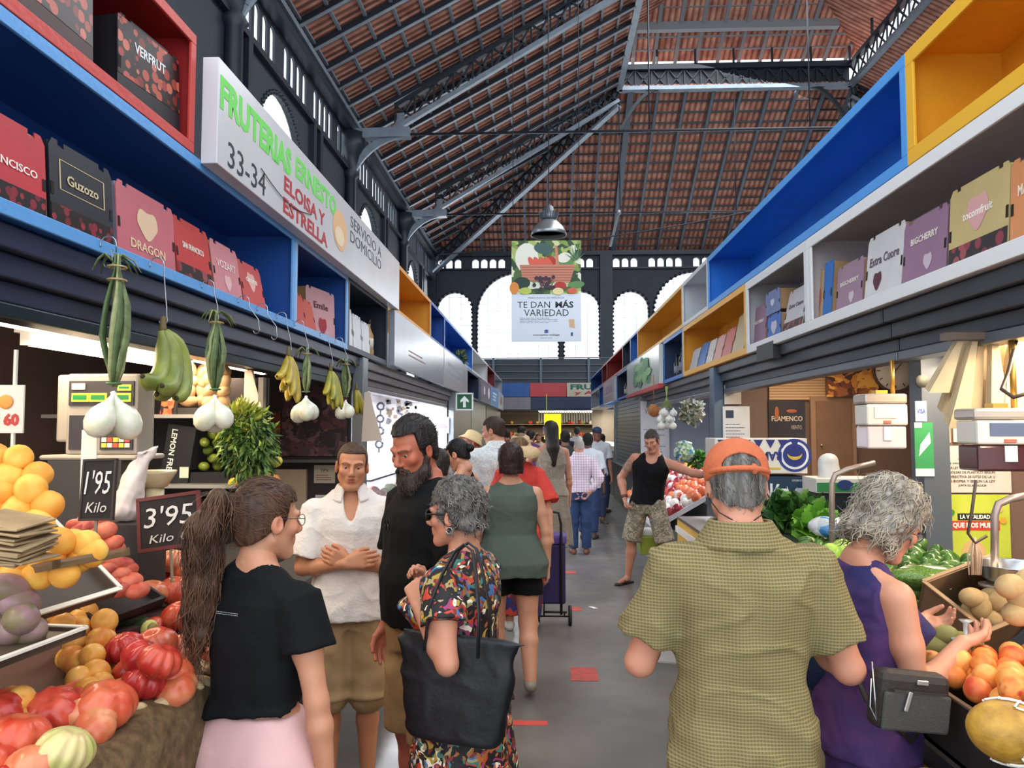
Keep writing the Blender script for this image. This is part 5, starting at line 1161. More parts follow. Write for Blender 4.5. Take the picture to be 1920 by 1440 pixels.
# woman in green sleeveless top walking away
HR=hairmat('#3a1f22','#1f1114',50)
def hair_bob(mat,t=.018,low=-.085,w=.0,h=.006,lk=0,mat2=None): return hair_curly(mat,mat2,t,lk,.05,.002,.002,low=low,top=.01,w=w,noise=.003,f=60,h=h,fh=.055)
figure('person','woman with a dark red bob in a sage green sleeveless top and black shorts',(-.225,5.28),4,1.635,'f',w=1.26,hipw=1.26,legw=1.16,q=1,skin='#cc9478',face=False,belly=.05,
  arms={'L':dict(ua=(-.24,.1,-1),fa=(0,.35,-1)),'R':dict(ua=(.26,-.05,-1),fa=(.06,.08,-1))},legs={'R':dict(th=(.03,-.10,-1),sh=(.02,-.42,-1),ft=(.1,.8,-.6)),'L':dict(th=(0,.14,-1),sh=(0,.0,-1))},
  clothes=[C(g_top,mat=fabric('#535f57',b=.1,noise=.05),sleeve=0,hem=.80,g=.022,neck='crew',flare=.035,fold=.004,seed=61,name='top'),C(g_legs,mat=BLK,len=.55,waist=.95,g=.014,loose=.02)],hair=hair_bob(HR,low=-.08,lk=300,mat2=HR),shoe='#8a8178')
# sun hat woman
def sunhat(col='#d8b98c',brim=.20,drop=.085,crown=.085):
    def fn(ctx):
        HT,s,kz,Rh=ctx['HT'],ctx['s'],ctx['kz'],ctx['Rh']; b=MB(); n=36; rings=[(0,.135),(.05,.132),(.082,.112),(.094,.07),(.100,.035),(.12,.018),(.15,.004),(brim,-drop+.03)]
        vs=[];
        for k,(r,z) in enumerate(rings):
            for i in range(n):
                a=2*PI*i/n; wv=.018*math.sin(3*a+1)*(max(0,r-.1)/.08); vs.append(Vector(HT((r*math.cos(a)*.96,-.012+r*1.12*math.sin(a),z+wv))*s+np.array([0,0,kz])))
        fs=[(k*n+i,k*n+(i+1)%n,(k+1)*n+(i+1)%n,(k+1)*n+i) for k in range(len(rings)-1) for i in range(n)]
        b.add(vs,fs,0,True); o=b.build('sun_hat',M(col,.8,noise=.15,nscale=60,bump=.5,bscale=160)); o.parent=ctx['root']; o.location=(0,0,0); m=o.modifiers.new('s','SOLIDIFY'); m.thickness=.004
    return fn
def both(*f):
    def g(ctx):
        for x in f: x(ctx)
    return g
figure('person','woman under a wide straw sun hat in a coral red wrap, pulling a purple trolley',(-.205,6.75),-6,1.68,'f',w=1.05,q=1,skin='#d39a80',face=False,arms={'R':dict(ua=(.35,-.25,-1),fa=(.15,-.2,-1),curl=.8)},
  clothes=[C(g_top,mat=fabric('#d8483f',b=.1),sleeve=.95,hem=.82,g=.035,neck='wide',svf=.05,flare=.06,fold=.008,seed=71,name='wrap'),C(g_legs,mat=vor_mat('pat_trousers',['#6a2f3a','#2c3a7a','#c9453c','#3a3560'],18,.8),len=1.85,waist=1.0,g=.02,loose=.05,cuff=.09,name='trousers')],
  hair=both(hair_bob(hairmat('#8a6a4a','#5a4230',50),low=-.06,h=.008),sunhat()),shoe='#c9c4bd')
# plaid shirt older man, hands behind back
def hair_bald(ctx): H_short(M('#a9a39c',.6,noise=.2,nscale=60),t=.002,off=.03,noise=.001,fh=.0,line=.3)(ctx)
figure('person','balding older man in a pink and blue plaid shirt, hands clasped behind his back',(.50,10.75),0,1.60,'m',w=1.0,q=1,face=False,skin='#c28a76',head=(14,14,0),lean=(3,0,0),
  arms={'L':dict(ua=(-.42,-.22,-1),fa=(.62,-.22,-.85),hd=(.7,-.05,-.6),pm=(0,-1,0)),'R':dict(ua=(.42,-.22,-1),fa=(-.62,-.26,-.85),hd=(-.7,-.05,-.6),pm=(0,-1,0))},
  clothes=[C(g_top,mat=plaid('pink_plaid','#d9ccd6','#8a86b0','#b88a98',9,9,.22),sleeve=1.9,hem=.93,g=.026,neck='collar',open=.05,vw=.3,flare=.01,fold=.007,seed=81,h=.01),C(g_legs,mat=fabric('#34486e',h2='#2a3a5a'),len=1.95,waist=1.03,g=.012,loose=.014,cuff=.07,name='trousers')],hair=hair_bald,shoe='#6a3f30')
# white print shirt man
figure('person','man with cropped brown hair in a white leaf print shirt, looking to the white stall',(-.44,7.15),20,1.86,'m',w=1.02,q=1,head=(14,52,0),skin='#cf957a',
  arms={'L':dict(ua=(-.12,.25,-1),fa=(.2,1,-.2))},
  clothes=[C(g_top,mat=vor_mat('leaf_print',['#e9ecec','#dfe5e6','#e9ecec','#9fb3b5','#f2f3f2','#c3d0d0'],34,.8,warp=1.2),sleeve=.75,hem=.85,g=.024,neck='collar',open=.1,svf=.02,fold=.006,seed=91,h=.01),C(g_legs,mat=fabric('#4a4f5c'),len=1.0,waist=1.0,loose=.03)],hair=H_short(hairmat('#4a3528','#2f2119',80),t=.008,off=.01,noise=.002,fh=.06),shoe='#7a7470')
def hair_bun(mat):
    def fn(ctx):
        H_short(mat,t=.008,off=.02,noise=.001,fh=.06)(ctx); F=Fld(); F.a(p_ell(ctx['HT']((0,-.12,.0)),(.035,.04,.035)),.01); ctx['put']('hair_bun',[F.mesh(.006)],mat)
    return fn
BH=hairmat('#1b1718','#0c0a0b',60)
cx=figure('person','woman with tied black hair and sunglasses on her head in a black strappy top',(-.63,5.95),62,1.675,'f',w=.98,q=1,head=(26,10,0),skin='#d3987c',lips='#b5544c',brow='#1a1414',
  arms={'L':dict(ua=(-.1,.4,-1),fa=(.1,1,.1)),'R':dict(ua=(.1,.3,-1),fa=(-.1,1,.0))},clothes=[C(g_top,mat=BLK,sleeve=0,hem=.9,g=.008,neck='tank',name='tank_top',arm=.02,fold=.002),C(g_legs,mat=fabric('#5a6478'),len=.8,waist=1.0,name='shorts')],hair=hair_bun(BH))
glasses(cx,'#111114',M('#15161a',.1),.022,up=.078,thick=.002)
def buckethat(ctx):
    HT,s,kz=ctx['HT'],ctx['s'],ctx['kz']; b=MB(); n=28; rings=[(0,.128),(.06,.124),(.078,.11),(.092,.05),(.098,.04),(.135,.0)]; vs=[]
    for r,z in rings:
        for i in range(n): a=2*PI*i/n; vs.append(Vector(HT((r*math.cos(a)*.95,-.010+r*1.12*math.sin(a),z))*s+np.array([0,0,kz])))
    b.add(vs,[(k*n+i,k*n+(i+1)%n,(k+1)*n+(i+1)%n,(k+1)*n+i) for k in range(len(rings)-1) for i in range(n)],0,True); o=b.build('bucket_hat',M('#d9bd8c',.8,bump=.3,bscale=120)); o.parent=ctx['root']; o.location=(0,0,0); o.modifiers.new('s','SOLIDIFY').thickness=.004
figure('person','person in a beige bucket hat and grey green top at the white stall',(-.80,8.1),-55,1.72,'m',w=.95,q=1,head=(28,0,0),skin='#b87a60',clothes=[C(g_top,mat=fabric('#4d5650'),sleeve=.8,hem=.85,g=.02,name='t_shirt'),C(g_legs,mat=fabric('#4a4038'),len=1.9,name='trousers')],hair=buckethat)
figure('person','dark haired woman with a low ponytail, partly hidden behind the bearded man',(-.695,5.0),-10,1.60,'f',w=.95,q=1,face=False,skin='#c98f74',head=(10,0,0),clothes=[C(g_top,mat=fabric('#cfa9a6'),sleeve=0,hem=.9,g=.01,neck='wide',name='top'),C(g_legs,mat=fabric('#3d4250'),len=1.9,name='trousers')],hair=both(hair_bob(hairmat('#2c2220','#151011',60),t=.014,low=-.05),lambda ctx:(lambda F:(F.a(p_cap(ctx['HT']((0,-.11,-.02)),ctx['HT']((0,-.12,-.17)),.045,.028),.02),F.post.append(lambda X,Y,Z:.004*wob(X,Y,Z*.3,70,2)),ctx['put']('ponytail',[F.mesh(.006)],hairmat('#2c2220','#151011',60))))(Fld())))
def longhair(mat,ln=.36,w=.07):
    def fn(ctx):
        H_short(mat,t=.012,off=.02,noise=.003)(ctx); F=Fld(); HT=ctx['HT']
        F.a(p_cap(HT((0,-.045,.03)),HT((0,-.085,-.18)),.082,w),.02); F.a(p_cap(HT((0,-.085,-.18)),HT((0,-.10,-ln)),w,w*.55),.02); F.post.append(lambda X,Y,Z:.005*wob(X,Y,Z*.3,50,4)); ctx['put']('long_hair',[F.mesh(.009)],mat)
    return fn
figure('person','woman with long dark hair in a snakeskin print dress, one hand raised to the stall',(.085,9.1),16,1.83,'f',w=1.08,q=1,face=False,skin='#b9806a',arms={'L':dict(ua=(-.6,.5,-.75),fa=(-.3,1,.1)),'R':dict()},
  clothes=[C(g_top,mat=vor_mat('snake',['#7c6f60','#94877a','#5c5044','#a59a88'],60,.8,warp=.5),sleeve=0,hem=.9,g=.012,neck='tank',name='dress_bodice'),C(g_skirt,mat=vor_mat('snake2',['#7c6f60','#94877a','#5c5044','#a59a88'],60,.8,warp=.5),hem=.35,flare=.05,name='dress_skirt')],hair=longhair(hairmat('#2a201e','#151010',60)),shoe='#c9b9a0')
figure('person','person with dark hair in a white t-shirt in the crowd before the cross stall',(.70,12.2),-10,1.66,'m',w=.98,q=0,face=False,skin='#6b4636',clothes=[C(g_top,mat=fabric('#d3dbe2'),sleeve=.85,hem=.84,g=.024,name='t_shirt'),C(g_legs,mat=fabric('#2f3f63'),len=1.9,name='jeans')],hair=H_short(M('#17120f',.8,bump=.8,bscale=90),t=.014,off=.02),shoe='#2c2c30')
figure('person','person in a dark olive vest in the crowd, beside the white t-shirt',(.36,12.9),5,1.70,'m',w=1.0,q=0,face=False,skin='#8a5f4c',clothes=[C(g_top,mat=fabric('#3a3f3a'),sleeve=0,hem=.86,g=.02,name='vest'),C(g_legs,mat=fabric('#252a38'),len=1.9,name='trousers')],hair=H_short(M('#1b1512',.8,bump=.8,bscale=90),t=.012,off=.02))
def bluecap(ctx):
    F=Fld(); F.a(p_ell(ctx['HT']((0,-.01,.05)),(.088,.108,.08),ctx['Rh']),.01); F.a(p_ell(ctx['HT']((0,.11,.03)),(.06,.07,.008),ctx['Rh']),.01)
    hc=ctx['hc']; F.cut((lambda X,Y,Z: hc[2]+.02-Z+0*X+0*Y,0,0)); ctx['put']('cap',[F.mesh(.008)],M('#2c3f63',.8))
figure('person','person in a navy cap and white shirt far along the aisle',(.98,14.2),190,1.76,'m',w=1.0,q=0,skin='#9a6a54',clothes=[C(g_top,mat=fabric('#d9dde2'),sleeve=.8,hem=.85,g=.02,name='t_shirt'),C(g_legs,mat=fabric('#3a4560'),len=1.9,name='jeans')],hair=bluecap)
# tank top man
BKV=fabric('#0c0d11',b=.1)
cx=figure('person','tattooed man in a black vest and camouflage shorts reaching over the produce',(1.16,8.72),162,1.74,'m',w=1.12,q=2,head=(16,-12,4),lean=(8,-9,0),skin='#c48a72',brow='#33271f',shoes=False,
  arms={'R':dict(ua=(.75,-.15,-1),fa=(-.25,.35,-1),curl=.7,pm=(-1,0,0)),'L':dict(ua=(-1,.30,-.35),fa=(-1,.25,-.08),curl=.3,pm=(0,0,-1))},
  legs={'R':dict(th=(.22,.05,-1),sh=(.12,-.05,-1),ft=(.5,1,0)),'L':dict(th=(-.25,.02,-1),sh=(-.22,-.15,-1),ft=(-.6,1,0))},
  clothes=[C(g_top,mat=BKV,sleeve=0,hem=.88,g=.014,neck='tank',arm=.02,fold=.004,name='vest'),C(g_legs,mat=vor_mat('camo',['#7a6f60','#988c7a','#6a6456','#b0a48e'],16,.85,warp=1),len=1.0,waist=.98,g=.018,loose=.035,fold=.006)],hair=H_short(hairmat('#4a413c','#2f2926',80),t=.005,off=.02,fh=.06,top=.012))
for sd in 'LR':
    A=cx['J'][sd]['A']; ft=cx['J'][sd]['ft']; F=Fld(); F.a(p_cap(A-ft*.05-np.array([0,0,.085]),A+ft*.17-np.array([0,0,.085]),.038,.045),.01); F.cut((lambda X,Y,Z,z=A[2]: np.maximum(Z-(z-.068),(z-.088)-Z)+0*X+0*Y,0,0)); 
    o=cx['put']('sandal',[F.mesh(.006)],M('#17171a',.6)); b=MB()
    loc_tube(cx,[A+ft*.09+np.array([.045*math.cos(a)*ft[1],-.045*math.cos(a)*ft[0],-.078+.045*math.sin(a)]) for a in np.linspace(0,PI,9)],.007,M('#1b1b1e',.6),'sandal_strap',6)
E,W_=cx['J']['R']['E'],cx['J']['R']['W']; S_=cx['J']['R']['S']
tm=M('#7c6a62',.6,noise=.8,nscale=38,h2='#b48672')
F=Fld(); F.a(p_flat(S_+(E-S_)*.15,S_+(E-S_)*.62,.0605,.0585),.0); 
cx['put']('tattoo',[F.mesh(.006)],tm)
EL,WL=cx['J']['L']['E'],cx['J']['L']['W']; F=Fld(); F.a(p_flat(EL+(WL-EL)*.25,EL+(WL-EL)*.9,.0468,.0325),.0); cx['put']('tattoo',[F.mesh(.006)],tm)
for k in range(3):
    c_=E+(W_-E)*(.86+.05*k); d_=nrm(W_-E); u_=nrm(np.cross(d_,[0,1,0])); v_=np.cross(d_,u_); loc_tube(cx,[c_+.033*(u_*math.cos(a)+v_*math.sin(a)) for a in np.linspace(0,6.28,14)],.004,M('#1d1c1f',.5),'bracelet',5)
# vendor half hidden behind the hanging scale
figure('person','stallholder half hidden behind the hanging scale, in a dark shirt',(2.55,5.3),150,1.62,'m',w=1.0,q=1,lean=(48,0,0),head=(40,0,0),skin='#9a5f4c',clothes=[C(g_top,mat=fabric('#3a2427'),sleeve=.8,hem=.9,g=.02,name='t_shirt')],hair=H_short(hairmat('#3a302c','#1f1a18',60),t=.008))
# far crowd
rn=random.Random(77); far=[(978,798,17,'#2a201d','#3a3f52','dark haired person in a navy top in the far crowd'),(950,804,18,'#3a2a22','#8a4a3c','brown haired person in a rust top in the far crowd'),(995,806,15.5,'#1d1614','#6a3f6a','person in a plum top talking at the far stall'),(1010,812,20,'#5a4030','#c9b9a0','short person in a cream top in the far crowd'),(1060,806,19,'#2c2320','#2f3440','person in charcoal near the yellow poster'),(1082,800,21,'#3a3430','#d8d8dc','person in pale shirt near the yellow poster'),(936,800,22,'#201a1a','#5a5f4a','person in moss green at the far corner'),(1128,850,16,'#2a2422','#32466a','person in dark blue beside the lit far counter')]
for px,py,Y,hc_,tc_,lab in far:
    p=at(px,py,Y); Hh=p.z if p.z>1.5 else 1.62
    figure('person',lab,(p.x,Y),rn.choice([0,20,-30,60,180,150]),Hh,rn.choice('mf'),w=1.,q=0,face=False,skin=rn.choice(['#c08a70','#a9745c','#cf9a80']),clothes=[C(g_top,mat=fabric(tc_),sleeve=.8,hem=.86,g=.02,name='t_shirt',h=.018),C(g_legs,mat=fabric('#34384a'),len=1.9,name='trousers',h=.018)],hair=H_short(M(hc_,.7,bump=.5,bscale=80),t=.012,off=.02,h=.012))
# ================================================================== goods, signs, equipment
KRAFT='#b08a62'; DK=M('#15120f',.8); CH=vor_mat('cherry_print',['#7a1a26','#9c2a34','#5a101c','#8a2230'],26,.35,bg='#1b1213',dist=.42,bump=.0)
CHL=vor_mat('cherry_print_large',['#8a3440','#6a2230','#a04a50'],15,.35,bg='#2a1c1e',dist=.42); TOMP=vor_mat('date_print',['#a03a32','#c86a55','#7a241f','#b5503f'],21,.35,bg='#241012',dist=.48)
def carton(side,y0,y1,z0,h,base,label,d=.28,lean=4,yaw=0,dx=0,strip=None,txt=None,sub=None,emb=None,tcol='#f0e6da',body=None,holes=True,frame=None,th=None,side_col=None,strip_top=False,tsize=(.7,.13),tpos=.62,plane_x=None):
    s=1 if side<0 else -1; X=plane_x if plane_x is not None else (XL if side<0 else XR)-s*(.06+dx)
    w=abs(y1-y0); c=Vector((X,(y0+y1)/2,z0)); Rz=rot(0,0,yaw); r=Rz@Vector((0,s,0)); n=Rz@Vector((s,0,0))
    la=math.radians(lean); up=(Vector((0,0,1))*math.cos(la)-n*math.sin(la)); nn=(n*math.cos(la)+Vector((0,0,1))*math.sin(la))
    P=lambda u,v,q=0.: c+r*u+up*v+nn*q
    t=empty('fruit_carton',c,label,'carton')
    Rm=Matrix((r,nn,up)).transposed()
    b=MB(); b.box(P(0,h/2,-d/2-.004),(w-.012,d,h-.02),Rm,0); b.build('carton_body',M(body or side_col or KRAFT,.7,noise=.15,nscale=6),t,bevel=.004)
    b=MB(); nt=.05 if holes else 0; e=min(w*.18,.05); f=h-.028
    pl=[(-w/2,0),(w/2,0),(w/2,f),(w/2-e*.4,h),(w/2-e,h),(w/2-e,h-.02),(w/2-e*1.7,h-.02),(w/2-e*1.7,h),(-w/2+e*1.7,h),(-w/2+e*1.7,h-.02),(-w/2+e,h-.02),(-w/2+e,h),(-w/2+e*.4,h),(-w/2,f)] if holes else [(-w/2,0),(w/2,0),(w/2,h),(-w/2,h)]
    b.prism([P(u,v,-.003) for u,v in pl],nn*.005); b.build('front_panel',M(base,.45,noise=.12,nscale=5),t)
    q=lambda mb,u0,v0,u1,v1,k,m=0: mb.quad(P(u0,v0,k),P(u1,v0,k),P(u1,v1,k),P(u0,v1,k),m)
    if holes:
        for sg in (-1,1):
            hm=MB(); q(hm,sg*(w/2-.012)-.008,h*.36,sg*(w/2-.012)+.012*0+.010,h*.5,.0035); hm.build('hand_hole',DK,t)
    if strip is not None:
        b=MB(); fr=.27 if not strip_top else .45; q(b,-w/2+.004,.004 if not strip_top else h*.3,w/2-.004,h*fr if not strip_top else h*.97,.0032); b.build('printed_fruit',strip,t)
    if frame: b=MB(); 
    if frame:
        for a in ((-w*.36,h*.45,w*.36,h*.46),(-w*.36,h*.79,w*.36,h*.80),(-w*.36,h*.45,-w*.34,h*.80),(w*.34,h*.45,w*.36,h*.80)): q(b,*a,.0034)
        b.build('printed_frame',M(frame,.5),t)
    if emb:
        b=MB(); ec,ex,ey,er=emb; 
        b.add([P(ex*w+er*w*math.cos(a)*.9,ey*h+er*h*math.sin(a)*(1+.25*math.sin(3*a)),.0036) for a in np.linspace(0,2*PI,25)[:-1]],[tuple(range(24))]); b.build('printed_emblem',M(ec,.5),t)
    if txt: text(txt,P(0,h*tpos,.0034),r,up,w*tsize[0],h*tsize[1],M(tcol,.5),t,bold=.02,ext=.0008)
    if sub: text(sub,P(0,h*(tpos-.17),.0034),r,up,w*.5,h*.06,M(tcol,.5),t,ext=.0008)
    return t
zf=ZB+.052; zu=ZM+.052
carton(L,2.02,2.47,zf,.29,'#c4303c','red cherry carton with SAN FRANCISCO writing, next to the black one',strip=CH,txt='SAN FRANCISCO',tpos=.5,tsize=(.8,.09))
carton(L,2.49,2.87,zf,.31,'#171a26','black carton with a cream frame and cherries, between red and pink cartons',strip=CH,frame='#cbb68c',txt='Guzozo',tpos=.6,tsize=(.5,.12),tcol='#cfbd96',body='#14161f')
carton(L,2.90,3.37,zf,.30,'#c96a75','pink carton with a cream dragon figure',txt='DRAGON',tpos=.22,tsize=(.6,.13),tcol='#e6c9a4',emb=('#e2c29e',.0,.58,.2),side_col='#8e8fa6')
carton(L,3.40,3.77,zf,.30,'#c8322f','red carton with SAN FRANCISCO in small white letters and a green leaf mark',strip=CHL,txt='SAN FRANCISCO',tpos=.58,tsize=(.6,.1),lean=8)
carton(L,3.80,4.15,zf,.29,'#d98a90','pale pink carton with VOZART lettering',txt='VOZART',tpos=.6,tsize=(.7,.15),tcol='#f2d8d2',emb=('#e8b5b5',0,.3,.14),lean=9)
carton(L,4.18,4.52,zf,.27,'#d4524f','coral carton with a cream heart outline',txt='cuore',tpos=.62,tsize=(.5,.1),emb=('#efb0a8',0,.62,.2),lean=12)
carton(L,4.95,5.30,zf,.25,'#c9473c','small red carton leaning in the blue box beside the pomegranate carton',lean=10)
carton(L,5.30,5.55,zf,.24,'#cf5443','narrow red orange carton leaning beside the pomegranate carton',lean=13)
carton(L,5.58,6.06,zf,.38,'#d9a5a8','pale pink carton with a green leaf and a pomegranate, lettered Emile',txt='Emile',tpos=.66,tsize=(.5,.13),tcol='#5a2a30',emb=('#a8323c',.05,.28,.16),lean=2,yaw=-10,dx=.05,holes=True)
for i in range(3): carton(L,6.30+i*.33,6.60+i*.33,zf,.34-.02*i,'#e9eaec',['white carton in the dark framed box, closest to the bananas','white carton in the middle of the dark framed box','white carton in the dark framed box next to the two bottles'][i],lean=3,body='#dadbe0')
def bottle(x,y,z,h,col,label,cap='#1a1a1c',lab='#d8cfc0',group=None):
    t=empty('bottle',(x,y,z),label,'bottle',group); r=h*.13
    b=MB(); b.lathe([(0,0),(r,.0),(r,.02*h),(r,.58*h),(r*.55,.72*h),(r*.35,.8*h),(r*.35,.93*h),(0,.93*h)],(x,y,z),14); b.build('glass',M(col,.15,spec=.6),t)
    b=MB(); b.lathe([(r*.42,.90*h),(r*.42,h),(0,h)],(x,y,z),10); b.build('cap',M(cap,.4),t)
    b=MB(); b.lathe([(r*1.02,.2*h),(r*1.02,.5*h)],(x,y,z),14); b.build('paper_label',M(lab,.7),t)
bottle(-1.70,7.38,zf,.36,'#b58a5c','tall amber bottle standing by the white cartons'); bottle(-1.74,7.52,zf,.34,'#8a5a3a','brown bottle behind the amber one')
carton(L,2.12,2.70,zu,.33,'#3a1418','dark carton covered in printed dates, partly cut off above',strip=TOMP,strip_top=True,holes=False,body='#1c1013',lean=2)
carton(L,2.90,3.33,zu,.36,'#16151c','black carton printed with dates and VERFRUT lettering in the red box',strip=TOMP,strip_top=True,txt='VERFRUT',tpos=.72,tsize=(.5,.12),tcol='#e9eef0',body='#14151f',lean=2,yaw=-6)
# east
def ec(px0,px1,Xp=1.81): return Xp*1440/(px1-1019),Xp*1440/(px0-1019)
def ecart(px0,px1,h,base,label,**k):
    a,b_=ec(px0,px1); return carton(R,a,b_,zf+.01,h,base,label,**k)
ecart(1882,1985,.34,'#e0935f','orange carton with a white cloud shape and a teal leaf, beside the gold one',txt='MAHNFRUT',tcol='#f3e3cf',emb=('#2f8a9a',-.05,.3,.16),lean=3)
ecart(1768,1878,.36,'#cdb67c','gold carton lettered tocomfruit with a pink circle and a cherry band',strip=CHL,txt='tocomfruit',tpos=.6,tcol='#f6efe0',emb=('#d9a3a0',0,.62,.2),tsize=(.5,.1),body='#c9b27a')
ecart(1684,1764,.33,'#9a7590','mauve carton lettered BIGCHERRY next to the gold one',txt='BIGCHERRY',tpos=.66,tsize=(.62,.1),emb=('#cdb9c8',.1,.3,.11),body='#8a6680')
ecart(1614,1681,.37,'#dfdcdd','white and grey carton with script Extra Cuore lettering and a cherry',txt='Extra Cuore',tpos=.6,tsize=(.8,.14),emb=('#5a2a3a',-.15,.3,.13),tcol='#6a5a64',lean=6)
ecart(1562,1610,.29,'#a5839a','mauve carton lettered BIGCHERRY beside the blue carton',txt='BIGCHERRY',tpos=.6,tsize=(.7,.09),emb=('#d3c3cf',.1,.28,.11),dx=.0)
ecart(1543,1559,.36,'#2470c0','blue carton standing edge on against a stack of kraft sheets',dx=-.02,txt=None,yaw=0)
ecart(1518,1541,.35,'#c9a77c','kraft carton with a bird drawing at the end of the white box',emb=('#c4624a',0,.45,.2))
ecart(1462,1498,.34,'#cfcbd0','white cherry carton leaning in the second white box',strip=CHL,txt='Extra Cuore',tcol='#6a5a64',tsize=(.7,.1),lean=12)
ecart(1436,1460,.20,'#3f6fc0','small bright blue carton with a red emblem, under the slate blue one',emb=('#c9c4d8',0,.5,.25),lean=2)
t=carton(R,*ec(1434,1460),zf+.215,.18,'#6f80b0','slate blue carton stacked on the small bright blue one',emb=('#c9d0e0',0,.5,.15),lean=0)
ecart(1406,1432,.33,'#96728c','mauve carton in the corner of the second white box',txt='BIGCHERRY',tpos=.6,tsize=(.7,.08))
for px0,px1,h_,c_,lab,tx in ((1368,1390,.40,'#c2b289','kraft gold carton leaning in the yellow box',None),(1350,1366,.30,'#cc6a62','pink red carton leaning in the yellow box',None),(1334,1348,.28,'#d9a39a','pale pink carton leaning in the yellow box',None),(1320,1332,.28,'#dcd9d4','white carton leaning in the yellow box',None),(1305,1318,.29,'#3f7cc4','blue carton leaning in the yellow box',None),(1290,1303,.27,'#cdd6df','pale carton with blue edge leaning at the end of the yellow box',None)):
    ecart(px0,px1,h_,c_,lab,txt=tx,lean=14,d=.12)
for k in range(6): bottle(1.86+.08*(k%2),9.95+.2*k,zf,.30+.04*(k%3),'#20242b','dark glass bottle standing in the blue rimmed box',group='dark bottles in the blue rimmed box',lab='#8a8f96')
for k in range(4): bottle(1.86,15.9+.5*k,zf,.34,'#1e2a3a','dark bottle in the blue box past the lettuce sign',group='dark bottles in the far blue box')
# small sprigs on the shelves
def leafy(name,c,R3,n,cols,label,cat,size=.05,seed=0,parent=None,hang=False,group=None,wid=.45):
    rn=random.Random(seed); b=MB(); c=Vector(c)
    for i in range(n):
        d=Vector((rn.gauss(0,1),rn.gauss(0,1),rn.gauss(0,1))).normalized(); rr=rn.random()**.4; p=c+Vector((d.x*R3[0],d.y*R3[1],d.z*R3[2]))*rr
        a=(d+Vector((0,0,-1.2 if hang else .4))+Vector((rn.gauss(0,.5),rn.gauss(0,.5),rn.gauss(0,.5)))).normalized(); s_=a.cross(Vector((rn.gauss(0,1),rn.gauss(0,1),rn.gauss(0,1)))).normalized(); l=size*rn.uniform(.6,1.3); w=l*wid; nn=a.cross(s_)*l*.18
        b.add([p,p+a*l*.35+s_*w*.5-nn,p+a*l*.75+s_*w*.35,p+a*l+nn,p+a*l*.75-s_*w*.35,p+a*l*.35-s_*w*.5-nn,p+a*l*.5+nn*.6],[(0,1,6),(1,2,6),(2,3,6),(3,4,6),(4,5,6),(5,0,6)],i%len(cols),True)
    return b.build(name,[M(x,.5,trans=0) for x in cols],parent,loc=None if parent else c,label=label,cat=cat,group=group)
p=at(857,661,15.2); leafy('plant_sprig',(XL-.05,15.2,ZM+.14),(.08,.3,.08),60,['#4a5a3a','#6a7a4a'],'dry plant sprig lying in the long blue shelf box','plant',.12,3)
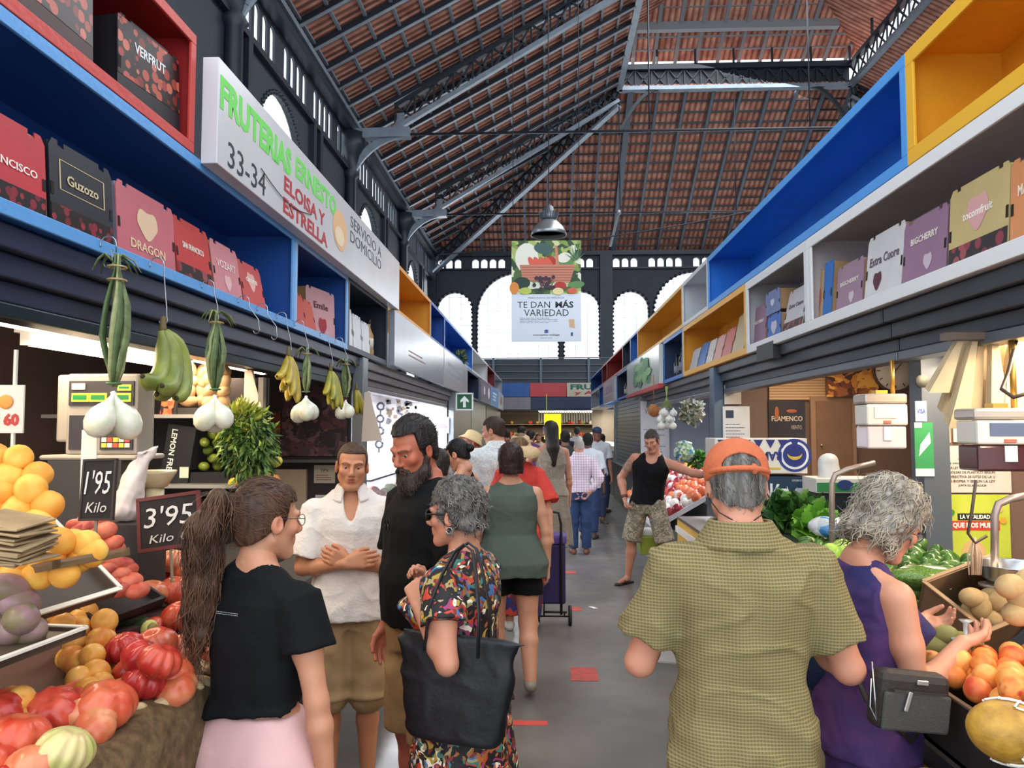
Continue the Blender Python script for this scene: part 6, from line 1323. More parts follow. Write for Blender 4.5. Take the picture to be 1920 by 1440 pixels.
# ---- hanging bunches along the west shelf edge
HK=M('#a9adb3',.25,.9)
def hook(p,zt,parent=None,label=None):
    b=MB(); p=Vector(p); r=.035
    pts=[Vector((XL+.004,p.y,zt-.01))]+[Vector((XL+.03+.03*math.cos(a),p.y,zt+.0+.03*math.sin(a))) for a in np.linspace(PI,0,7)]+[Vector((XL+.06,p.y,zt-.03))]
    pts+= [p+Vector((.012,0,.05))]+[p+Vector((r*.5*math.cos(a),0,-.0+r*.6*math.sin(a))) for a in np.linspace(.6,-PI+.2,8)]
    b.tube(pts,.0028,6); return b.build('metal_hook',HK,None,loc=p,label=label,cat='hook')
def onions(px,ytop,ybulb,X,n,label,seed,bulbr=.05,leafw=.05,curl=False):
    Y=-1.0*X*1440/(1019-px)*-1 if False else (-X)*1440/(1019-px); top=at(px,ytop,Y); bot=at(px,ybulb,Y); rn=random.Random(seed)
    t=empty('onion_bunch',bot,label,'onions')
    b=MB(); L_=top.z-bot.z
    for i in range(11):
        a=rn.random()*6.28; pts=[]
        for k in range(9):
            f=k/8; rr=leafw*(.18+1.0*math.sin(PI*min(f*1.15,1))**.8*(.55+.45*rn.random())); 
            pts.append(bot+Vector((rr*.6*math.cos(a+f),rr*math.sin(a+f),.03+L_*f)))
        b.tube(pts,[.008+.012*math.sin(PI*min(1,k/8*1.1+.05)) for k in range(9)],6,i%3,flat=.45)
    for i in range(6 if not curl else 12):
        a=rn.random()*6.28; q=top; pts=[q,q+Vector((.03*math.cos(a),.03*math.sin(a),.03)),q+Vector((.06*math.cos(a),.06*math.sin(a)+.02,.01)),q+Vector((.08*math.cos(a),.09*math.sin(a)+.03,-.03))]; b.tube(pts,[.006,.007,.005,.002],5,i%3,flat=.4)
    b.build('onion_leaves',[M('#7f8f5c',.55,noise=.35,nscale=30,h2='#55663c'),M('#5f7648',.55,noise=.3,nscale=30),M('#a9ad78',.55,noise=.3,nscale=30)],t)
    for zt_ in ((.02,.85) if curl else (.02,.80,.9)):
        b=MB(); c_=bot+Vector((0,0,.03+L_*zt_)); rr=.022 if zt_<.1 else .03; b.tube([c_+Vector((rr*math.cos(a),rr*1.2*math.sin(a),0)) for a in np.linspace(0,6.28,12)],.004,5); b.build('string_tie',M('#4a7a4a' if zt_<.1 else '#b39a6a',.6),t)
    for i in range(n):
        a=6.28*i/n+seed; sp=.62 if n>2 else .66; r_=bulbr*(1-.06*(i%3)); d_=Vector((math.cos(a)*.55,math.sin(a)*sp,-1.25)).normalized(); 
        zax=-d_; xax=zax.cross(Vector((0,1,.2))).normalized(); yax=zax.cross(xax); Rm=Matrix((xax,yax,zax)).transposed(); b=MB()
        prof=[(0,-1.0),(.35,-.96),(.72,-.74),(.96,-.32),(1,0.05),(.90,.42),(.62,.80),(.34,1.12),(.18,1.5),(.14,1.85)]
        b.lathe([(x*r_,z*r_*1.22) for x,z in prof],bot+d_*(2.05*r_),20,0,R=Rm); b.build('bulb',M('#f1ece4',.22,noise=.08,nscale=20,h2='#d9dcc0',spec=.6,sss=.1),t)
    return t,top
_,tp_=onions(213,492,740,-1.50,2,'big bunch of two white onions with long green leaves',1,.054,.055); hook(tp_+Vector((-.02,0,0)),ZB+.03,label='wire hook holding the two onion bunch')
_,tp_=onions(403,595,745,-1.50,3,'bunch of three white onions with frayed curled leaf tips',2,.055,.05,True); hook(tp_,ZB+.03,label='wire hook holding the three onion bunch')
_,tp_=onions(574,660,745,-1.50,3,'onion bunch hanging between the two ripe banana bunches',3,.054,.035,True); hook(tp_,ZB+.03,label='wire hook holding the onions between the bananas')
_,tp_=onions(648,680,752,-1.50,4,'last onion bunch with thin leaves, beside the steel post',4,.046,.045,True); hook(tp_,ZB+.03,label='wire hook holding the last onion bunch')
def bananas(px,py,X,n,label,col,L_=.2,r=.021,fan=None,seed=0,th0=-30,th1=40,bend=1.0,col2=None):
    Y=(-X)*1440/(1019-px); top=at(px,py,Y); rn=random.Random(seed); t=empty('banana_bunch',top,label,'bananas')
    b=MB(); b.tube([top+Vector((0,0,.015)),top+Vector((0,0,-.03)),top+Vector((.0,.0,-.055))],[.010,.014,.020],8); b.build('stem',M('#6a5a34',.7),t)
    for i in range(n):
        f=i/(n-1) if n>1 else .5; a=math.radians(th0+(th1-th0)*f); pts=[];rs=[]; p=top+Vector((.012*(i%2),.008*(i-n/2),-.045)); ang=a+.45*bend; 
        for k in range(12):
            u=k/11; pts.append(p.copy()); rs.append(r*(.33+.67*min(1,u*5))*(1 if u<.86 else max(.3,1-(u-.86)*5))); d_=Vector((.10+.10*(i%2),math.sin(ang),-math.cos(ang))).normalized(); p=p+d_*(L_*1.12/11); ang-=bend*1.35/11
        b=MB(); b.tube(pts,rs,6 if r<.03 else 7,0); b.ball(pts[-1],r*.3,6,4,1); b.build('banana',[M(col,.45,noise=.3,nscale=9,h2=col2 or '#8f8a2a'),M('#3a2c1c',.7)],t)
    return t,top
_,tp_=bananas(306,600,-1.50,4,'bunch of large green plantains curving to one side','#9aa04c',.34,.036,seed=1,th0=-28,th1=6,bend=1.9,col2='#6f7a35'); hook(tp_,ZB+.03,label='long wire hook holding the green plantains')
_,tp_=bananas(541,655,-1.50,6,'yellow banana bunch hanging before the lit tube','#c9ae35',.27,.024,seed=2,th0=-55,th1=-5,bend=.75,col2='#a08a2a'); hook(tp_,ZB+.03,label='wire hook holding the yellow bananas before the tube')
_,tp_=bananas(620,685,-1.50,6,'yellow green banana bunch beside the last onion bunch','#b8a83a',.25,.024,seed=3,th0=-45,th1=14,bend=.6,col2='#8a8a2a'); hook(tp_,ZB+.03,label='wire hook holding the yellow green bananas')
_,tp_=bananas(668,722,-1.62,4,'small banana bunch behind the last onions','#c9a32f',.19,.022,seed=4,th0=-10,th1=25,bend=-.3)
for px,lab in ((470,'empty wire hook to the side of the three onion bunch'),(505,'empty wire hook close to the yellow bananas')):
    Y=1.5*1440/(1019-px); hook(Vector((-1.50,Y,2.26)),ZB+.03,label=lab)
# ---- fruit prototypes and piles
def tomato_mesh(name,r,cols,ribs,seed,flat=.78,amp=.12):
    rn=random.Random(seed); n=48; k=14; vs=[]; ph=[rn.uniform(-.25,.25) for _ in range(ribs)]
    for i in range(k+1):
        t=-PI/2+PI*i/k
        for j in range(n):
            a=2*PI*j/n; u=a/(2*PI)*ribs; m_=1-amp*(.35+.65*math.cos(t)**.5 if math.cos(t)>0 else .35)*(1-abs(math.sin(PI*u+ph[int(u)%ribs])))**1.5*1.3
            rr=r*math.cos(t)*m_*(1+.06*math.sin(a*2+seed)); z=r*flat*math.sin(t); 
            if t>0: z-=r*.20*max(0,1-math.cos(t)*2.4)
            else: z+=r*.10*max(0,1-math.cos(t)*2.4)
            vs.append((rr*math.cos(a),rr*math.sin(a),z))
    fs=[(i*n+j,i*n+(j+1)%n,(i+1)*n+(j+1)%n,(i+1)*n+j) for i in range(k) for j in range(n)]
    me=bpy.data.meshes.new(name); me.from_pydata(vs,[],fs); me.polygons.foreach_set('use_smooth',[True]*len(fs))
    me.materials.append(fruitmat(name,*cols)); me.update(); return me
def fruitmat(name,c1,c2,rough=.28,sc=3.,spec=.5,c3=None,bump=0):
    key=('fm',c1,c2,rough,sc,c3,bump)
    if key in _mc: return _mc[key]
    m=bpy.data.materials.new('fruit_'+name); m.use_nodes=True; N=m.node_tree.nodes;L_=m.node_tree.links;b=N['Principled BSDF']
    tc=N.new('ShaderNodeTexCoord'); oi=N.new('ShaderNodeObjectInfo'); ad=N.new('ShaderNodeVectorMath'); ad.operation='ADD'; L_.new(tc.outputs['Generated'],ad.inputs[0]); mv=N.new('ShaderNodeCombineXYZ'); ml=N.new('ShaderNodeMath'); ml.operation='MULTIPLY'; ml.inputs[1].default_value=37; L_.new(oi.outputs['Random'],ml.inputs[0]); L_.new(ml.outputs[0],mv.inputs[0]); L_.new(mv.outputs[0],ad.inputs[1])
    n=N.new('ShaderNodeTexNoise'); n.inputs['Scale'].default_value=sc*.55; n.inputs['Detail'].default_value=2; L_.new(ad.outputs[0],n.inputs[0])
    r=N.new('ShaderNodeValToRGB'); E=r.color_ramp.elements; E[0].position=.36; E[1].position=.62; E[0].color=hexc(c1)+(1,); E[1].color=hexc(c2)+(1,)
    if c3: e=E.new(.72); e.color=hexc(c3)+(1,)
    L_.new(n.outputs[0],r.inputs[0]); L_.new(r.outputs[0],b.inputs['Base Color']); b.inputs['Roughness'].default_value=rough; b.inputs['Specular IOR Level'].default_value=spec
    _mc[key]=m; return m
def ball_mesh(name,r,cols,sx=1,sy=1,sz=1,dim=.14,crease=0,rough=.45,n=20,c3=None):
    k=11; vs=[]
    for i in range(k+1):
        t=-PI/2+PI*i/k
        for j in range(n):
            a=2*PI*j/n; c=math.cos(t); q=1-crease*max(0,math.cos(a))**14; z=math.sin(t)-(dim*max(0,1-c*3) if t>0 else -dim*.3*max(0,1-c*3)); vs.append((r*sx*c*math.cos(a)*q,r*sy*c*math.sin(a)*q,r*sz*z))
    fs=[(i*n+j,i*n+(j+1)%n,(i+1)*n+(j+1)%n,(i+1)*n+j) for i in range(k) for j in range(n)]
    me=bpy.data.meshes.new(name); me.from_pydata(vs,[],fs); me.polygons.foreach_set('use_smooth',[True]*len(fs)); me.materials.append(fruitmat(name,cols[0],cols[1],rough,3,.4,c3)); me.update(); return me
def stem_mesh(r,col='#4a5a2a'):
    b=MB(); 
    for i in range(5): a=2*PI*i/5; b.add([(0,0,0),(r*.3*math.cos(a-.3),r*.3*math.sin(a-.3),.001),(r*math.cos(a),r*math.sin(a),.004),(r*.3*math.cos(a+.3),r*.3*math.sin(a+.3),.001)],[(0,1,2,3)])
    b.tube([(0,0,0),(.001,.001,r*.5)],r*.14,5); me=bpy.data.meshes.new('stem_scar'); me.from_pydata(b.v,[],b.f); me.materials.append(M(col,.7)); return me
def putf(name,me,p,R,sc,label,cat,group,stem=None,sz=0):
    o=bpy.data.objects.new(name,me); COL.objects.link(o); o.location=p; o.rotation_euler=R; o.scale=(sc,)*3; tag(o,label,cat,group)
    if stem: k=bpy.data.objects.new('calyx',stem); COL.objects.link(k); k.parent=o; k.location=(0,0,sz)
    return o
def pile(name,meshes,O,U,V,nu,nv,pitch,label,cat,group,seed=0,jit=.18,tilt=30,layers=1,lh=.75,stem=None,sz=0,smin=.88,smax=1.08,drop=0.,mask=None):
    rn=random.Random(seed); O=Vector(O);U=Vector(U).normalized();V=Vector(V).normalized();N_=U.cross(V)
    if N_.z<0: N_=-N_
    for l in range(layers):
        for j in range(nv-l):
            for i in range(nu-l):
                if rn.random()<drop: continue
                u=(i+.5*(j%2)+l*.5)*pitch+rn.uniform(-jit,jit)*pitch*.5; v=(j+l*.5)*pitch*.88+rn.uniform(-jit,jit)*pitch*.5
                if mask and not mask(u,v): continue
                p=O+U*u+V*v+N_*(pitch*.45+l*pitch*lh+rn.uniform(-.1,.1)*pitch)
                putf(name,rn.choice(meshes),p,(math.radians(rn.uniform(-tilt,tilt)),math.radians(rn.uniform(-tilt,tilt)),rn.uniform(0,6.28)),rn.uniform(smin,smax),label,cat,group,stem,sz)
# tomatoes
TM=[tomato_mesh('beef_tomato',.062,('#c8402c','#d96a48'),7,1),tomato_mesh('beef_tomato',.065,('#b52f26','#d0553f'),9,2,amp=.16),tomato_mesh('beef_tomato',.060,('#cf5a3a','#d98a60'),6,3,amp=.08),tomato_mesh('beef_tomato',.056,('#a8262a','#c93a33'),8,5,amp=.2)]
TG=tomato_mesh('beef_tomato',.060,('#b9b96a','#d9c48a'),12,4,amp=.14); STM=stem_mesh(.022)
G1='beef tomatoes heaped on the burlap edge'; G2='beef tomatoes heaped behind the apricots'
def tm(px,py,z,me,sc,label,tx=20,ty=0,seed=0,grp=None):
    p=onz(px,py,z); rn=random.Random(px*7+py); putf('beef_tomato',me,p,(math.radians(tx+rn.uniform(-15,15)),math.radians(ty+rn.uniform(-15,15)),rn.random()*6.28),sc,label,'tomato',grp)
LT='ribbed red beef tomato in the front heap beside the burlap'
for i,(px,py,z,k,sc) in enumerate(((35,1385,1.09,0,1.05),(100,1335,1.10,1,1.0),(200,1322,1.10,0,1.12),(150,1345,1.08,2,.95),(60,1440,1.06,2,.95),(-10,1340,1.11,1,1.0),(145,1310,1.07,0,.9),(250,1290,1.05,3,.8),(10,1460,1.05,3,.8),(-20,1430,1.07,0,1.0))): tm(px,py,z,TM[k],sc,LT,grp=G1)
tm(122,1408,1.08,TG,1.0,'pale green and yellow ribbed beef tomato lying on the burlap edge',10); tm(178,1362,1.075,TM[2],.85,'orange and green shouldered tomato just above the pale green one',25)
LT2='red beef tomato in the upper heap beside the ponytail woman'
for i,(px,py,z,k,sc) in enumerate(((232,1215,1.13,3,.95),(270,1237,1.14,3,1.05),(300,1240,1.15,1,.85),(290,1210,1.12,0,1.0),(345,1222,1.08,2,1.0),(325,1262,1.09,0,.95),(270,1280,1.09,3,.95),(330,1290,1.06,2,.95),(372,1195,1.08,0,1.0),(340,1155,1.13,0,1.0),(385,1180,1.09,1,.9),(330,1108,1.16,0,1.05),(285,1112,1.17,2,.95),(350,1075,1.16,0,1.1),(290,1070,1.17,1,1.0),(325,1052,1.21,2,1.0),(372,1120,1.12,3,.9),(395,1230,1.05,0,.9),(395,1140,1.10,2,.95),(250,1262,1.08,1,.8),(300,1180,1.09,1,.85),(245,1180,1.07,0,.8))): tm(px,py,z,TM[k],sc,LT2,grp=G2)
# display bed of the tomato counter and burlap
b=MB(); b.bb((-1.72,.95,.80),(-1.02,3.05,.985)); b.bb((-1.72,1.9,.985),(-1.16,3.05,1.07)); b.bb((-1.72,2.4,1.07),(-1.3,3.05,1.11)); b.build('display_bed',M('#4a2a22',.8),loc=(-1.4,2,.8),label='dark bed under the heaped tomatoes',cat='display bed')
def cloth(name,prof,y0,y1,ny,amp,mat,label,seed=0):
    prof=[Vector((x,0,z)) for x,z in prof]; m=len(prof); V=[]; rs=np.random.RandomState(seed); ph=rs.rand(6)*6.28
    for i in range(ny):
        y=y0+(y1-y0)*i/(ny-1)
        for j,p in enumerate(prof):
            f=(j/(m-1))**1.3; w=math.sin(y*17+ph[0]+.8*math.sin(y*5+ph[1]))+.6*math.sin(y*31+ph[2]+j*.25)+.3*math.sin(y*67+ph[3]+j*.5)
            V.append((p.x+amp*f*w*.8+.004*math.sin(y*40+j),y,p.z+.006*math.sin(y*23+ph[4]+j*.7)*(1-f)+(-.03*f*(math.sin(y*6+ph[5])+.4*math.sin(y*19)))))
    Fc=[(i*m+j,i*m+j+1,(i+1)*m+j+1,(i+1)*m+j) for i in range(ny-1) for j in range(m-1)]
    b=MB(); b.add(V,Fc,0,True); o=b.build(name,mat,loc=(prof[0].x,(y0+y1)/2,prof[0].z),label=label,cat='cloth'); k=o.modifiers.new('s','SOLIDIFY'); k.thickness=.006; k.offset=0; return o
pr=[]; cp_=[(-1.16,1.01),(-1.08,1.03),(-1.02,1.05),(-.975,1.05),(-.945,1.03),(-.93,.99),(-.925,.94),(-.925,.89),(-.92,.84),(-.915,.78)]
for i in range(len(cp_)-1):
    for k in range(3): pr.append((cp_[i][0]+(cp_[i+1][0]-cp_[i][0])*k/3,cp_[i][1]+(cp_[i+1][1]-cp_[i][1])*k/3))
cloth('burlap_cloth',pr,.95,2.98,150,.014,M('#93734f',.95,noise=.35,nscale=40,h2='#6a5136',bump=.9,bscale=420),'coarse brown burlap cloth draped over the tomato counter edge',2)
gm=ball_mesh('ginger_root',.020,('#b89a70','#d0b890'),1.7,.8,.7,0,rough=.7)
for i,(px,py) in enumerate(((275,1318),(292,1308),(262,1335),(250,1350),(300,1322),(372,1262),(385,1248),(378,1278),(392,1262),(365,1285))): putf('ginger_root',gm,onz(px,py,1.035),(0,.3*(i%3),i),1+.2*(i%3),'knobbly piece of ginger on the burlap edge','ginger','ginger pieces on the burlap')
# apricots under the chalkboards
AM=[ball_mesh('apricot',.034,('#e0963c','#efb45c'),crease=.10),ball_mesh('apricot',.034,('#e8a848','#d97f35'),crease=.10)]
rn=random.Random(8)
for i in range(30):
    u=rn.random(); v=rn.random(); p=at(100+u*95+v*45,1130+v*170+u*25,2.25-.35*v+.15*rn.random()); putf('apricot',AM[i%2],p,(rn.random()*2,rn.random()*2,rn.random()*6),rn.uniform(.95,1.15),'apricot in the narrow pile between the crates','apricot','apricots between the crates')
for i in range(9):
    p=at(5+rn.random()*45,1290+rn.random()*70,1.72+.1*rn.random()); putf('apricot',AM[i%2],p,(rn.random()*2,rn.random()*2,0),1.0,'apricot in the dark crate behind the front tomatoes','apricot','apricots in the dark crate')
# support crates under the raised fruit
def crate(name,c,dims,R_,label,outer,inner=None,t_=.012,rim=None,cat='crate',txt=None):
    """open topped crate; c = centre of its floor"""
    w,d,h=dims; t=empty(name,c,label,cat); c=Vector(c); b=MB(); ax=lambda x,y,z: c+R_@Vector((x,y,z))
    b.box(ax(0,0,t_/2),(w,d,t_),R_); b.box(ax(0,-d/2+t_/2,h/2),(w,t_,h),R_); b.box(ax(0,d/2-t_/2,h/2),(w,t_,h),R_); b.box(ax(-w/2+t_/2,0,h/2),(t_,d,h),R_); b.box(ax(w/2-t_/2,0,h/2),(t_,d,h),R_)
    b.build('crate_body',M(outer,.6,noise=.2,nscale=6),t)
    if rim:
        b=MB(); b.box(ax(0,-d/2,h),(w,.013,.006),R_); b.box(ax(0,d/2,h),(w,.013,.006),R_); b.box(ax(-w/2,0,h),(.013,d,.006),R_); b.box(ax(w/2,0,h),(.013,d,.006),R_); b.build('crate_rim',M(rim,.5),t)
    if txt: text(txt,ax(w/2+.001,0,h*.5),R_@Vector((0,1,0)),R_@Vector((0,0,1)),d*.6,h*.3,M('#cfc2a8',.6),t)
    return t
R1=rot(0,28,0)        # tips towards the aisle
crate('peach_crate',at(10,1010,1.86)+Vector((-.11,.03,-.06)),(.46,.60,.035),rot(0,40,-8),'tilted white edged crate heaped with yellow peaches under the tube light','#54453a',rim='#ece4d2')
PM=[ball_mesh('peach',.036,('#f0a63c','#f7c45c'),crease=.09,rough=.6),ball_mesh('peach',.036,('#ec9a3a','#f2b04a'),crease=.09,rough=.6)]
rn=random.Random(3)
for r_i in range(8):
    for k in range(4):
        px=112-k*50-(7-r_i)*9+25*(r_i%2)-12+rn.uniform(-4,4); py=858+r_i*31+rn.uniform(-5,5)+k*2; 
        if px<-25: continue
        putf('peach',PM[(r_i+k)%2],at(px,py,1.84+.03*rn.random()-.012*r_i),(rn.random()*3,rn.random()*3,rn.random()*6),rn.uniform(.92,1.08),'ripe yellow peach in the tilted crate','peach','yellow peaches in the tilted crate')
for px,py in ((122,1037),(148,1045),(172,1036),(135,1020),(160,1022)): putf('peach',PM[0],at(px,py,1.84),(1,.5,px),1.02,'pale yellow peach in the small tray beside the tilted crate','peach','pale peaches in the small tray')
c=at(150,1062,1.84); crate('fruit_tray',c+Vector((-.02,0,.0)),(.16,.20,.02),rot(0,-12,-20),'small brown cardboard tray holding pale peaches','#8a6a4a',cat='tray')
b=MB(); o_=at(22,1010,1.62); _r=random.Random(4)
for k in range(13): b.box(o_+Vector((_r.uniform(-.006,.006),_r.uniform(-.006,.006),-.045+k*.0072)),(.11+_r.uniform(-.012,.012),.17,.0052),rot(_r.uniform(-5,5),8+_r.uniform(-6,6),10+_r.uniform(-4,4)))
b.build('paper_bag_stack',M('#b3966f',.85,noise=.35,nscale=9,bump=.5,bscale=20),loc=o_,bevel=.002,label='folded brown paper bags laid over the peach crate',cat='paper bags')
# flat peaches
FM=[ball_mesh('flat_peach',.033,('#c4503c','#d9775a'),1.15,1.0,.72,.2,rough=.6),ball_mesh('flat_peach',.033,('#a83a34','#cf6a50'),1.1,1.05,.75,.2,rough=.6)]
rn=random.Random(12)
for i in range(44):
    v=i/44; px=158+v*70+rn.uniform(-25,35); py=975+v*135+rn.uniform(-8,8); putf('flat_peach',FM[i%2],at(px,py,2.42-.1*v+.08*rn.random()),(rn.uniform(-.5,.5),rn.uniform(-.5,.5),rn.random()*6),rn.uniform(.9,1.1),'rosy flat peach in the crate below the small chalkboard','flat peach','flat peaches below the small chalkboard')
c=at(205,1085,2.42); crate('flat_peach_crate',Vector((c.x-.04,2.44,c.z-.07)),(.24,.34,.04),rot(0,30,-6),'dark crate of flat peaches propped below the small chalkboard','#2a211e')
# mangoes, dark crates at the low side
MM=[ball_mesh('mango',.045,('#8a7a5c','#a8808a'),1.35,.9,.85,0,rough=.35,c3='#7f8f5c')]
for i,(px,py) in enumerate(((12,1105),(35,1130),(5,1150),(40,1160),(15,1185),(50,1185),(-8,1125),(-15,1170))): putf('mango',MM[0],at(px,py,1.72+.02*(i%3)),(.2,.3,1.2+i*.3),.95,'dusky mango on the white edged shelf below the peaches','mango','mangoes below the peach crate')
c=at(20,1200,1.72); crate('mango_tray',c+Vector((-.12,0,-.02)),(.42,.28,.02),rot(0,0,-6),'white edged tray of mangoes below the peach crate','#54453a',rim='#e6e0d4',cat='tray')
c=at(60,1290,1.66); 
carton(L,1.50,1.78,1.03,.18,'#17161b','black fruit box with gold script standing behind the front tomatoes',txt='Marquis',tcol='#8f7f5a',tpos=.6,body='#141318',holes=False,lean=2,plane_x=-1.30)
AV=ball_mesh('avocado',.036,('#2b3a24','#39462c'),1.3,.9,.9,0,rough=.4)
for i,(px,py) in enumerate(((200,1165),(222,1172),(245,1160),(262,1175),(215,1150),(238,1148))): putf('avocado',AV,at(px,py,2.5),(.3,.2,i),1.,'dark avocado between the apricots and the tomatoes','avocado','avocados between apricots and tomatoes')
b=MB(); c=at(280,1180,2.42); b.ball(c,(.024,.034,.03),14,9,0); b.ball(c+Vector((.012,-.01,.004)),(.017,.022,.020),12,8,1); b.build('avocado_half',[M('#c9c46a',.5),M('#8a7a3a',.5)],loc=c,label='cut avocado half showing its pale flesh',cat='avocado')
# chalkboards
def chalk(x0,y0,x1,y1,Y,l1,l2,label,frame,tilt):
    a=at(x0,y0,Y);c=at(x1,y1,Y); ce=(a+c)/2; w=c.x-a.x; h=a.z-c.z; Rm=rot(-8,0,0)@Matrix.Rotation(math.radians(tilt),3,'Y'); t=empty('chalkboard',ce,label,'chalkboard'); b=MB(); b.box(ce,(w,.008,h),Rm); b.build('slate',M('#2b2524',.8,noise=.3,nscale=18),t)
    b=MB(); f=.012 if frame!='#3a2c28' else .006
    for dx_,dz_,ww,hh in ((0,h/2,w+f,f),(0,-h/2,w+f,f),(-w/2,0,f,h),(w/2,0,f,h)): b.box(ce+Rm@Vector((dx_,0,dz_)),(ww,.014,hh),Rm)
    b.build('wooden_frame',M(frame,.6),t); r=Rm@Vector((1,0,0));u=Rm@Vector((0,0,1)); n_=r.cross(u)
    text(l1,ce+u*h*.12+n_*.006,r,u,w*.82,h*.40,M('#e4ded6',.8),t,shear=.15); text(l2,ce-u*h*.30+n_*.006,r,u,w*.66,h*.17,M('#d6d0c8',.8),t,shear=.2)
    b=MB(); b.bar(ce-u*h/2,ce-u*(h/2+.12),.008,.008); b.build('stake',M('#8a7a66',.7),t)
chalk(157,862,213,974,2.28,"1'95",'Kilo',"small chalkboard priced 1'95 Kilo standing in the flat peaches",'#3a2c28',-2)
chalk(263,930,373,1026,2.62,"3'95",'Kilo €',"red framed chalkboard priced 3'95 Kilo above the tomatoes",'#6a2a26',-8)
# weighing scale on the west counter
c=at(190,852,3.1); base=c.z
t=empty('weighing_scale',(c.x,3.1,.9),'white shop weighing scale with green digital displays behind the two onions','scale')
b=MB(); b.bb((c.x-.16,3.0,.9),(c.x+.14,3.2,base-.02)); b.build('stand',M('#4a4440',.5,.3),t)
b=MB(); b.bb((c.x-.13,3.06,base),(c.x+.17,3.2,base+.33)); b.bb((c.x-.21,3.12,base+.05),(c.x-.13,3.22,base+.33)); b.bb((c.x-.2,3.0,base-.02),(c.x+.2,3.24,base)); b.build('housing',M('#a89e92',.45,noise=.1),t,bevel=.012)
b=MB(); b.bb((c.x-.115,3.052,base+.20),(c.x+.155,3.06,base+.30)); b.bb((c.x-.11,3.052,base+.02),(c.x+.0,3.06,base+.16)); b.bb((c.x+.02,3.052,base+.02),(c.x+.155,3.06,base+.16)); b.build('dark_panel',M('#3a3436',.4),t)
for x0,x1,z0,z1 in ((-.10,-.03,.215,.25),(-.025,.045,.215,.25),(.07,.145,.215,.25),(.09,.145,.26,.285)):
    b=MB(); b.bb((c.x+x0,3.046,base+z0),(c.x+x1,3.052,base+z1)); f_=b.build('display',M('#d8d83a',.4,emis=.5),t)
    b=MB(); b.bb((c.x+x0+.007,3.043,base+z0+.008),(c.x+x1-.007,3.046,base+z1-.008)); b.build('digits',M('#1f7a3a',.4,emis=.3),f_)
b=MB(); 
for i in range(5):
    for j in range(2): b.bb((c.x+.03+i*.024,3.046,base+.03+j*.022),(c.x+.05+i*.024,3.052,base+.048+j*.022),(i+j)%3)
b.build('keypad',[M('#d9c84a'),M('#d8d2c8'),M('#c9553c')],t); b=MB(); b.bb((c.x-.1,3.046,base+.265),(c.x-.045,3.052,base+.29)); b.build('sticker',M('#e3c9c0'),t)
o_=at(165,890,2.7); b=MB(); b.bb((o_.x-.028,2.70,o_.z-.12),(o_.x+.028,2.704,o_.z+.16)); b.build('receipt_strip',M('#efe9dd',.8),loc=o_,label='long white paper strip hanging below the two onions',cat='paper')
def wallbox(name,px0,py0,px1,py1,Y,col,label,cat,th=.01,mat=None):
    a=at(px0,py0,Y);c=at(px1,py1,Y); t=empty(name,((a.x+c.x)/2,Y,c.z),label,cat); b=MB(); b.bb((a.x,Y,c.z),(c.x,Y+th,a.z)); b.build('sheet',mat or M(col,.6,noise=.08),t); return t,a,c
EXX=(1,0,0)
def wtext(t,a,c,Y,s,u,v,wf,hf,col,bold=.0,**k): W_=c.x-a.x;H_=a.z-c.z; text(s,(a.x+u*W_,Y,a.z-v*H_),EXX,ZZ,W_*wf,H_*hf,M(col,.6),t,bold=bold,**k)
t,a,c=wallbox('price_card',-40,722,42,812,2.1,'#e3d2c4','cream price card with a peach drawing and 8,60 in red','price card',.006)
wtext(t,a,c,2.1,'8 60',.62,.72,.6,.26,'#b5352c',.05); b=MB(); b.ball((a.x+(c.x-a.x)*.62,2.097,a.z-(a.z-c.z)*.35),(.022,.003,.02),12,8); b.build('printed_peach',M('#e0923c'),t)
b=MB(); b.bar((c.x-.03,2.105,c.z-.16),(c.x-.03,2.105,a.z+.1),.008,.008); b.build('card_stake',M('#d8d0c4'),t)
# potato box, lemon box, limes, hanging peppers, bag
# west inner display (south facing) : shelf unit
t=empty('display_rack',(-1.95,4.35,0),'dark rack with metal edged shelves behind the onions','rack')
for z in (1.42,1.80): b=MB(); b.bb((-2.75,4.1,z),(-1.66,4.62,z+.02)); b.build('shelf',M('#b9b2a8',.35,.6),t)
b=MB()
for x in (-2.7,-1.7): b.bb((x-.015,4.55,0),(x+.015,4.6,2.05))
b.build('upright',M('#6a6560',.4,.5),t)
b=MB(); b.bb((-2.75,4.62,1.44),(-1.68,4.64,2.05)); b.build('rack_back',M('#241e20',.7),t)
c=at(362,768,4.3); t=empty('potato_box',(c.x,4.3,1.82),'black box of potatoes with an orange edge lettered Carotun','produce box')
b=MB(); b.bb((c.x-.14,4.28,1.82),(c.x+.16,4.5,1.86)); b.bb((c.x-.14,4.26,1.82),(c.x-.08,4.28,2.14)); b.build('box_wall',M('#1d191b',.6),t)
b=MB(); b.box((c.x-.11,4.25,1.98),(.07,.006,.32),rot(0,8,0)); b.build('edge_print',vor_mat('ring_print',['#d8482c','#e8653c','#241a1a'],34,.5),t); text('Carotun',(c.x-.105,4.246,1.98),(0,0,-1),(1,0,0),.16,.04,M('#f2e9e0'),t)
PO=ball_mesh('potato',.042,('#8a6a4c','#a8865f'),1.3,.95,.85,0,rough=.8)
for i in range(16): putf('potato',PO,(c.x-.04+(i%4)*.062,4.33+.04*(i%2),1.90+(i//4)*.058),(i,.4*i,i*2),1.0,'brown potato in the orange edged box','potato','potatoes in the orange edged box')
c=at(342,860,4.25); t=empty('citrus_box',(c.x,4.22,1.44),'black box lettered LEMON FRESH','produce box')
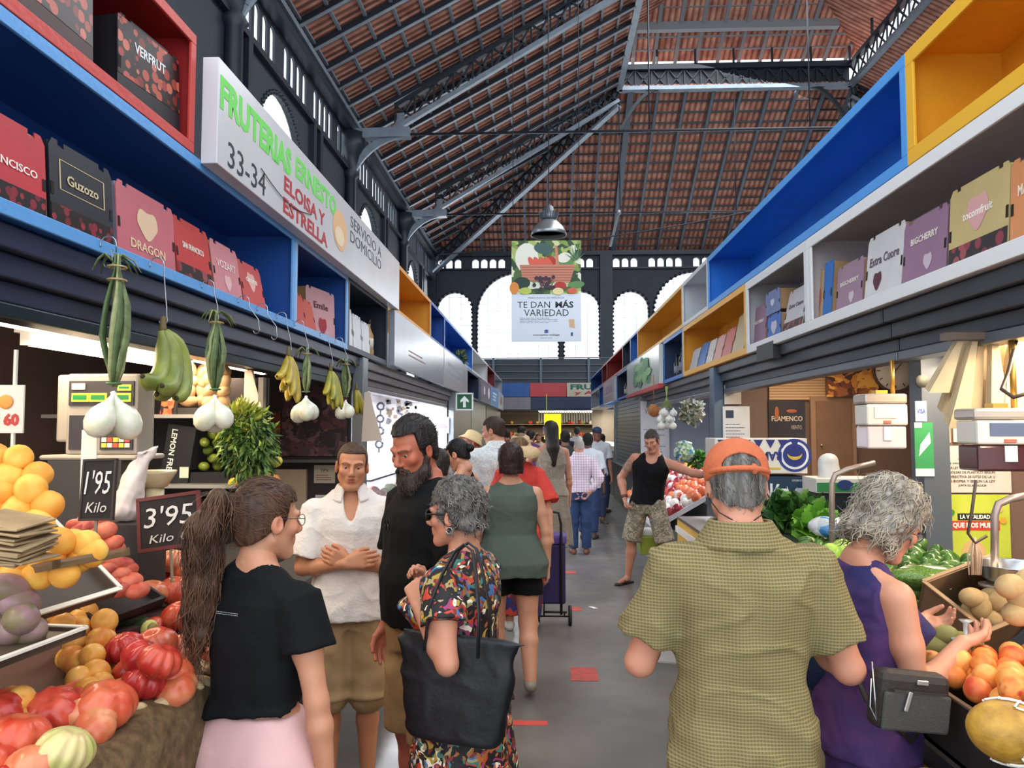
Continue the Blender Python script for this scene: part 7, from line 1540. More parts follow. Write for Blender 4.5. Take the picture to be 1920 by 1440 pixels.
b=MB(); b.box((c.x,4.2,1.60),(.16,.012,.32),rot(0,8,0)); b.bb((c.x-.06,4.21,1.44),(c.x+.42,4.5,1.5)); b.bb((c.x+.1,4.5,1.44),(c.x+.42,4.52,1.76)); b.build('box_wall',M('#18181c',.5),t)
text('LEMON FRESH',(c.x-.035,4.192,1.60),(-.14,0,-1),(1,0,-.14),.28,.032,M('#e9ece4'),t,bold=.02); b=MB(); b.box((c.x+.04,4.19,1.50),(.05,.003,.06)); b.build('sticker',M('#e3d9c4'),t)
LI=ball_mesh('lime',.026,('#5f7a2c','#8f9a3c'),1.2,1,1,0,rough=.35); LE=ball_mesh('lemon',.030,('#d8b92f','#e6cf4a'),1.25,1,1,0,rough=.4); OR=ball_mesh('orange',.036,('#e07f22','#f09a33'),1,1,1,.1,rough=.45)
for i in range(22): putf('lime',LI,(c.x+.12+(i%5)*.055,4.26+.05*(i%3),1.53+(i//5)*.045),(i,i,i),1.,'green lime in the black citrus box','lime','limes in the citrus box')
for i in range(14):
    p=at(440+((i*37)%85),905-((i*23)%42),4.15+.05*(i%3)); putf('orange' if i%3 else 'lemon',OR if i%3 else LE,p,(i,i,0),.95,'orange below the hanging greens' if i%3 else 'lemon below the hanging greens','orange' if i%3 else 'lemon','citrus below the hanging greens')
c=at(450,925,4.1); crate('citrus_tray',(c.x+.0,4.15,c.z-.02),(.36,.3,.03),rot(0,0,0),'dark tray of oranges below the hanging greens','#2a2422',cat='tray')
leafy('hanging_greens',at(468,835,4.0),(.15,.12,.20),700,['#3f6424','#5a7f30','#2c4a1b','#7a9440'],'bushy bunch of long leafed green herbs hanging in the stall','greens',.055,5,hang=True,wid=.22)
leafy('pale_greens',at(448,790,4.02),(.08,.06,.06),160,['#b9c24a','#9fb03a','#d0d06a'],'pale yellow green bean heap above the hanging greens','greens',.09,6,wid=.12)
F=Fld(); a_=at(236,950,2.75); b_=at(258,880,2.75); c_=at(296,838,2.75); 
F.a(p_cap(a_,b_,.055,.035),.03); F.a(p_cap(b_,c_,.022,.010),.02); F.a(p_cap(b_,at(262,850,2.72),.02,.008),.02); F.a(p_cap(at(262,850,2.72),c_,.006,.006),.01); F.post.append(lambda X,Y,Z:.007*wob(X,Y,Z,70,2)+.003*wob(X,Y,Z,160,3)); P,Q=F.mesh(.006); o=npmesh('plastic_bag',[(P,Q)],M('#efe0d6',.35,alpha=.92),None); tag(o,'white plastic carrier bag tied by its handles beside the small chalkboard','plastic bag')
b=MB(); c=at(290,900,3.2); b.lathe([(.05,0),(.085,.06),(.088,.07),(.082,.062),(.048,.004)],(c.x,3.2,c.z-.03),20); b.lathe([(.04,-.3),(.04,-.01)],(c.x,3.2,c.z-.02),10); b.build('plastic_bowl',M('#d9c7a0',.3,alpha=.8),loc=(c.x,3.2,c.z-.32),label='cream plastic bowl on a stand behind the carrier bag',cat='bowl')
# dark end wall: vegetable poster, cards, shelf rail
t,a,c=wallbox('vegetable_poster',455,772,525,850,6.77,'#7a3a2a','framed poster of mixed vegetables on the dark wall','poster',.02,vor_mat('veg_print',['#8a3a26','#4f5a2a','#a86a3a','#3a241c','#6a2a20','#c98a4a'],9,.5,warp=.5))
t,a,c=wallbox('vegetable_poster',530,690,650,855,6.77,'#4a2a2c','dark red poster of onions behind the hanging onions','poster',.02,vor_mat('veg_print2',['#3a2024','#5a2a30','#24181c','#4a3436','#6a4a44'],12,.5,warp=.5))
b=MB(); a=at(470,866,6.5);c=at(676,866,6.5); b.bb((a.x,6.6,a.z-.01),(c.x,6.79,a.z+.015)); b.build('wall_shelf',M('#5a5450',.4,.4),loc=(a.x,6.5,a.z),label='thin steel shelf below the dark vegetable posters',cat='shelf')
t,a,c=wallbox('card_reader_notice',589,872,628,906,6.79,'#cdbfa8','cream payment notice with red marks behind the young man','notice',.006); wtext(t,a,c,6.79,'TPV',.5,.3,.4,.2,'#6a3a34'); b=MB(); lines(b,((a.x+c.x)/2,6.79,(a.z+c.z)/2-.03),EXX,ZZ,(c.x-a.x)*.8,.06,3); b.build('small_print',M('#a04a3c'),t)
t,a,c=wallbox('visa_sticker',591,928,622,952,6.79,'#d8d2cc','white VISA sticker beside the young man','sticker',.006); wtext(t,a,c,6.79,'VISA',.45,.5,.7,.5,'#2a2f5a',.02)
t,a,c=wallbox('till_box',512,880,572,1010,6.74,'#bfa68a','tan rounded box on the dark end wall behind the ponytail woman','box',.05)
# hanging bags at the post
for i,(px,lab) in enumerate(((690,'pale paper bag bundle hanging on the steel corner post'),(470,'white paper bag clipped under the fluorescent tube'))):
    Y=6.6 if i==0 else 4.6; a=at(px,735 if i==0 else 695,Y); b=MB(); h_=.42 if i==0 else .22; w_=.10 if i==0 else .05
    for k in range(5): b.add([a+Vector((-.02,-.01*k,0)),a+Vector((.02,-.01*k,0)),a+Vector((w_+.01*k,-.012*k,-h_)),a+Vector((-w_*.4,-.012*k,-h_*1.02))],[(0,1,2,3)])
    o=b.build('paper_bags',M('#d8c4b4',.8),loc=a,label=lab,cat='paper bags'); o.modifiers.new('s','SOLIDIFY').thickness=.003
# ---- white stall fittings
t,a,c=wallbox('price_poster',818,782,842,812,13.6,'#f4eef0','white poster with pink lettering and a pink van on the bright wall','poster',.01); wtext(t,a,c,13.6,'REPARTO',.5,.25,.7,.14,'#d0526a',.02); b=MB(); b.bb((a.x+.04,13.59,c.z+.09),(a.x+.16,13.6,c.z+.17)); b.bb((a.x+.16,13.59,c.z+.09),(a.x+.2,13.6,c.z+.14)); b.build('printed_van',M('#e07a8c'),t)
for k,(px,py) in enumerate(((714,762),(713,785),(713,808),(711,833))):
    c=at(px,py,12.2); b=MB(); b.tube([c+Vector((.055*math.cos(a),0,.055*math.sin(a))) for a in np.linspace(0,6.28,14)],.018,6); b.bar(c+Vector((0,0,-.06)),c+Vector((0,0,-.13)),.05,.02); b.build('spice_dispenser',M('#3a3c48',.3),loc=c,label='round dark dispenser on the bright wall strip',cat='dispenser',group='dispensers on the bright wall')
b=MB(); rn=random.Random(6)
for k in range(46): c=at(725+rn.random()*60,745+rn.random()*45,13.605); b.box(c,(.03+.05*rn.random(),.01,.03+.08*rn.random()),rot(0,rn.uniform(-30,30),0),k%3)
o=b.build('hanging_packets',[M('#6a6a70'),M('#b9b4b0'),M('#8a7a66')],loc=at(755,770,13.5)); tag(o,'many small packets pinned across the bright white wall','packets',kind='stuff')
# arrow sign
t,a,c=wallbox('exit_arrow_sign',856,738,886,768,13.4,'#1d5a3c','square green sign with a white upward arrow and pale border','sign',.03); W_=c.x-a.x; cx_=(a.x+c.x)/2; cz_=(a.z+c.z)/2
b=MB(); 
for dx_,dz_,ww,hh in ((0,W_/2,W_+.03,.025),(0,-W_/2,W_+.03,.025),(-W_/2,0,.025,W_),(W_/2,0,.025,W_)): b.box((cx_+dx_,13.4,cz_+dz_),(ww,.04,hh))
b.build('border',M('#dfe6e0'),t); b=MB(); b.prism([(cx_-.025,13.392,cz_-.1),(cx_+.025,13.392,cz_-.1),(cx_+.025,13.392,cz_+.01),(cx_+.075,13.392,cz_-.02),(cx_+.075,13.392,cz_+.02),(cx_,13.392,cz_+.1),(cx_-.075,13.392,cz_+.02),(cx_-.075,13.392,cz_-.02),(cx_-.025,13.392,cz_+.01)],(0,-.006,0)); b.build('arrow',M('#eef4ee',.5),t)
b=MB(); b.bar((cx_,13.42,cz_+W_/2),(cx_,13.42,2.4),.02,.02); b.build('hanger',SS,t)
# ---- trolley
def trolley():
    p=onz(1040,1150,0); x=p.x; y=6.95; t=empty('shopping_trolley',(x,y,0),'purple two wheeled shopping trolley with a black handle','trolley')
    b=MB(); b.bb((x-.13,y-.12,.20),(x+.09,y+.12,.72)); b.build('bag_body',M('#33265c',.7,noise=.2,bump=.2),t,bevel=.02)
    b=MB(); b.bb((x-.13,y-.13,.72),(x+.10,y+.13,.80)); b.build('bag_lid',M('#5b4596',.6),t,bevel=.02)
    b=MB(); b.tube([(x+.05,y-.15,.12),(x+.05,y-.15,.9),(x+.03,y-.15,1.0),(x-.08,y-.16,1.02)],.012,8); b.tube([(x-.1,y-.14,.14),(x+.1,y-.14,.14)],.01,6); b.tube([(x-.1,y-.14,.14),(x-.1,y+.1,.2)],.008,6); b.tube([(x-.15,y-.02,.075),(x+.13,y-.02,.075)],.008,6); b.tube([(x+.08,y-.14,.14),(x+.08,y-.02,.08)],.008,6); b.tube([(x-.1,y-.14,.14),(x-.1,y-.02,.08)],.008,6); b.build('frame',M('#1a1a1e',.5),t)
    for sx in (-.15,.13):
        b=MB(); b.tube([(x+sx-.015,y-.02,.085),(x+sx+.015,y-.02,.085)],.085,20); b.build('wheel',M('#232328',.6),t)
trolley()
b=MB(); c=onz(1112,1140,0); b.box(c+Vector((0,0,.004)),(.05,.09,.004),rot(0,6,30)); b.build('paper_scrap',M('#e6e6e4'),loc=c,label='small white scrap of paper on the grey floor',cat='scrap')
# ---- third east stall: wrapped produce slope
t=empty('produce_stand',(1.6,9.9,0),'sloping produce stand of the garlic stall','stand'); b=MB(); b.add([(1.28,9.0,.62),(1.28,12.6,.62),(2.25,12.6,1.18),(2.25,9.0,1.18),(1.28,9.0,.56),(1.28,12.6,.56),(2.25,12.6,1.12),(2.25,9.0,1.12)],[(0,1,2,3),(7,6,5,4),(0,4,5,1),(3,2,6,7),(0,3,7,4),(1,5,6,2)]); b.build('sloped_bed',M('#d8d8da'),t); b=MB(); b.bb((1.4,9.1,0),(1.9,12.5,.55)); b.bb((1.9,9.1,0),(2.2,12.5,.85)); b.build('plinth',M('#8a8c90'),t)
WM=[ball_mesh('wrapped_fruit',.055,('#b5382f','#c95a48'),rough=.2),ball_mesh('garlic',.045,('#e6e2da','#cfc6bc'),1,1,.9,0),ball_mesh('wrapped_fruit',.05,('#8a2434','#b0404a'),rough=.2),ball_mesh('wrapped_fruit',.05,('#e2b13a','#e9c75a'),rough=.3),ball_mesh('wrapped_fruit',.055,('#d9583a','#e58a5a'),rough=.25),ball_mesh('wrapped_fruit',.05,('#cfc9c4','#e9e5e0'),rough=.2)]
rn=random.Random(21); nm_={0:('wrapped_tomatoes','red wrapped tomatoes'),1:('garlic','white garlic head'),2:('wrapped_plums','dark red plum pack'),3:('wrapped_lemon','yellow lemon'),4:('tomato','orange red tomato'),5:('wrapped_mushrooms','white wrapped mushrooms')}
for j in range(9):
    for i in range(24):
        v=(j+.5)/9+rn.uniform(-.03,.03); y=9.06+i*.145+.07*rn.random(); k=rn.choice([0,1,2,4,5,5,2,1]) if v<.75 else rn.choice([3,4,2,0,4]); 
        if .45<v<.8 and i<9: k=4
        n_,l_=nm_[k]; putf(n_,WM[k],(1.30+v*.93+.02*rn.random(),y,.655+v*.56+.02*rn.random()),(rn.random()*2,rn.random()*2,rn.random()*6),rn.uniform(.9,1.25),l_+' on the sloping stand of the garlic stall',n_.split('_')[-1],'produce on the sloping stand')
b=MB(); o_=at(1222,1020,8.92); b.box(o_,(.28,.3,.2)); b.build('green_crate',M('#8a9a2c',.5,noise=.2),loc=o_+Vector((0,0,-.1)),bevel=.01,label='lime green crate with crumpled paper hanging off the produce stand',cat='crate')
b=MB(); b.ball(o_+Vector((-.04,0,.13)),(.12,.12,.06),9,6); b.build('crumpled_paper',M('#e2dfd8',.8,bump=.8,bscale=20),loc=o_+Vector((-.04,0,.08)),label='crumpled white paper in the lime green crate',cat='paper')
# garlic bunch, gourd, mushrooms bag, white notice
c=at(1250,745,8.45); t=empty('garlic_bunch',c,'bunch of white garlic hanging by green stalks under the shelf','garlic'); b=MB(); rn=random.Random(2)
for k in range(14): a=6.28*k/14; b.tube([c+Vector((.01*math.cos(a),.01*math.sin(a),.12)),c,c+Vector((.06*math.cos(a),.06*math.sin(a),-.12))],[.008,.005,.003],5)
b.build('stalks',M('#8a9a5a',.7),t)
for k in range(9): a=6.28*k/9; b=MB(); q=c+Vector((.07*math.cos(a),.07*math.sin(a),-.17-.07*(k%3))); b.lathe([(0,-.04),(.03,-.032),(.045,-.005),(.036,.02),(.012,.04),(.006,.055)],q,12); b.build('garlic_bulb',M('#eceae4',.5,noise=.1),t)
b=MB(); c=at(1226,770,8.9); b.ball(c,(.07,.07,.075),12,8); b.tube([c+Vector((0,0,.07)),(c.x,c.y,2.35)],.004,4); b.build('hanging_gourd',M('#b0703a',.7,noise=.3,nscale=30,bump=.6,bscale=80),loc=c,label='round brown netted gourd hanging beside the garlic',cat='gourd')
leafy('mushroom_bunch',at(1297,772,8.9),(.12,.1,.13),240,['#8f8a72','#b9b49c','#5f6a4a','#d9d6c8'],'large bunch of dried mushrooms hanging in the garlic stall','mushrooms',.06,8,wid=.7)
t,a,c=wallbox('wall_notice',1201,752,1256,912,14.0,'#efeef0','tall white notice with faint writing on the garlic stall end wall','notice',.01); wtext(t,a,c,14.0,'VENTA',.4,.12,.5,.06,'#8a6a70'); b=MB(); lines(b,((a.x+c.x)/2,14.0,(a.z+c.z)/2-.1),EXX,ZZ,.4,.8,8,th=.25,seed=4); b.build('small_print',M('#b9b4bc'),t)
F=Fld(); c=at(1283,850,8.75); F.a(p_ell(c,(.12,.08,.11)),.02); F.a(p_ell(c+Vector((0,0,.11)),(.10,.05,.03)),.03); F.post.append(lambda X,Y,Z:.008*wob(X,Y,Z,50,2)); P,Q=F.mesh(.008); o=npmesh('bean_bag',[(P,Q)],vor_mat('bean_bag',['#9fc08a','#c9dab9','#6f9a5a','#dfe8d8','#3f7fc0'],40,.3),None); tag(o,'clear bag of green beans with a blue top on the garlic stall','bag')
leafy('green_bunch',at(1308,862,8.8),(.09,.09,.08),260,['#2f6a2c','#4a8a3a','#7aa84a'],'green leafy bunch beside the bean bag','greens',.06,9)
b=MB(); c=at(1300,884,8.5); b.box(c,(.09,.01,.05),rot(-10,0,0)); b.build('price_tag',M('#e3e3e6'),loc=c,label='small white price tag above the wrapped produce',cat='price tag')
# ---- flamenco stall
def wb2(*a_,**k): return wallbox(*a_,**k)
YW=8.0
t,a,c=wb2('flamenco_poster',1441,751,1511,832,YW,'#17120f','black FLAMENCO poster with a wavy edge on the brown wall','poster',.01,M('#191412',.3,noise=.3,nscale=4,h2='#2f201a'))
wtext(t,a,c,YW,'FLAMENCO',.5,.42,.85,.12,'#d9c9b4',.02); wtext(t,a,c,YW,'VIENTO',.75,.62,.3,.09,'#c9b9a4'); b=MB(); b.ball((a.x+.08,YW-.004,a.z-.13),(.025,.004,.07),10,6); b.ball((a.x+.23,YW-.004,a.z-.11),(.06,.004,.02),10,6); b.build('printed_hands',M('#b0623c'),t)
t,a,c=wb2('official_notice',1355,762,1407,850,YW,'#e3e6ea','white official notice with a small dark emblem on the brown wall','notice',.008); b=MB(); b.bb((a.x+.03,YW-.003,a.z-.12),(a.x+.11,YW,a.z-.04)); b.build('emblem',M('#2f3f55'),t); b=MB(); lines(b,((a.x+c.x)/2,YW,a.z-.3),EXX,ZZ,.22,.26,8,th=.3,seed=2); b.build('small_print',M('#7a8088'),t)
t,a,c=wb2('paper_notice',1358,722,1390,758,YW-.01,'#cfc8c0','plain pale paper pinned above the official notice','notice',.006)
b=MB(); a=at(1441,676,YW);c=at(1548,750,YW); b.bb((a.x,YW-.005,c.z),(c.x,YW+.02,a.z)); b.build('slatted_panel',stripe_mat('slat_panel','#d2ae88','#a8845e',11,'Z',.25,.55,.4),loc=(a.x,YW,c.z),label='beige horizontally slatted wall panel above the poster',cat='panel')
a=at(1527,752,YW);c=at(1596,900,YW); t=empty('wall_cabinet',((a.x+c.x)/2,YW,.9),'tall plain brown cabinet on the flamenco stall wall','cabinet'); b=MB(); b.bb((a.x-.05,YW-.03,.9),(c.x+.05,YW+.02,a.z+.05)); b.build('cabinet_frame',M('#a07f66',.6),t); b=MB(); b.bb((a.x,YW-.05,.92),(c.x,YW-.03,a.z)); d_=b.build('door',M('#86654f',.55,noise=.1),t,bevel=.004); b=MB(); b.ball((a.x+.04,YW-.065,a.z-.45),.014,8,6); b.build('knob',M('#c9b9a4',.3,.6),d_)
t,a,c=wb2('mushroom_photo',1549,676,1648,744,7.9,'#7a4a20','large dark framed photo of golden mushrooms','picture',.02,vor_mat('mushroom_print',['#c9822f','#7a3f1c','#3a1c12','#e0a548','#9a5a26','#4a2414'],9,.4,warp=.7))
c=at(1684,694,7.8); r_=.21; t=empty('wall_clock',(c.x,7.85,c.z),'big round white wall clock behind the hanging scale','clock'); b=MB(); b.lathe([(r_,0),(r_,.03),(0,.03)],(c.x,7.9,c.z),28,R=rot(90,0,0)); b.build('clock_face',M('#d9d2ca',.5),t); b=MB(); b.tube([(c.x+r_*math.cos(a),7.87,c.z+r_*math.sin(a)) for a in np.linspace(0,6.28,30)],.014,6); b.build('rim',M('#4a3c34'),t); b=MB()
for k in range(12): a=PI*k/6; b.bar((c.x+.15*math.cos(a),7.865,c.z+.15*math.sin(a)),(c.x+.18*math.cos(a),7.865,c.z+.18*math.sin(a)),.01,.006)
b.bar((c.x,7.86,c.z),(c.x+.07,7.86,c.z+.08),.012,.005); b.bar((c.x,7.858,c.z),(c.x-.04,7.858,c.z-.14),.008,.005); b.build('hands_and_marks',M('#2a2624'),t)
# boxes stacked on the greens counter
def pbox(name,px0,px1,py0,zb,Y,d,col,label,txt=None,tcol='#eee',mat=None,flip=False,extra=None,tw=.6,th_=.3,tu=.5):
    a=at(px0,py0,Y);c=at(px1,py0,Y); t=empty(name,((a.x+c.x)/2,Y+d/2,zb),label,'carton'); b=MB(); b.bb((a.x,Y,zb),(c.x,Y+d,a.z)); b.build('carton_body',mat or M(col,.5,noise=.08),t,bevel=.005)
    if txt: text(txt,(a.x+(c.x-a.x)*tu,Y,(a.z+zb)/2),(-1,0,0) if flip else EXX,(0,0,-1) if flip else ZZ,(c.x-a.x)*tw,(a.z-zb)*th_,M(tcol),t,bold=.03) if not flip else text(txt,(a.x+(c.x-a.x)*tu,Y-.002,(a.z+zb)/2),(-1,0,0),(0,0,-1),(c.x-a.x)*tw,(a.z-zb)*th_,M(tcol),t,bold=.03)
    return t,a,c
Yb_=5.9
t,a,c=pbox('produce_carton',1436,1512,1040,.85,Yb_,.35,'#1c2430','dark plastic crate under the navy carton')
z1=at(1450,950,Yb_).z; b=MB(); b.bb((at(1350,0,Yb_).x,Yb_,.85),(at(1512,0,Yb_).x,Yb_+.3,z1-.01)); b.build('plastic_crate',M('#20262e',.5),loc=(1.7,Yb_,.85),label='black plastic crates stacked under the navy carton',cat='crate')
t,a,c=pbox('navy_carton',1338,1511,893,z1,Yb_,.3,'#1f3b57','navy carton with white script and a leaf sprig',None)
W_=c.x-a.x; text('Belén',(a.x+W_*.62,Yb_,(a.z+z1)/2),EXX,ZZ,.26,.12,M('#e6edf2'),t,bold=.03)
b=MB(); X0=a.x+W_*.82; 
for an in (60,100,140,30): b.add([Vector((X0,Yb_-.003,z1+.05)),Vector((X0+.05*math.cos(math.radians(an-12)),Yb_-.003,z1+.05+.05*math.sin(math.radians(an-12)))),Vector((X0+.11*math.cos(math.radians(an)),Yb_-.003,z1+.05+.11*math.sin(math.radians(an)))),Vector((X0+.05*math.cos(math.radians(an+12)),Yb_-.003,z1+.05+.05*math.sin(math.radians(an+12))))],[(0,1,2,3)])
b.build('printed_leaf',M('#dfe8ee'),t); b=MB(); 
for k in range(7): b.bb((c.x-.075+k*.009,Yb_-.003,z1+.09),(c.x-.070+k*.009,Yb_,z1+.14))
b.build('barcode',M('#e6edf2'),t); text('CATEGORIA EXTRA',(c.x-.06,Yb_,a.z-.03),EXX,ZZ,.09,.014,M('#e6edf2'),t)
z2=at(1450,890,Yb_).z+.01; t,a,c=pbox('banana_carton',1340,1513,822,z2,Yb_-.02,.34,'#e6e2d8','white and blue banana carton turned upside down, lettered RAM')
W_=c.x-a.x;H_=a.z-z2; cc=Vector((c.x-.095,Yb_-.02,(a.z+z2)/2+.005)); b=MB()
for k,(rr,m) in enumerate(((.125,0),(.105,1),(.088,0),(.074,2))): b.add([cc+Vector((rr*math.cos(q),-.002-.0008*k,rr*math.sin(q))) for q in np.linspace(0,6.28,29)[:-1]],[tuple(range(27,-1,-1))],m)
b.add([cc+Vector((.055*math.cos(q),-.007,.045*math.sin(q)+.01)) for q in np.linspace(PI,2*PI,12)]+[cc+Vector((.05*math.cos(q),-.007,.022*math.sin(q)+.012)) for q in np.linspace(2*PI,PI,12)],[tuple(range(23,-1,-1))],3)
for k in range(7): x=a.x+.02+k*.09; b.add([Vector((x,Yb_-.023,a.z-.01)),Vector((x+.035,Yb_-.023,a.z-.075)),Vector((x+.07,Yb_-.023,a.z-.01))],[(0,1,2)],2)
for k in range(5): b.bb((a.x+.02,Yb_-.0225-.0002*k,z2+.03),(c.x-.2,Yb_-.021,z2+.045),3) if k==0 else None
b.build('printed_banana_emblem',[M('#2a3f8f'),M('#eef0f2'),M('#27357c'),M('#d9b84a')],t)
text('RAMÓN',(c.x-.31,Yb_-.021,(a.z+z2)/2),(-1,0,0),(0,0,-1),.26,.085,M('#2a3470'),t,bold=.04) if False else None
tt=text('RAMÓN',(c.x-.33,Yb_-.0215,(a.z+z2)/2-.01),(-1,0,0),(0,0,-1),.28,.085,M('#27357c'),t,bold=.04)
t,a,c=pbox('green_carton',1530,1690,897,at(1600,925,5.6).z,5.6,.3,'#ece9e0','white and green carton with a blue oval mark behind the curly haired woman')
zb_=at(1600,925,5.6).z; b=MB(); b.bb((a.x+.005,5.596,zb_+.01),(c.x-.005,5.6,zb_+.075)); b.build('green_band',M('#2f8a4a'),t); b=MB(); b.add([Vector((a.x+.2+.055*math.cos(q),5.592,zb_+.06+.035*math.sin(q))) for q in np.linspace(0,6.28,21)[:-1]],[tuple(range(19,-1,-1))]); b.build('oval_mark',M('#27417c'),t); text('La Fruta',(c.x-.13,5.594,zb_+.045),EXX,ZZ,.2,.05,M('#e9efe6'),t)
b=MB(); b.bb((a.x,5.62,.85),(c.x,5.9,zb_-.005)); b.build('plastic_crate',M('#232a30',.5),loc=(a.x,5.7,.85),label='dark plastic crates stacked under the white and green carton',cat='crate')
F=Fld(); c=at(1553,880,5.75); F.a(p_cap(c+Vector((0,0,-.12)),c+Vector((0,0,.05)),.085,.07),.02); F.post.append(lambda X,Y,Z:.010*wob(X,Y,Z,40,2)); P,Q=F.mesh(.009); o=npmesh('film_roll_bag',[(P,Q)],M('#dfe2e2',.25,alpha=.9),None); tag(o,'crumpled clear plastic bag standing in the white and green carton','plastic bag')
leafy('leafy_lettuce',at(1490,962,4.75),(.19,.14,.07),520,['#2f5f24','#45782f','#639040','#234a1c'],'leafy green lettuces on the greens counter behind the checked shirt','lettuce',.08,11,wid=.8)
leafy('leafy_lettuce',at(1530,985,4.4),(.08,.1,.06),150,['#7ab83a','#a3cf5a','#5f9a2f'],'bright lime lettuce heart beside the darker lettuces','lettuce',.08,12,wid=.9)
for k,(px,lab) in enumerate(((1555,'crumpled clear film with a blue label among the greens'),(1580,'second crumpled clear film bag beside the green apples'))):
    F=Fld(); c=at(px,990,3.9); F.a(p_ell(c,(.10,.09,.05)),.02); F.post.append(lambda X,Y,Z:.012*wob(X,Y,Z,45,2+k)); P,Q=F.mesh(.009); o=npmesh('film_bag',[(P,Q)],vor_mat('film',['#cfd4d6','#e3e6e8','#a9b4ba','#3f86c4','#d9dde0','#c4c9cc'],14,.2),None); tag(o,lab,'plastic bag')
b=MB(); b.bb((1.25,3.2,.9),(1.9,5.4,1.12)); b.build('greens_crate',M('#2a3a2a',.6),loc=(1.5,4,.85),label='dark green crates carrying the lettuces',cat='crate')
GA=ball_mesh('green_apple',.045,('#8fb83a','#b0cf5a'),crease=.02,rough=.3)
for i,(px,py) in enumerate(((1560,1040),(1582,1032),(1600,1042),(1570,1055),(1592,1058),(1612,1030),(1548,1052),(1608,1055))): putf('green_apple',GA,at(px,py,3.3),(.2,.1*i,i),1.1,'bright green apple beside the shoulder of the purple dress','apple','green apples behind the purple dress')
# bags of leaves on the near counter
for i,(px,py) in enumerate(((1738,1082),(1745,1128),(1752,1150),(1735,1108))):
    F=Fld(); c=at(px,py,2.95+.05*(i%2)); F.a(p_ell(c,(.135,.08,.045)),.02); F.post.append(lambda X,Y,Z:.006*wob(X,Y,Z,60,i+2)); P,Q=F.mesh(.008); o=npmesh('salad_bag',[(P,Q)],None or vor_mat('salad%d'%i,['#4a6f2a','#6a8f3a','#2f4f1f','#8aa85a','#5a7a30'],60,.15,warp=.8),None); tag(o,['topmost glossy bag of green salad beside the woman in purple','lowest but one bag of green salad in the stack','lowest bag of green salad in the stack','second bag of green salad from the top of the stack'][i],'salad bag')
    b=MB(); b.box(c+Vector((.02,-.083,.0)),(.045,.006,.055),rot(-12,0,8)); l=b.build('paper_band',M('#e6e2da'),o)
# apricots crate near the woman
crate('apricot_carton',(1.42,2.13,.86),(.66,.66,.17),rot(0,0,0),'dark fruit carton heaped with orange apricots','#2b2422',rim='#6a5644')
AR=[ball_mesh('ripe_apricot',.036,('#d9702f','#e89a4a'),crease=.07,c3='#c8412c'),ball_mesh('ripe_apricot',.036,('#e58a3a','#efb060'),crease=.07,c3='#d4552f'),ball_mesh('ripe_apricot',.036,('#c9482c','#e07f3c'),crease=.07)]
pile('ripe_apricot',AR,(1.14,1.86,1.02),(1,0,0),(0,1,0),9,9,.071,'ripe orange apricot with a red blush in the dark carton','apricot','ripe apricots in the dark carton',seed=3,layers=2,lh=.55,tilt=80)
c=at(1893,1372,1.62); t=empty('netted_melon',c,'yellow speckled melon in a white foam net','melon'); b=MB(); b.ball(c,(.092,.064,.06),26,16,R=rot(0,12,20)); b.build('fruit',M('#c99a3a',.5,noise=.35,nscale=22,h2='#9a7024',bump=.2,bscale=90),t)
b=MB(); Rm=rot(0,12,20)
for k in range(11):
    for sg in (-1,1):
        pts=[]
        for q in range(13):
            tt_=q/12; lon=.15+tt_*1.7; ph=k*.571+sg*tt_*1.4; pts.append(c+Rm@Vector((.0955*math.cos(lon),.067*math.sin(lon)*math.cos(ph),.063*math.sin(lon)*math.sin(ph))))
        b.tube(pts,.0028,4)
b.build('foam_net',M('#efeae0',.7),t)
crate('melon_carton',(c.x+.12,1.58,.86),(.46,.36,.14),rot(0,0,0),'black lined carton with a white rim holding the netted melon','#1c1a1e',rim='#dcd8d2')
b=MB(); b.ball((c.x-.11,1.56,1.0),(.03,.03,.02),12,8); b.build('red_sticker',M('#d8402c'),loc=(c.x-.11,1.56,1.0),label='round red sticker on the white rimmed carton',cat='sticker')
KI=ball_mesh('pear',.034,('#8a8a4a','#a8a060'),1.3,.9,.9,0,rough=.6)
for i,(px,py) in enumerate(((1770,1192),(1795,1205),(1755,1212),(1815,1215),(1750,1232),(1785,1218),(1762,1240))): putf('pear',KI,at(px,py,2.5),(.2,.3,1.9+i*.4),1.15,'small green brown pear behind the ripe apricots','pear','pears behind the ripe apricots')
PT=ball_mesh('kiwi',.034,('#a88a5c','#c0a272'),1.2,.95,.95,0,rough=.85)
c=at(1850,1150,2.75); crate('kiwi_carton',(c.x+.02,2.85,1.0),(.32,.26,.22),rot(28,-14,18),'torn brown carton of kiwis tipped toward the aisle','#8a6a4c',rim='#a5835e')
for i in range(14): putf('kiwi',PT,at(1822+(i%5)*17,1120+(i//5)*20+(i%2)*6,2.66+.03*(i%3)),(i,.3*i,i),1.0,'brown kiwi in the torn carton','kiwi','kiwis in the torn carton')
for i,(px,py) in enumerate(((1897,1100),(1915,1122),(1925,1095),(1910,1150),(1930,1145))): putf('kiwi',PT,at(px,py,2.35),(i,i,0),1.15,'large kiwi piled beneath the scale bowl','kiwi','kiwis beneath the scale bowl')
b=MB(); b.bb((1.62,2.3,.85),(1.85,2.7,1.18)); b.bb((1.2,2.55,.85),(1.75,3.15,1.0)); b.build('carton_stack',M('#3a2c26',.6),loc=(1.6,2.6,.85),label='dark cartons stacked under the kiwis and salad bags',cat='carton')
b=MB(); c=at(1812,1200,2.45); b.lathe([(0,0),(.045,0),(.045,.006),(.008,.012),(.008,.05),(.02,.06)],c,16); b.build('price_holder',M('#e9ecec',.2,alpha=.85),loc=c,label='clear plastic price holder with a round foot behind the apricots',cat='price holder')
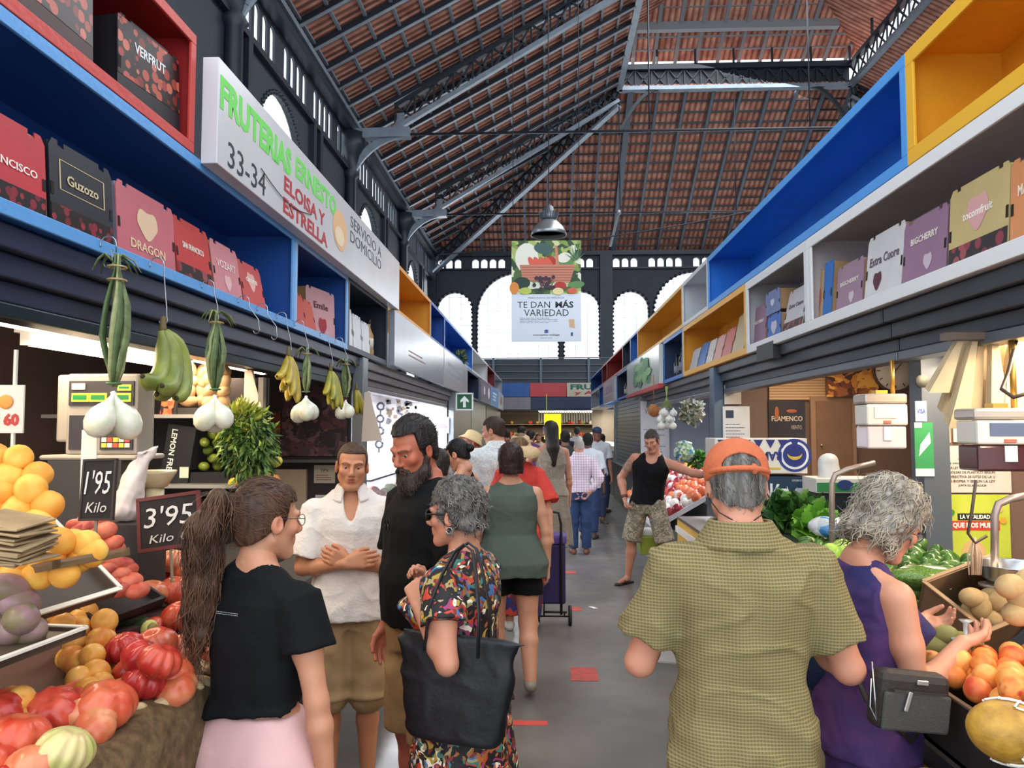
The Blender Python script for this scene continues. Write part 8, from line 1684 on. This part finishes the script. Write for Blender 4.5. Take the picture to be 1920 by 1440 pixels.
# hanging scales, poles
def hscale(px0,px1,py0,py1,Y,label,screen,low,pole_px=None):
    a=at(px0,py0,Y);c=at(px1,py1,Y); w=c.x-a.x;h=a.z-c.z; t=empty('hanging_scale',((a.x+c.x)/2,Y,c.z),label,'scale'); zt=a.z
    b=MB(); b.bb((a.x,Y,zt-.18*h),(c.x,Y+.16,zt)); b.build('top_cover',M('#b9b0a8',.25,.3,alpha=.9),t,bevel=.012)
    b=MB(); b.bb((a.x+.005,Y-.01,zt-.56*h),(c.x-.005,Y+.15,zt-.19*h)); b.build('display_head',M('#ded8cc',.35),t,bevel=.01)
    b=MB(); b.bb((a.x+.2*w,Y-.014,zt-.43*h),(c.x-.28*w,Y-.009,zt-.23*h)); b.build('screen',M(screen,.2,emis=.15),t)
    b=MB(); b.bb((a.x+.40*w,Y-.015,zt-.53*h),(a.x+.58*w,Y-.009,zt-.47*h)); b.build('red_button',M('#d06a5a',.4),t,bevel=.003)
    b=MB(); b.bb((a.x+.01,Y+.0,zt-.97*h),(c.x-.01,Y+.15,zt-.57*h)); b.build('lower_body',M(low,.15,alpha=.9),t,bevel=.01)
    b=MB(); b.bb((a.x+.42*w,Y-.006,zt-.82*h),(a.x+.60*w,Y-.001,zt-.58*h)); b.build('printed_sticker',M('#ece9e4'),t)
    b=MB(); b.tube([(a.x+.5*w+.07,Y+.08,zt),(a.x+.5*w+.07,Y+.08,2.105)],.012,8); b.bb((a.x+.5*w-.03,Y+.05,zt-.005),(a.x+.5*w+.03,Y+.11,zt+.02)); b.build('hanging_rod',M('#c99a4a',.3,.7),t)
hscale(1621,1705,738,845,4.05,'hanging scale with a shiny pink and white cover in front of the clock','#c9bfc6','#e0cfd2')
hscale(1826,1960,765,888,3.1,'cream hanging scale with a blue grey screen, partly cut off','#55607c','#4a1f26')
for (pts,lab,Y) in ((((1560,1130),(1560,905),(1566,890),(1590,880),(1640,868)),'bent grey steel tube stand of the pink covered scale',3.6),(((1865,1100),(1865,965),(1872,945),(1895,935),(1935,928)),'bent grey steel tube stand of the cream scale',2.75)):
    b=MB(); b.tube([at(x,y,Y) for x,y in pts],.013,10); q=at(pts[0][0],pts[0][1],Y); b.lathe([(.05,0),(.05,.01),(.0,.012)],q,14); b.build('scale_stand',M('#a08f86',.35,.5),loc=q,label=lab,cat='stand')
c=at(1900,1080,2.72); t=empty('scale_bowl',(c.x,c.y,c.z),'shiny steel scale bowl on the near counter','bowl'); b=MB(); b.lathe([(0,-.03),(.06,-.028),(.105,.0),(.12,.04),(.124,.042),(.118,.036),(.10,.004),(.055,-.02),(0,-.022)],c,28); b.build('bowl',M('#b9bcc0',.2,.9),t); b=MB(); b.bb((c.x-.05,c.y-.05,1.0),(c.x+.05,c.y+.05,c.z-.03)); b.build('pedestal',M('#8a8c90',.4,.5),t)
b=MB(); c=at(1832,1090,2.9); b.tube([c+Vector((.05*math.cos(a),0,.03*math.sin(a))) for a in np.linspace(0,PI,10)],.012,8); b.build('tape_dispenser',M('#d8502f',.4),loc=c,label='orange red tape dispenser beside the scale bowl',cat='dispenser')
# partition notices
YP=4.325
t,a,c=wallbox('vitality_poster',1752,927,1897,1062,YP,'#b6c92f','lime green LA VITALIDAD QUE NOS MUEVE kiwi poster','poster',.008,M('#b3c62e',.4,noise=.25,nscale=5,h2='#c9d456'))
W_=c.x-a.x;H_=a.z-c.z; b=MB(); b.bb((a.x+.30*W_,YP-.002,a.z-.36*H_),(a.x+.76*W_,YP,a.z-.265*H_),0); b.bb((a.x+.2*W_,YP-.002,a.z-.50*H_),(a.x+.86*W_,YP,a.z-.37*H_),1); b.build('title_bars',[M('#20221f'),M('#d03a2c')],t)
text('LA VITALIDAD',(a.x+.53*W_,YP-.002,a.z-.312*H_),EXX,ZZ,.40*W_,.06*H_,M('#f2f2ee'),t,bold=.03); text('QUE NOS MUEVE',(a.x+.53*W_,YP-.002,a.z-.435*H_),EXX,ZZ,.60*W_,.085*H_,M('#f6f2ee'),t,bold=.04)
b=MB(); 
for u,v,r1,m in ((.5,.82,.16,0),(.12,.18,.045,1),(.22,.25,.04,2),(.12,.18,.02,3),(.86,.2,.05,0),(.9,.36,.045,3),(.9,.36,.025,1)): b.add([Vector((a.x+u*W_+r1*W_*math.cos(q),YP-.003-.001*m,a.z-v*H_+r1*1.0*W_*math.sin(q)*(1.15 if m==0 and r1>.1 else 1))) for q in np.linspace(0,6.28,25)[:-1] if a.z-v*H_+r1*1.15*W_*math.sin(q)>c.z-.05],[tuple(range(23,-1,-1))],m)
b.build('printed_kiwi',[M('#d9b47a'),M('#7fae2f'),M('#4a8a3a'),M('#d9a23a')],t)
t,a,c=wallbox('law_notice',1768,836,1897,924,YP,'#d9cfc6','pale QUERIDOS CLIENTES notice in capital letters','notice',.006)
for k,s_ in enumerate(('QUERIDOS CLIENTES','Les informamos que a partir','LA LEY NOS OBLIGA A COBRAR','BOLSAS DE PLASTICO SEGUN','DIRECTIVA 2015/720 DE LA U','EUROPEA Y SEGUN LA LEY','JUNTA DE ANDALUCIA')): wtext(t,a,c,YP,s_,.42 if k!=1 else .38,.28+.095*k,.68 if k not in(0,6) else .42,.055,'#3a3434' if k!=0 else '#7a726c',.01)
t,a,c=wallbox('card_sticker_strip',1757,755,1783,830,YP,'#c9b39c','beige strip of payment card stickers on the partition','sticker',.004); b=MB(); W_=c.x-a.x
b.bb((a.x,YP-.002,a.z-.02),(c.x,YP,a.z),0)
for k,(m1,m2) in enumerate(((1,2),(3,4),(5,5),(6,6))):
    z=a.z-.085-.04*k; 
    if k<2:
        for sg,m in ((-1,m1),(1,m2)): b.add([Vector((a.x+W_/2+sg*.012+.016*math.cos(q),YP-.002-.0005*sg,z+.014*math.sin(q))) for q in np.linspace(0,6.28,17)[:-1]],[tuple(range(15,-1,-1))],m)
    else: b.bb((a.x+.018,YP-.002,z-.012),(c.x-.018,YP,z+.012),m1)
b.build('card_logos',[M('#c8442c'),M('#d88a2f'),M('#d8a23a'),M('#2f6fb0'),M('#d8a23a'),M('#2a4a8a'),M('#4a6a3a')],t); wtext(t,a,c,YP,'VISA',.5,.19,.6,.06,'#27346a')
t,a,c=wallbox('visa_card_sign',1786,762,1823,829,YP,'#dcd6d0','rounded white PAGA CON SEGURIDAD VISA sign','sign',.006); wtext(t,a,c,YP,'PAGA CON',.5,.5,.75,.06,'#4a4a52'); wtext(t,a,c,YP,'SEGURIDAD',.5,.59,.8,.06,'#4a4a52'); wtext(t,a,c,YP,'VISA',.5,.84,.55,.11,'#27346a',.03)
YQ=4.245
t,a,c=wallbox('visa_sticker',1716,752,1738,790,YQ,'#dce6ee','white and blue VISA sticker on the slate pillar','sticker',.004); wtext(t,a,c,YQ,'VISA',.5,.5,.8,.25,'#2f4a9a',.03)
t,a,c=wallbox('green_leaflet',1714,792,1752,893,YQ,'#2f8a52','green leaflet with a white diamond print on the slate pillar','leaflet',.005); b=MB(); W_=c.x-a.x;H_=a.z-c.z; ce=Vector(((a.x+c.x)/2,YQ-.002,(a.z+c.z)/2+.02)); b.add([ce+Vector((-.3*W_,0,-.2*H_)),ce+Vector((-.2*W_,0,.02*H_)),ce+Vector((.3*W_,0,.25*H_)),ce+Vector((.35*W_,0,.05*H_))],[(3,2,1,0)],0); b.bb((a.x,YQ-.002,c.z),(c.x,YQ,c.z+.14*H_),0); b.bb((a.x,YQ-.003,a.z-.1*H_),(a.x+.4*W_,YQ,a.z),0); b.build('printed_diamond',[M('#dfe9dc')],t)
b=MB(); c=at(1727,715,4.2); b.lathe([(.035,0),(.035,.02),(0,.02)],c,14,R=rot(90,0,0)); b.build('rubber_disc',M('#4a4c46',.6),loc=c,label='dark round disc hanging on the slate pillar',cat='disc')
# hanging paper bags
rn=random.Random(14)
for i in range(12):
    px=1790+i*12.5; Y=3.35+.05*(i%3); a=at(px+(10 if i<2 else 0),640,Y); L_=rn.uniform(.28,.42) if i>1 else .22; sw_=rn.uniform(-.10,-.02) if i<6 else rn.uniform(-.03,.03); w0=.012; w1=rn.uniform(.03,.05)
    b=MB(); 
    for k in range(4): yy=.012*k; b.add([a+Vector((-w0,yy,0)),a+Vector((w0,yy,0)),a+Vector((sw_+w1,yy+.01,-L_)),a+Vector((sw_-w1,yy+.004,-L_*(1-.03*k)))],[(0,1,2,3)])
    o=b.build('paper_bag',M('#dcc7a0',.85,noise=.12,nscale=14,bump=.3,bscale=30),loc=a,label='cream paper bag hanging in the bundle beside the cream scale',cat='paper bag',group='paper bags hanging beside the cream scale'); o.modifiers.new('s','SOLIDIFY').thickness=.002
b=MB(); a=at(1780,640,3.38); b.bb((a.x-.05,3.3,a.z),(a.x+.75,3.36,a.z+.03)); b.build('bag_rail',M('#6a5a50',.5),loc=a,label='rail from which the paper bags hang',cat='rail')
b=MB(); p0=at(1905,640,3.2); loc2=at(1830,900,2.6); b.tube([p0,at(1890,700,3.1),at(1878,730,3.0),at(1900,745,2.95),at(1935,735,2.95)],.008,6); b.build('electric_cable',M('#4a3a30',.5),loc=p0,label='dark looping cable beside the hanging paper bags',cat='cable'); b=MB(); b.tube([at(1830,900,2.6),at(1822,960,2.6),at(1815,1000,2.6),at(1828,1018,2.6),at(1850,1005,2.6)],.005,6); b.build('hanging_hook_wire',M('#4a3a30',.5),loc=loc2,label='dark hooked wire holding the rubber bands before the kiwi poster',cat='wire')
b=MB(); rn=random.Random(3)
for k in range(16): x=rn.uniform(-14,14); b.tube([at(1828,1008,2.6),at(1828+x,1040,2.6+.02*rn.random()),at(1828+x*.8,1078,2.6)],.0028,4)
b.build('rubber_bands',M('#c9a98c',.6),loc=at(1828,1040,2.6),label='bundle of pale rubber bands hanging before the kiwi poster',cat='rubber bands')

# things held by or beside the man in the checked shirt
F=Fld(); c=at(1532,1222,2.42); F.a(p_ell(c,(.085,.06,.10)),.02); F.a(p_cap(c+Vector((-.02,0,-.08)),c+Vector((-.02,.01,-.16)),.03,.012),.02); F.post.append(lambda X,Y,Z:.006*wob(X,Y,Z,40,2)); P,Q=F.mesh(.008)
t=empty('shoulder_bag',c,'navy shoulder bag showing between the checked shirt and the purple dress','bag'); o=npmesh('bag_body',[(P-np.array(c),Q)],M('#1c2a4a',.7,bump=.3,bscale=60),t)
b=MB(); b.tube([at(1518,1290,2.36),at(1522,1330,2.36),at(1514,1372,2.36),at(1520,1400,2.36)],.008,6,flat=.4); b.build('bag_strap',M('#15161a',.6),t)
b=MB(); c=at(1243,1212,2.5); b.box(c,(.07,.12,.075),rot(0,8,10)); t=empty('white_box',c,'small white box with dark edging carried by the man in the checked shirt','box'); b.build('box_body',M('#dcdcde',.4),t,bevel=.008); b=MB(); b.box(c+Vector((.037,-.0,.0)),(.008,.124,.08),rot(0,8,10)); b.build('dark_edge',M('#3a3436'),t)

b=MB(); q=at(240,955,2.75); b.bb((q.x-.09,2.66,1.0),(q.x+.09,2.86,q.z-.045)); b.build('support_crate',M('#2c2523',.6),loc=(q.x,2.75,1.0),label='dark crate beneath the white carrier bag',cat='crate')
PP=[ball_mesh('green_pepper',.040,('#264a1e','#3f6a2c'),1.35,.85,.85,.2,crease=.1,rough=.25),ball_mesh('green_pepper',.038,('#34602a','#5a8038'),1.5,.8,.8,.2,crease=.1,rough=.25)]
pile('green_pepper',PP,(1.32,3.25,1.12),(1,0,0),(0,1,0),7,12,.082,'glossy green pepper on the dark green crates','pepper','green peppers on the dark green crates',seed=8,tilt=60)
fit_texts()
